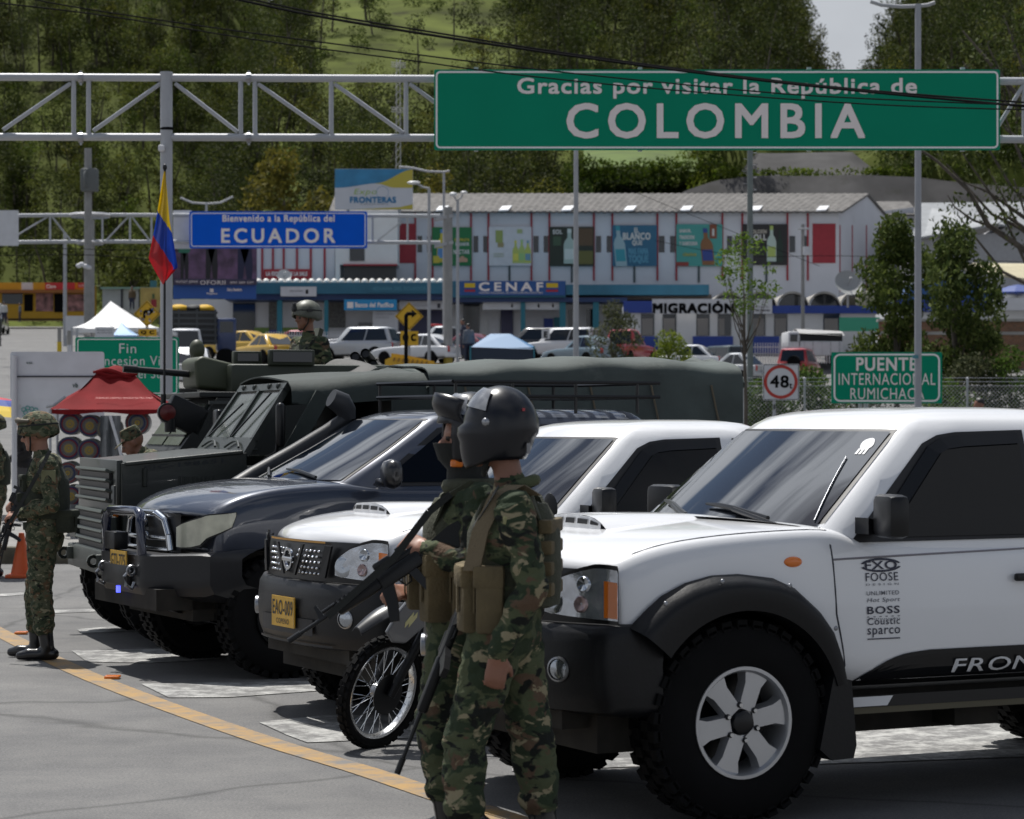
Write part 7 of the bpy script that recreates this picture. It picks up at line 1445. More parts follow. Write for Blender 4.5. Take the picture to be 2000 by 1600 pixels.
board('light blue Banco del Pacifico bank sign', 672, 585, 775, 606, YC_ - .2, mat('bank_blue', (.01, .24, .50), .5), [('Banco del Pacífico', 694, 600, 768, 591)], extra=[(678, 590, 690, 602, m_let)])
board('dim lettering plate on the teal fascia', 720, 556, 838, 571, YC_ - .05, m_teal, [('ADUANA DEL ECUADOR', 728, 567, 832, 560)], mat('teal_letters', (.05, .20, .28), .5))
board('white notice with coat of arms on the teal fascia', 548, 560, 618, 579, YC_ - .1, m_pw, [('SERVICIO DE RENTAS', 566, 570, 592, 567, .0)], m_blackp, extra=[(597, 566, 602, 574, m_blackp)])
board('white notice panel left of the arrow diamond', 728, 609, 777, 647, YC_ + 1, m_pw, [('ATENCION AL USUARIO', 734, 615, 770, 612, .0), ('REQUISITOS', 734, 622, 760, 619, .0)], mat('notice_gray', (.3, .3, .33), .6))
board('white header panel above the purple windows', 780, 588, 866, 604, YC_ + 1, m_pw, [('ministerio', 800, 599, 840, 595, .0)], mat('notice_gray', (.3, .3, .33), .6), extra=[(854, 593, 860, 602, m_gap)])
for lb, x0, x1, ws in (('white header panel with one down arrow', 943, 1017, ((1000, 'SALIDA'),)), ('white header panel with two down arrows', 1026, 1096, ((1052, 'MIGRACION'), (1080, 'ENTRADA')))):
    s = board(lb, x0, 580, x1, 605, YC_ + .7, m_pw, [(t, c - 10, 588, c + 10, 585, .0) for c, t in ws], m_blackp); m = MB()
    for c, t in ws: m.add([at(*p, YC_ + .68) for p in ((c - 1, 593), (c + 1, 593), (c + 1, 597), (c + 2.6, 597), (c, 602), (c - 2.6, 597), (c - 1, 597))], [(0, 1, 2, 6), (3, 4, 5)])
    m.build('arrow', m_blackp, s, world=True)
YM = 141.
g = thing('migration_office', 'white migration office with blue dado and vaulted concrete roof', 'building', (X(1420, YM), YM, gz(YM)))
m = MB(); prect(m, 1218, 598, 1745, 720, YM, 6.); m.build('wall', m_wallw, g, world=True)
m = MB(); prect(m, 1218, 588, 1275, 611, YM - .3, .5); prect(m, 1505, 597, 1745, 612, YM - .3, .5); m.build('band', m_blueb, g, world=True)
for x0, x1 in ((1252, 1278), (1294, 1321), (1360, 1386), (1402, 1428), (1469, 1495), (1512, 1538), (1608, 1640)):
    m = MB(); prect(m, x0, 613, x1, 656, YM - .04, .06, 0); prect(m, x0 + 2, 622, x1 - (13 if x0 in (1402,) else 3), 655, YM - .05, .03, 1); m.build('window', [m_win, mat('curtain', (.22, .21, .20), .8)], g, world=True)
for x0, x1 in ((1218, 1285), (1353, 1432), (1468, 1522)): m = MB(); prect(m, x0, 657, x1, 690, YM - .06, .08); m.build('dado_panel', m_blueb, g, world=True)
for i, cx in enumerate((1422, 1485, 1548, 1610, 1672)):
    m = MB(); k = 31 * YM / F; c = at(cx, 598, YM - .2)
    m.sheet(lambda s, t: V((c.x + k * math.cos(PI * s), lerp(YM - .3, YM + 5, t), c.z + k * .92 * math.sin(PI * s))), 16, 1, (0, 0, -.12)); m.build('vault', mat('vault_concrete', (.30, .29, .27), .9, var=.25, vs=1.5), g, 50, world=True)
    m = MB(); m.add([V((c.x + k * .85 * math.cos(PI * s / 12), YM + .1, c.z + k * .75 * math.sin(PI * s / 12))) for s in range(13)], [tuple(range(13))]); m.build('vault_glazing', m_win, g, world=True)
board('white sign reading MIGRACION in big black letters', 1274, 584, 1508, 613, YM - .5, m_pw, [('MIGRACIÓN', 1276, 611, 1433, 589, .03), ('Ministerio', 1476, 601, 1500, 597, .01), ('del Interior', 1476, 608, 1504, 604, .02)], m_blackp, extra=[(1468, 597, 1471, 608, mr), (1471, 597, 1473, 608, m_blackp)])
# sheds and walls on the right
m_metal = mat('roof_metal', (.24, .25, .26), .45, .3, var=.15, vs=2); YR = 128.
def shed(label, pts, depth, Y, mt, roof=None, rpts=None, cat='building', name='warehouse'):
    s = thing(name, label, cat, (X(sum(p[0] for p in pts) / len(pts), Y), Y, gz(Y))); m = MB(); m.prism([at(*p, Y) for p in pts], (0, depth, 0)); m.build('wall', mt, s, world=True)
    if roof:
        for R_ in rpts: m = MB(); m.prism([at(*p[:2], Y + p[2]) for p in R_], (0, 0, .12)); m.build('roof', roof, s, world=True)
    return s
shed('gray warehouse with fibre cement roof behind the hall gable', [(1660, 420), (1785, 405), (1785, 600), (1660, 600)], 6, 160, m_wall, m_roof, [[(1650, 424, -.5), (1796, 422, -.5), (1775, 397, 5), (1640, 397, 5)]])
shed('large gray warehouse with bright metal roof at the right border', [(1790, 470), (1945, 455), (1985, 430), (2010, 455), (2080, 450), (2080, 640), (1790, 640)], 10, 150, mat('wall_gray', (.34, .345, .36), .8, var=.06), m_metal, [[(1780, 470, -.6), (1950, 440, -.6), (1990, 398, 9), (1800, 400, 9)], [(1950, 442, -.6), (2090, 452, -.6), (2090, 400, 9), (1990, 398, 9)]])
shed('low store under a yellow striped roof beside the blue canvas', [(1900, 560), (2060, 570), (2060, 640), (1900, 640)], 8, 126, mat('wall_gray', (.34, .345, .36), .8, var=.06), mat('roof_cream', (.40, .36, .24), .7, var=.12, vs=3), [[(1880, 528, 0), (2080, 562, 0), (2080, 520, 8), (1900, 518, 8)]])
s = thing('canopy', 'blue canvas canopy between the eucalyptus and the sheds', 'canopy', (X(1880, 120), 120, gz(120))); m = MB(); m.prism([at(*p, 120) for p in ((1750, 590), (1800, 548), (1850, 528), (1900, 548), (1962, 588))], (0, 5, 0)); m.build('canvas', mat('canvas_blue', (.008, .05, .15), .7, var=.2, vs=2), s, world=True); m = MB(); wtube(m, (1760, 585), (1760, 690), .06, 120.2); wtube(m, (1950, 585), (1950, 690), .06, 120.2); m.build('post', m_pole, s, world=True)
g = thing('shop_building', 'white low building with deep blue band under the blue canopy', 'building', (X(1880, 118), 118, gz(118))); m = MB(); prect(m, 1740, 606, 2080, 720, 118, 5); m.build('wall', m_wallw, g, world=True); m = MB(); prect(m, 1745, 586, 1945, 609, 117.7, .6); m.build('band', m_blueb, g, world=True); m = MB(); prect(m, 1942, 582, 2060, 606, 117.4, .6); m.build('parapet', m_pw, g, world=True)
for px in (1970, 2000): m = MB(); m.ell(at(px, 580, 118.5), (.42, .42, .22), 0, 14, 8); m.build('roof_dome', mat('dome_white', (.62, .62, .60), .5), g, 60, world=True)
s = thing('parasol', 'bright blue parasol above the white parapet', 'parasol', (X(1985, 119), 119, Z(605, 119))); m = MB(); m.lathe([(0, .35), (.5, .25), (1.3, -.05), (1.3, -.12)], at(1988, 570, 119), (0, 0, 1), 10); m.build('canopy', mat('parasol_blue', (.010, .04, .20), .6), s, world=True); m = MB(); wtube(m, (1988, 570), (1988, 605), .04, 119); m.build('pole', m_pole, s, world=True)
s = thing('brick_wall', 'unfinished brown brick wall behind the eucalyptus trees', 'wall', (X(1860, 104), 104, gz(104)))
bm_ = bpy.data.materials.new('brick'); bm_.use_nodes = True; N = bm_.node_tree.nodes; L = bm_.node_tree.links; bt = N.new('ShaderNodeTexBrick'); mp = N.new('ShaderNodeMapping'); tc = N.new('ShaderNodeTexCoord'); mp.inputs['Rotation'].default_value = (PI / 2, 0, 0); L.new(tc.outputs['Object'], mp.inputs[0]); L.new(mp.outputs[0], bt.inputs['Vector']); bt.inputs['Scale'].default_value = 3.; bt.inputs['Color1'].default_value = (.20, .095, .05, 1); bt.inputs['Color2'].default_value = (.12, .065, .04, 1); bt.inputs['Mortar'].default_value = (.17, .14, .11, 1); L.new(bt.outputs[0], N['Principled BSDF'].inputs['Base Color']); N['Principled BSDF'].inputs['Roughness'].default_value = .9
m = MB(); prect(m, 1718, 627, 2080, 720, 104, .3); m.build('wall', bm_, s, world=True); m = MB(); prect(m, 1715, 623, 2080, 628, 103.9, .5); prect(m, 1718, 648, 2080, 654, 103.97, .1); m.build('coping', m_conc, s, world=True)
board('green shop sign among the eucalyptus leaves', 1640, 620, 1718, 647, 112, mat('shop_green', (.04, .30, .19), .6), None)
s = thing('water_tank', 'caged pale plastic tank on the office roof', 'tank', (X(1690, 138), 138, Z(597, 138))); m = MB(); m.box(at(1691, 583, 138), (1.0, .9, .75), 0, None, .06); m.build('tank', mat('tank_cream', (.45, .43, .33), .5), s, 40, world=True); m = MB()
for k in range(7):
    wtube(m, (1673 + 6 * k, 570), (1673 + 6 * k, 597), .015, 137.5, 4)
m.build('cage', m_steel, s, world=True)
# billboards
s = thing('billboard', 'exhibition billboard reading FRONTERAS with blue and yellow waves', 'billboard', (X(730, 146), 146, Z(412, 146))); YX = 145.
m = MB(); prect(m, 654, 330, 806, 409, YX, .3); m.build('panel', mat('billboard_white', (.52, .54, .58), .5, var=.04, vs=1), s, world=True)
m = MB(); wv = lambda x: 366 - .00 - 19 * sst(690, 806, x); P = [at(x, 330.5, YX - .01) for x in range(654, 807, 8)] ; Q = [at(x, 367 - 9 * sst(660, 740, x) - 26 * sst(735, 806, x), YX - .01) for x in range(654, 807, 8)]; n_ = len(P); m.add(P + Q, [(i, i + 1, n_ + i + 1, n_ + i) for i in range(n_ - 1)], 0)
P = [at(x, 358 - 27 * sst(735, 806, x), YX - .012) for x in range(734, 807, 8)]; Q = [at(x, 359 + 8 * sst(738, 770, x), YX - .012) for x in range(734, 807, 8)]; n_ = len(P); m.add(P + Q, [(i, i + 1, n_ + i + 1, n_ + i) for i in range(n_ - 1)], 1); m.add([at(*p, YX - .012) for p in ((690, 409), (806, 409), (806, 399), (780, 405))], [(0, 1, 2, 3)], 1)
m.build('wave', [mat('wave_blue', (.03, .20, .38), .5, var=.2, vs=1), mat('wave_yellow', (.45, .38, .05), .5)], s, world=True)
m = MB(); ptext(m, 'FRONTERAS', 684, 396, 773, 385, YX - .015, 0, .03); ptext(m, 'INTEGRACION COMERCIAL', 703, 400, 760, 398, YX - .015, 1, 0); ptext(m, 'Expo', 690, 383, 734, 369, YX - .015, 2, 0, .3); m.lathe([(.34, 0), (.36, 0)], at(747, 376, YX - .016), (0, -1, 0), 24, 0); m.build('lettering', [mat('text_blue', (.02, .16, .33), .5), m_gap, mat('text_lime', (.28, .42, .06), .5)], s, world=True)
m = MB()
for x in (680, 780): wtube(m, (x, 405), (x, 440), .1, YX + .4)
m.build('post', m_pole, s, world=True)
s = thing('billboard', 'dark purple fashion billboard above the blue shop left of the hall', 'billboard', (X(420, 139), 139, Z(560, 139))); YX = 138.
m = MB(); prect(m, 338, 484, 501, 556, YX, .3); m.build('panel', mat('fashion_print', (.085, .045, .10), .5, var=.8, vs=1.3, detail=8), s, world=True)
m = MB()
for cx, w, mi in ((360, 8, 0), (413, 12, 0), (478, 15, 1)):
    for d in (-1, 1): m.add([at(*p, YX - .01) for p in ((cx + d * w * .15 - w * .75, 486), (cx + d * w * .15 + w * .75, 486), (cx + d * w * .55 + w * .5, 520), (cx + d * w * .6 + w * .3, 552), (cx + d * w * .6 - w * .3, 552), (cx + d * w * .5 - w * .45, 520))], [(0, 1, 2, 3, 4, 5)], mi)
m.add([at(*p, YX - .014) for p in ((347, 484), (372, 484), (370, 494), (349, 494))], [(0, 1, 2, 3)], 2); m.build('jeans_figures', [mat('jeans_black', (.010, .010, .014), .6), mat('jeans_navy', (.010, .014, .05), .6), mat('top_green', (.02, .14, .09), .6)], s, world=True)
m = MB(); prect(m, 338, 545, 501, 557, YX - .03, .03, 0); m.build('strip', mat('strip_violet', (.035, .03, .07), .5), s, world=True); m = MB(); ptext(m, 'OUTLET JEANS', 343, 554, 386, 548, YX - .05, 0, .0); ptext(m, 'OFORII', 391, 556, 440, 548, YX - .05, 0, .0); ptext(m, '094 389 527', 450, 554, 495, 550, YX - .05, 0, .0); m.build('lettering', m_let, s, world=True)
board('blue shop fascia under the fashion billboard', 338, 557, 500, 584, 138.3, mat('shop_blue', (.012, .08, .33), .5), [('Pinguino', 404, 576, 424, 572), ('Sol y Sombra', 444, 570, 472, 563)], extra=[(410, 564, 417, 571, m_let)])
# yellow shops at the end of the road
g = thing('shop_row', 'row of yellow painted shops at the end of the road', 'building', (X(80, 238), 238, gz(238))); YS = 238.
m = MB(); prect(m, -60, 552, 168, 622, YS, 6., 0); m.build('wall', mat('wall_yellow', (.50, .28, .015), .7, var=.1, vs=.6), g, world=True)
m = MB(); prect(m, -60, 566, 168, 572, YS - 1.2, 1.3); m.build('awning', mat('awning_orange', (.28, .10, .02), .7), g, world=True)
for x0, y0, x1, y1, c in ((4, 573, 44, 594, 'g'), (70, 573, 104, 608, 's'), (106, 574, 130, 610, 'd'), (47, 575, 64, 608, 'd'), (132, 575, 166, 608, 's'), (-50, 574, -10, 600, 'g')): m = MB(); prect(m, x0, y0, x1, y1, YS - .08, .1); m.build('shop_window' if c != 'd' else 'door', {'g': m_win, 'd': m_blackp, 's': mat('goods_display', (.25, .12, .12), .6, var=1., vs=1.6, detail=6)}[c], g, world=True)
board('red phone shop sign reading Claro', 88, 552, 146, 566, YS - .4, mat('claro_red', (.45, .015, .02), .5), [('Claro', 91, 563, 109, 556)]); board('pale shop sign left of the red one', 42, 552, 64, 567, YS - .4, m_pw, None); board('small red shop sign at the right end of the yellow shops', 152, 552, 168, 562, YS - .4, mat('claro_red', (.45, .015, .02), .5), [('RECARGAS', 154, 560, 166, 556, .0)])
s = thing('container', 'gray metal containers in a row behind the white tents', 'container', (X(235, 190), 190, gz(190))); m = MB(); prect(m, 200, 563, 272, 612, 190, 3., 0); m.build('side', mat('container_gray', (.34, .36, .37), .6, var=.15, vs=.8), s, world=True); m = MB(); prect(m, 196, 561, 310, 564, 189.5, 4); m.build('roof_edge', mat('edge_green', (.2, .33, .28), .6), s, world=True)
for x in (236, 238, 271): m = MB(); prect(m, x, 563, x + 1.5, 612, 189.9, .1); m.build('door_seam', m_gap, s, world=True)
board('pale yellow painted panel with a figure in red', 274, 562, 318, 612, 188, mat('mural_yellow', (.42, .31, .10), .7, var=.2, vs=1.5), None, extra=[(295, 585, 306, 600, mat('mural_red', (.3, .03, .04), .7)), (297, 574, 302, 584, mat('mural_green', (.08, .12, .05), .7))])
board('blue roof panel above the painted panel', 293, 548, 306, 562, 191, mat('panel_teal', (.03, .11, .15), .6), None)
s = thing('wall', 'low white wall with graffiti in front of the tents', 'wall', (X(150, 120), 120, gz(120))); m = MB(); prect(m, 128, 617, 172, 655, 120, .3); m.build('wall', m_pw, s, world=True)
# tents
def tent(label, px, pyt, x0, x1, pye, Y, mt, depth=3., drop=8):
    s = thing('market_tent', label, 'tent', (X(px, Y), Y, gz(Y))); a = at(px, pyt, Y + depth / 2); e = [at(x0, pye, Y), at(x1, pye, Y)]; e += [e[1] + V((0, depth, 0)), e[0] + V((0, depth, 0))]; m = MB(); dz = V((0, 0, -drop * Y / F))
    for i in range(4):
        p, q = e[i], e[(i + 1) % 4]; m.grid(lambda s_, t: (p.lerp(q, s_)).lerp(a, t) - V((0, 0, .10 * depth * .5 * math.sin(PI * t) * (1 - t * .3))), 6, 6); m.add([p, q, q + dz, p + dz], [(0, 1, 2, 3)])
    m.build('canopy', mt, s, 40, world=True)
    for i, p in enumerate(e): m = MB(); m.cyl((p.x, p.y, gz(p.y)), p, .04, n=6); m.build('leg', m_grayp, s, world=True)
m_tw = mat('tent_white', (.68, .68, .68), .7, var=.04); m_tb = mat('tent_lightblue', (.28, .42, .62), .6)
tent('large white market tent with tall peak left of the flag', 216, 588, 140, 312, 640, 98, m_tw, 5); tent('smaller white market tent in front of the tall one', 200, 620, 150, 230, 642, 88, m_tw, 3); tent('pale blue pointed tent between white tents and warning sign', 236, 629, 215, 270, 655, 84, m_tb, 2.5)
board('small white notice in front of the white tents', 186, 639, 222, 660, 80, m_pw, [('Restaurante', 190, 646, 219, 643, .0), ('de Colombia', 190, 651, 219, 648, .0)], m_gap)
s = thing('market_tent', 'dark blue walled tent with lighter roof among the parked cars', 'tent', (X(980, 104), 104, gz(104))); YQ = 104
m = MB(); A = [at(920, 678, YQ), at(1042, 682, YQ), at(1042, 676, YQ + 3), at(925, 674, YQ + 3)]; B = [at(958, 652, YQ + 1), at(996, 652, YQ + 1), at(996, 652, YQ + 2), at(958, 652, YQ + 2)]
m.add(A + B, [(0, 1, 5, 4), (1, 2, 6, 5), (2, 3, 7, 6), (3, 0, 4, 7), (4, 5, 6, 7)]); m.build('canopy', mat('tent_blue', (.06, .17, .33), .5), s, world=True); m = MB(); prect(m, 920, 679, 1042, 708, YQ + .05, 2.8); m.build('side_curtain', mat('curtain_navy', (.012, .025, .05), .6), s, world=True)
for x in (919, 1043): m = MB(); wtube(m, (x, 676), (x, 725), .03, YQ); m.build('leg', m_tealc, s, world=True)
# red stall canopy and rolled mats
YT_ = 31.5
s = thing('stall_canopy', 'red stall canopy with a knotted peak over the rolled mats', 'canopy', (X(220, YT_), YT_, gz(YT_) + .1)); zg = gz(YT_) + .1
E_ = [at(98, 800, YT_), at(340, 800, YT_), at(330, 786, YT_ + 1.9), at(112, 786, YT_ + 1.9)]; T_ = [at(190, 729, YT_ + .8), at(262, 733, YT_ + .8), at(258, 728, YT_ + 1.2), at(195, 724, YT_ + 1.2)]; ap = T_[0].lerp(T_[1], .5); m = MB()
for i in range(4):
    p, q, a, b = E_[i], E_[(i + 1) % 4], T_[i], T_[(i + 1) % 4]; m.grid(lambda s_, t: (p.lerp(q, s_)).lerp(a.lerp(b, s_), t) + V((0, 0, -.05 * math.sin(PI * t) + .014 * math.sin(15 * s_ + 6 * t) - .02 * math.sin(PI * s_))), 20, 12); m.grid(lambda s_, t: p.lerp(q, s_) + V((0, -.01 * math.sin(17 * s_), -.05 * t * (1 + .3 * math.sin(11 * s_)))), 16, 1)
m.grid(lambda s_, t: T_[0].lerp(T_[1], s_).lerp(T_[3].lerp(T_[2], s_), t) + V((0, 0, .09 * math.sin(PI * s_) ** .6 * math.sin(PI * t) ** .5 + .02 * math.sin(9 * s_ + 5 * t) - .01)), 14, 8)
for k in range(3): m.tube([T_[0].lerp(T_[1], t) + V((0, -.03, .02 + .025 * math.sin(6 * t + 2 * k) - .03 * k)) for t in [i / 10 for i in range(-1, 12)]], [.012 + .025 * math.sin(PI * (i + .5) / 13) for i in range(13)], 7)
m.build('canvas', mat('canvas_red', (.165, .010, .012), .85, spec=.15, var=.15, vs=3, bump=.25, bs=8), s, 40, world=True)
m = MB(); k0, k1 = V(E_[0]), V(E_[1]); m.text('PREMIUM CENTRA MANOS EXTRA FINO', k0.lerp(k1, .30).lerp(ap, .30) + V((0, -.02, 0)), (k1 - k0), (ap - k0.lerp(k1, .5)), .72, .04, 0, 0.0); m.build('lettering', mat('canopy_print', (.50, .20, .18), .7), s, world=True)
for p in E_: m = MB(); m.cyl((p.x, p.y, zg), p, .018, n=8); m.build('leg', m_grayp, s, world=True)
m = MB(); m.tube([at(90, 795, YT_ - .02), at(105, 792, YT_), at(128, 775, YT_ + .02)], .02, 6); m.build('eave_bar', m_steel, s, world=True)
mm = [mat('mat_yellow', (.50, .36, .05), .6), mat('mat_blue', (.02, .04, .16), .6), mat('mat_red', (.28, .025, .03), .6), mat('mat_gray', (.15, .155, .165), .35), mat('mat_cream', (.30, .27, .18), .6)]
def rollmat(px, py, r, Y, k, label):
    s = thing('rolled_mat', label, 'rolled mat', at(px, py + r, Y), 0, 'rolled mats under the red canopy'); c = at(px, py, Y); R_ = r * Y / F; m = MB(); n = 9; seq = [[0, 4, 0, 4, 3, 3, 2, 1, 3], [4, 0, 3, 4, 3, 1, 3, 2, 3], [3, 4, 3, 4, 3, 4, 3, 4, 3]][k]
    for i in range(n):
        a, b = R_ * i / n, R_ * (i + .82) / n; m.lathe([(a, -.0), (a + .002, -.012), (b, -.012), (b + .002, 0)], c, (.12, -1, .05), 24, seq[i])
    m.build('spiral', mm, s, 40, world=True); m = MB(); m.cyl(c + V((0, .02, 0)), c + V((-.1, .9, 0)), R_, n=24); m.build('roll', mm[3], s, 40, world=True)
i = 0
WHERE = ['top row, first from the sign post', 'top row, second from the sign post', 'top row, pale one in plastic', 'second row, first from the sign post', 'second row, second from the sign post', 'third row, first from the sign post', 'third row, second from the sign post', 'third row, third from the sign post', 'bottom row, first from the sign post', 'bottom row, second from the sign post', 'top row, beside the armoured car', 'bottom row, third from the sign post']
for px, py, r, k in ((137, 828, 22, 0), (175, 832, 22, 0), (212, 838, 24, 2), (134, 876, 23, 0), (174, 880, 23, 0), (132, 924, 22, 1), (172, 928, 23, 1), (213, 900, 24, 1), (138, 970, 22, 0), (176, 974, 22, 1), (268, 826, 24, 1), (214, 955, 24, 1)):
    rollmat(px, py, r, YT_ + .15, k, 'rolled striped foam mat, ' + WHERE[i]); i += 1
s = thing('plastic_sheet', 'clear gray plastic sheet hanging over the rolled mats', 'plastic sheet', at(170, 1030, YT_)); m = MB(); m.sheet(lambda a, b: at(lerp(196, 236, a), lerp(812, 1035, b), YT_ - .05 + .05 * math.sin(14 * a + 3 * b)), 14, 8, (0, .006, 0)); m.sheet(lambda a, b: at(lerp(112, 198, a), lerp(985, 1035, b), YT_ + .0 + .05 * math.sin(17 * a + 2 * b)), 20, 5, (0, .006, 0)); m.build('sheet', mat('plastic_gray', (.16, .17, .18), .25, var=.3, vs=4), s, 40, world=True)
m = MB(); m.tube([at(215, 812, YT_ - .1), at(232, 870, YT_ - .1), at(240, 905, YT_ - .1)], .02, 6); m.build('fold', m_pw, s, world=True)
s = thing('umbrella', 'yellow blue and red umbrella at the left border behind the sign board', 'umbrella', (X(0, 35.5), 35.5, gz(35.5))); m = MB()
for k, c in enumerate((2, 1, 0)): m.lathe([(.62 * t, .26 * (1 - t * t)) for t in (k / 3 * 1.0 + .0, (k + .5) / 3, (k + 1) / 3)], at(-4, 812, 35.5), (.1, 0, 1), 12, c)
m.build('canopy', [my, mb_, mr], s, world=True); m = MB(); m.cyl((X(-4, 35.5), 35.5, gz(35.5)), at(-4, 790, 35.5), .015, n=8); m.build('pole', m_steel, s, world=True)
# traffic cone, barrier, black post, bollards
g0 = ground(42, 1129); s = thing('traffic_cone', 'orange traffic cone on the road behind the lone soldier', 'traffic cone', tuple(g0)); m = MB(); m.box((0, 0, .02), (.30, .30, .04), 0, None, .01); m.build('base', mat('cone_orange', (.62, .10, .02), .5), s); m = MB(); m.lathe([(.115, .04), (.028, .48), (0, .48)], (0, 0, 0), (0, 0, 1), 24); m.build('cone', mat('cone_orange', (.62, .10, .02), .5), s, 40)
s = thing('traffic_barrier', 'yellow plastic barrier row showing over the army truck canvas', 'barrier', (X(800, 78), 78, gz(78))); m = MB(); m.prism([at(*p, 78) for p in ((752, 703), (765, 697), (835, 708), (870, 712), (870, 722), (752, 722))], (0, .4, 0)); m.prism([at(*p, 79) for p in ((764, 690), (800, 695), (848, 706), (848, 716), (764, 704))], (0, .3, 0)); m.build('body', mat('barrier_yellow', (.62, .36, .02), .5), s, world=True); m = MB()
for i in range(8): m.box(at(770 + 9 * i, 702 + 1.0 * i, 77.95), (.05, .05, .12), 0, Matrix.Rotation(.4, 3, 'Y'))
m.build('rib', mat('barrier_rib', (.25, .13, .02), .6), s, world=True)
s = thing('periscope_post', 'black hooked post in front of the clean yellow diamond', 'post', (X(793, 60), 60, gz(60))); m = MB(); wtube(m, (793, 616), (793, 760), .045, 60, 10); m.tube([at(793, 617, 60), at(797, 613, 60), at(809, 613, 60)], .045, 8); m.build('post', m_blackp, s, 40, world=True)
for px, h in ((116, 640), (135, 646)):
    s = thing('bollard', 'yellow bollard with gray top beside the far road' if px == 116 else 'pale wooden stake beside the yellow bollard', 'bollard', (X(px, 76), 76, gz(76))); m = MB(); wtube(m, (px, h + 28), (px + (0 if px == 116 else 3), h + 70), .07, 76); m.build('post', my if px == 116 else m_pw, s, world=True); m = MB(); wtube(m, (px, h), (px, h + 28), .06, 76); m.build('top', m_conc, s, world=True)
# flag on the armoured car
fx = thing('flag', 'yellow blue and red flag hanging from a black pole on the armoured car', 'flag', (X(320, 22.35), 22.35, 1.62)); YFL = 22.35
m = MB(); wtube(m, (321, 800), (322, 330), .011, YFL, 10); m.ell(at(322, 327, YFL), (.02, .02, .03), 0, 10, 8); wtube(m, (319, 800), (319, 770), .024, YFL, 10); m.build('pole', m_satin, fx, 50, world=True)
mf = bpy.data.materials.new('flag_cloth'); mf.use_nodes = True; N = mf.node_tree.nodes; L = mf.node_tree.links; at_ = N.new('ShaderNodeAttribute'); at_.attribute_name = 'stripe'; rp_ = N.new('ShaderNodeValToRGB'); rp_.color_ramp.interpolation = 'CONSTANT'; e = rp_.color_ramp.elements; e[0].color = (.62, .42, .01, 1); e[1].position = .5; e[1].color = (.012, .05, .36, 1); e.new(.75).color = (.42, .012, .018, 1); L.new(at_.outputs['Fac'], rp_.inputs[0]); B_ = N['Principled BSDF']; B_.inputs['Roughness'].default_value = .7; L.new(rp_.outputs[0], B_.inputs['Base Color']); tl = N.new('ShaderNodeBsdfTranslucent'); L.new(rp_.outputs[0], tl.inputs[0]); ms_ = N.new('ShaderNodeMixShader'); ms_.inputs[0].default_value = .4; L.new(B_.outputs[0], ms_.inputs[1]); L.new(tl.outputs[0], ms_.inputs[2]); L.new(ms_.outputs[0], N['Material Output'].inputs[0])
def fl(s, t):
    yl = [335, 440, 505, 530, 556]; xl_ = [320, 303, 290, 303, 318]; xr_ = [323, 331, 340, 347, 322]; yr = [335, 430, 478, 522, 552]; i = [0, .5, .78, .9, 1]
    x = lerp(interp(i, xl_, t), interp(i, xr_, t), s); y = lerp(interp(i, yl, t), interp(i, yr, t), s); return at(x, y, YFL - .02 + .07 * math.sin(s * 7 + t * 2) * min(1, t * 3))
m = MB(); nu, nv = 24, 40; m.grid(fl, nu, nv); o = m.build('cloth', mf, fx, 60, world=True); a = o.data.attributes.new('stripe', 'FLOAT', 'POINT'); vals = []
for j in range(nv + 1):
    for i in range(nu + 1):
        p = fl(i / nu, j / nv); px = 1000 + F * p.x / p.y; py = YH - F * (p.z - CH) / p.y; d = (py - 335) - (px - 305) * 1.55; vals.append(.25 if d < 72 else (.6 if d < 135 else .9))
        if px > 325 and py > 438 + (px - 325) * 2.2 and py < 545 - abs(px - 335) * 1.5 + 20 and d < 135: vals[-1] = .6
a.data.foreach_set('value', vals)

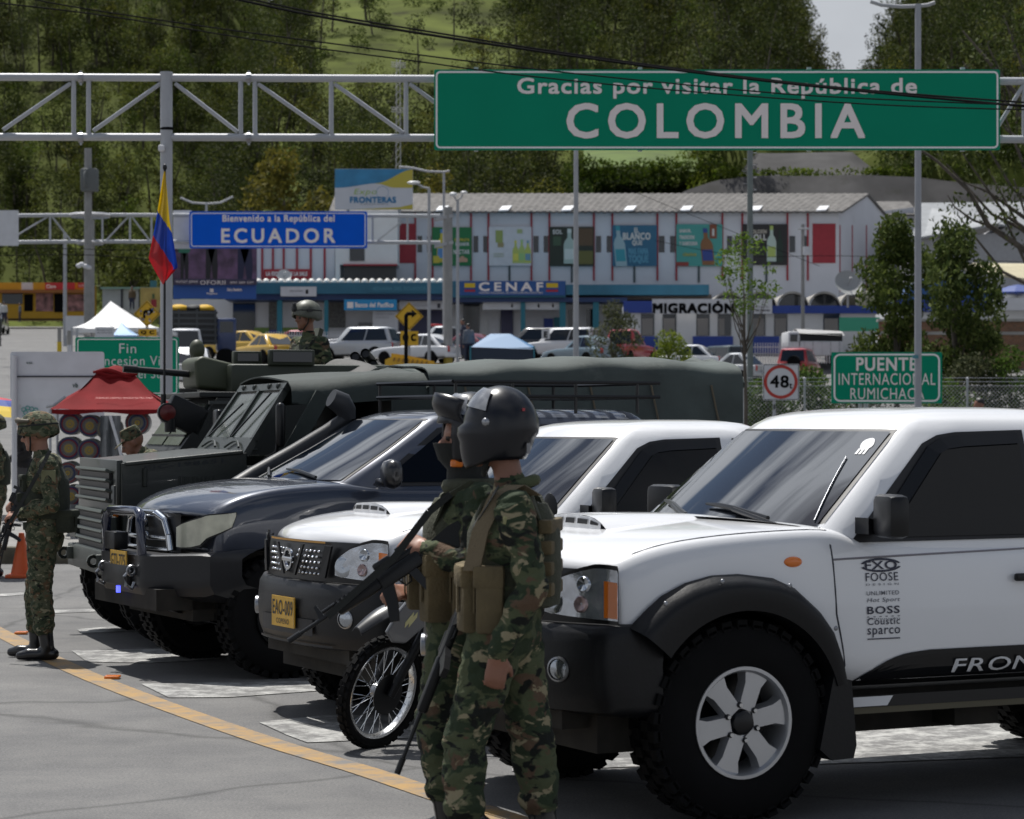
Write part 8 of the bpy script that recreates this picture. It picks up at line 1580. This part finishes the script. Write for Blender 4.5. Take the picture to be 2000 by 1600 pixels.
# ---------------------------------------------------------------- parked cars across the plaza
def car(label, px, Y, ang, L_, H, kind, col, name='parked_car', cat='car'):
    """ang: heading of the bonnet in degrees (0 = to the right of the picture, 90 = away)"""
    root = thing(name, label, cat, (X(px, Y), Y, gzx(X(px, Y), Y)), R(ang + 180), 'cars parked across the plaza'); W_ = 1.72; k = H; mt = mat('car_%02x%02x%02x' % tuple(int(min(1, c) * 255) for c in col), col, .3, .1 if max(col) < .5 else 0, coat=.9)
    bh = {'sedan': .60, 'suv': .58, 'pickup': .56, 'van': .50}[kind] * H; u0, u1 = -L_ * .5, L_ * .5
    st = [(u0, .74, .34, bh * .72, bh * .76, .12), (u0 + .12, .80, .26, bh * .84, bh * .88, .12), (u0 + L_ * .24, .84, .24, bh * .97, bh, .04), (0, .86, .24, bh, bh * 1.01, 0), (u1 - .25, .85, .26, bh * 1.0, bh * 1.02, 0), (u1, .78, .34, bh * .9, bh * .93, -.06)]
    vs, fs = body_loft(st, 0); m = MB(); m.add(vs, fs); o = m.build('body', mt, root); sb = o.modifiers.new('s', 'SUBSURF'); sb.levels = 1; sb.render_levels = 1; evald(o); o.data.shade_smooth(); o.data.set_sharp_from_angle(angle=R(40))
    f0, f1, b0, b1 = {'sedan': (-.10, .06, .40, .27), 'suv': (-.20, -.08, .49, .44), 'pickup': (-.16, -.04, .16, .13), 'van': (-.34, -.22, .49, .47)}[kind]
    gr = Green([(bh * .93, L_ * f0 - .06, L_ * b0 + .03, .80, .1), (bh * 1.01, L_ * f0, L_ * b0, .78, .1), (H * .95, L_ * f1, L_ * b1, .63, .08), (H * .985, L_ * f1 + .12, L_ * b1 - .1, .55, .06), (H, L_ * f1 + .35, L_ * b1 - .3, .35, .03)], 0); m = MB(); gr.shell(m); m.build('cabin', mt, root, 36)
    z0, z1 = bh * 1.03, H * .925
    for s_ in (1, -1):
        m = MB(); n_ = 2 if kind != 'pickup' else 1
        a0, a1, c0, c1 = L_ * f0 + .22, L_ * f1 + .20, L_ * b0 - .15, L_ * b1 - .15
        for q in range(n_):
            P = [gr.side(lerp(a0, c0, q / n_) + .03, z0, .008), gr.side(lerp(a0, c0, (q + 1) / n_) - .03, z0, .008), gr.side(lerp(a1, c1, (q + 1) / n_) - .03, z1, .008), gr.side(lerp(a1, c1, q / n_) + .03, z1, .008)]
            if s_ < 0: P = [V((p.x, -p.y, p.z)) for p in P][::-1]
            m = MB(); m.add(P, [(0, 1, 2, 3)]); m.build('side_window', m_win, root)
    m = MB(); m.grid(lambda s, t: gr.ws(lerp(-.9, .9, s), lerp(z0, z1, t), .01), 8, 3); m.build('windshield', m_win, root, 60)
    m = MB(); m.grid(lambda s, t: V((lerp(L_ * b0, L_ * b1, t) + .035, lerp(-.62, .62, s) * (1 - .12 * t), lerp(z0, z1, t))), 4, 2); m.build('rear_window', m_win, root)
    for s_ in (-1, 1):
        m = MB(); m.box((u0 + .10, .58 * s_, bh * .72), (.14, .34, .14), 0, None, .04); m.build('headlight', m_lampd, root, 40); m = MB(); m.box((u1 - .02, .66 * s_, bh * .80), (.10, .18, .26), 0, None, .03); m.build('tail_light', mat('red_lens', (.45, .02, .02), .25, coat=.5), root, 40)
    m = MB(); m.box((u0 + .06, 0, .40), (.26, 1.6, .22), 0, None, .06); m.box((u1 - .04, 0, .42), (.26, 1.6, .22), 0, None, .06); m.build('bumper', m_black if kind != 'sedan' else mt, root, 40)
    m = MB(); m.box((u1 + .09, 0, .55), (.02, .36, .14)); m.build('license_plate', m_pw, root)
    for u in (u0 + L_ * .19, u1 - L_ * .21):
        for s_ in (-1, 1): m = MB(); r = .33 if kind != 'suv' else .37; m.lathe([(.0, .0), (.2, .0), (.21, .02), (r - .02, .0), (r, .05), (r, .2), (0, .2)], (u, -.87 if s_ < 0 else .87, r), (0, 1 if s_ < 0 else -1, 0), 20); m.build('wheel', [m_rubber], root, 40)
    if kind == 'pickup': m = MB(); m.box((L_ * .33, 0, bh * 1.02), (L_ * .3, 1.5, .05)); m.build('load_bed', m_black, root)
    return root
taxi = (.60, .36, .012); sil = (.42, .44, .46); wh = (.62, .63, .65); rd = (.30, .015, .02); dk = (.02, .022, .025); bg_ = (.14, .20, .24)
for lb, px, Y, ang, L_, H, kind, col in (('yellow taxi seen side on beside the dark truck', 464, 129, 152, 3.9, 1.45, 'sedan', taxi), ('yellow taxi with pale bonnet low behind the turret gun', 517, 121, 128, 4., 1.42, 'sedan', taxi), ('red saloon behind the turret soldier', 560, 133, 165, 4.2, 1.42, 'sedan', rd),
    ('silver van with rear window right of the turret soldier', 697, 124, 165, 4.1, 1.72, 'suv', sil), ('white hatchback behind the silver van', 690, 134, 190, 3.9, 1.6, 'sedan', wh), ('dark red saloon right of the concrete post', 897, 121, 150, 4.2, 1.45, 'sedan', (.16, .012, .02)), ('white saloon left of the concrete post', 815, 119, 150, 4.3, 1.45, 'sedan', wh), ('black saloon between the diamond sign and the white saloon', 765, 127, 160, 4.1, 1.42, 'sedan', dk),
    ('white estate with dark side windows right of the blue tent', 1094, 126, 160, 4.2, 1.65, 'suv', wh), ('blue gray saloon in front of the white estate', 1138, 116, 130, 4.1, 1.42, 'sedan', bg_), ('dark car behind the small square sign', 1040, 133, 170, 4.2, 1.55, 'suv', dk), ('red pickup half hidden by the small olive tree', 1222, 124, 65, 4.8, 1.72, 'pickup', (.42, .02, .025)), ('dark green van left of the thin sapling', 1404, 131, 120, 4.2, 1.75, 'suv', (.015, .03, .035)),
    ('silver hatchback parked at the foot of the sapling', 1424, 126, 145, 3.9, 1.52, 'sedan', sil), ('white car mostly hidden behind the yellow green bush', 1330, 128, 165, 4.2, 1.45, 'sedan', wh), ('white van at the far left beside the dark truck', 366, 113, 95, 4.2, 1.75, 'van', wh), ('white car with yellow roof below the white van', 373, 88, 92, 4.0, 1.5, 'sedan', wh), ('white minibus at the left border by the yellow shops', -8, 205, 95, 5.5, 2.5, 'van', wh)):
    car(lb, px, Y, ang, L_, H, kind, col)
r = car('gray pickup with red roof beacon behind the concrete post', 862, 132, 155, 4.6, 1.66, 'pickup', sil); m = MB(); m.box((-.25, 0, 1.70), (.35, .9, .13), 0, None, .04); m.build('light_bar', mat('beacon_red', (.45, .03, .03), .3), r)
r = car('red four wheel drive with spare wheel on its back', 1562, 129, 72, 3.8, 1.68, 'suv', (.36, .018, .022)); m = MB(); m.lathe([(0, .06), (.2, .06), (.24, .1), (.33, .1), (.34, 0)], (1.98, .1, .95), (1, 0, 0), 20); m.build('spare_wheel', m_rubber, r, 40)
# trucks
s = thing('truck', 'dark truck with slatted stake body and blue cab behind the flag pole', 'truck', (X(388, 116), 116, gz(116)), R(8)); m = MB(); m.box((-.5, 0, 1.8), (2.6, 2.2, 1.5)); m.build('load_body', mat('stake_dark', (.018, .02, .022), .7), s); m = MB()
for k in range(6): m.box((-.5, -1.12, 1.15 + .26 * k), (2.7, .05, .10))
for k in range(4): m.box((-1.75 + .83 * k, -1.14, 1.8), (.08, .06, 1.6))
m.build('stake', mat('stake_edge', (.04, .045, .05), .6), s); m = MB(); m.box((1.25, 0, 1.45), (.9, 2.1, 1.5), 0, None, .08); m.build('cab', mat('cab_blue', (.015, .035, .12), .4, coat=.5), s, 40); m = MB(); m.box((1.25, -1.06, 1.8), (.6, .03, .5)); m.build('side_window', m_win, s)
for u in (-1.2, 1.2): m = MB(); m.cyl((u, -1.05, .42), (u, -.75, .42), .42, n=20); m.build('wheel', m_rubber, s, 40)
for dx, c in ((-.9, taxi), (.3, taxi), (-.2, dk)): m = MB(); m.ell((dx, 0, 2.68), (.45, .5, .2), 0, 14, 8); m.build('cargo_bundle', mat('bundle_%d' % int(c[0] * 100), c, .7), s, 50)
s = thing('truck', 'white truck with dark canvas load cover before the migration office', 'truck', (X(1588, 136), 136, gzx(14, 136)), R(4)); m = MB(); m.box((.25, 0, .95), (2.3, 2.2, .75), 0, None, .03); m.build('load_bed', m_pw, s); m = MB(); m.grid(lambda a, b: V((lerp(-1.0, 1.5, a), lerp(-1.12, 1.12, b), 1.75 + .28 * math.sin(PI * b) - .12 * a)), 8, 10); m.build('canvas_top', mat('canvas_pale', (.34, .34, .34), .7), s, 60); m = MB(); m.box((.25, -1.0, 1.52), (2.3, .1, .45)); m.build('shade_net', mat('net_black', (.012, .012, .014), .8), s); m = MB(); m.box((-1.25, 0, 1.2), (.6, 2.1, 1.3), 0, None, .08); m.build('cab', m_wht2, s, 40); m = MB(); m.box((-1.25, -1.06, 1.5), (.4, .03, .4)); m.build('side_window', m_win, s)
for k in range(5): m = MB(); m.box((-.7 + .48 * k, -1.12, .98), (.05, .05, .7)); m.build('stake', m_pole, s)
for u in (-1.2, .9): m = MB(); m.cyl((u, -1.05, .4), (u, -.75, .4), .4, n=18); m.build('wheel', m_rubber, s, 40)
# railing in front of the offices
s = thing('railing', 'white picket railing in front of the offices', 'railing', (X(1000, 132), 132, gz(132))); m = MB(); Yr = 132.
for x in list(range(520, 760, 5)) + list(range(1470, 1640, 5)): m.box(at(x, 668 if x < 1000 else 690, Yr), (.04, .04, 1.1))
for a, b, y in ((518, 762, 656), (1468, 1642, 678)): m.box(at((a + b) / 2, y, Yr), ((b - a) * Yr / F, .05, .05))
m.build('rails', m_pw, s, world=True)['kind'] = 'stuff'
board('small white parking sign reading E', 1058, 644, 1074, 662, 104, m_pw, [('E', 1063, 659, 1069, 648, .03)], m_blackp)
# people far off
def far_person(label, px, py, Y, yaw, top, legs):
    r, hp, J = person('person', label, 'person', (X(px, Y), Y, Z(py, Y)), R(yaw), None, top, m_skin2, vox=.028, legs=legs); m = MB(); m.ell(hp(-.015, 0, .055), (.095, .082, .085), 0, 12, 8); m.build('hair', m_hair, r, 60)
mg, mn, mw_ = mat('cloth_gray', (.12, .13, .15), .8), mat('cloth_navy', (.02, .025, .05), .8), mat('cloth_white', (.5, .5, .5), .8)
far_person('far person in gray shirt walking on the road before the yellow shops', 39, 629, 225, 200, mg, mn); far_person('far person in white shirt standing by the minibus', 8, 632, 200, 90, mw_, mn); far_person('far person in brown standing on the wall by the containers', 258, 606, 184, 260, mat('cloth_brown', (.09, .06, .03), .8), mn); far_person('person in dark clothes left of the blue tent', 905, 702, 108, 200, mn, mn); far_person('person in gray jacket by the blue tent leg', 915, 712, 106, 120, mg, mn); far_person('person with dark hair showing over the nearest pickup roof', 1916, 962, 46, 180, mn, mn); far_person('person standing far off at the left border of the road', -1, 677, 130, 180, m_olive, m_olive)
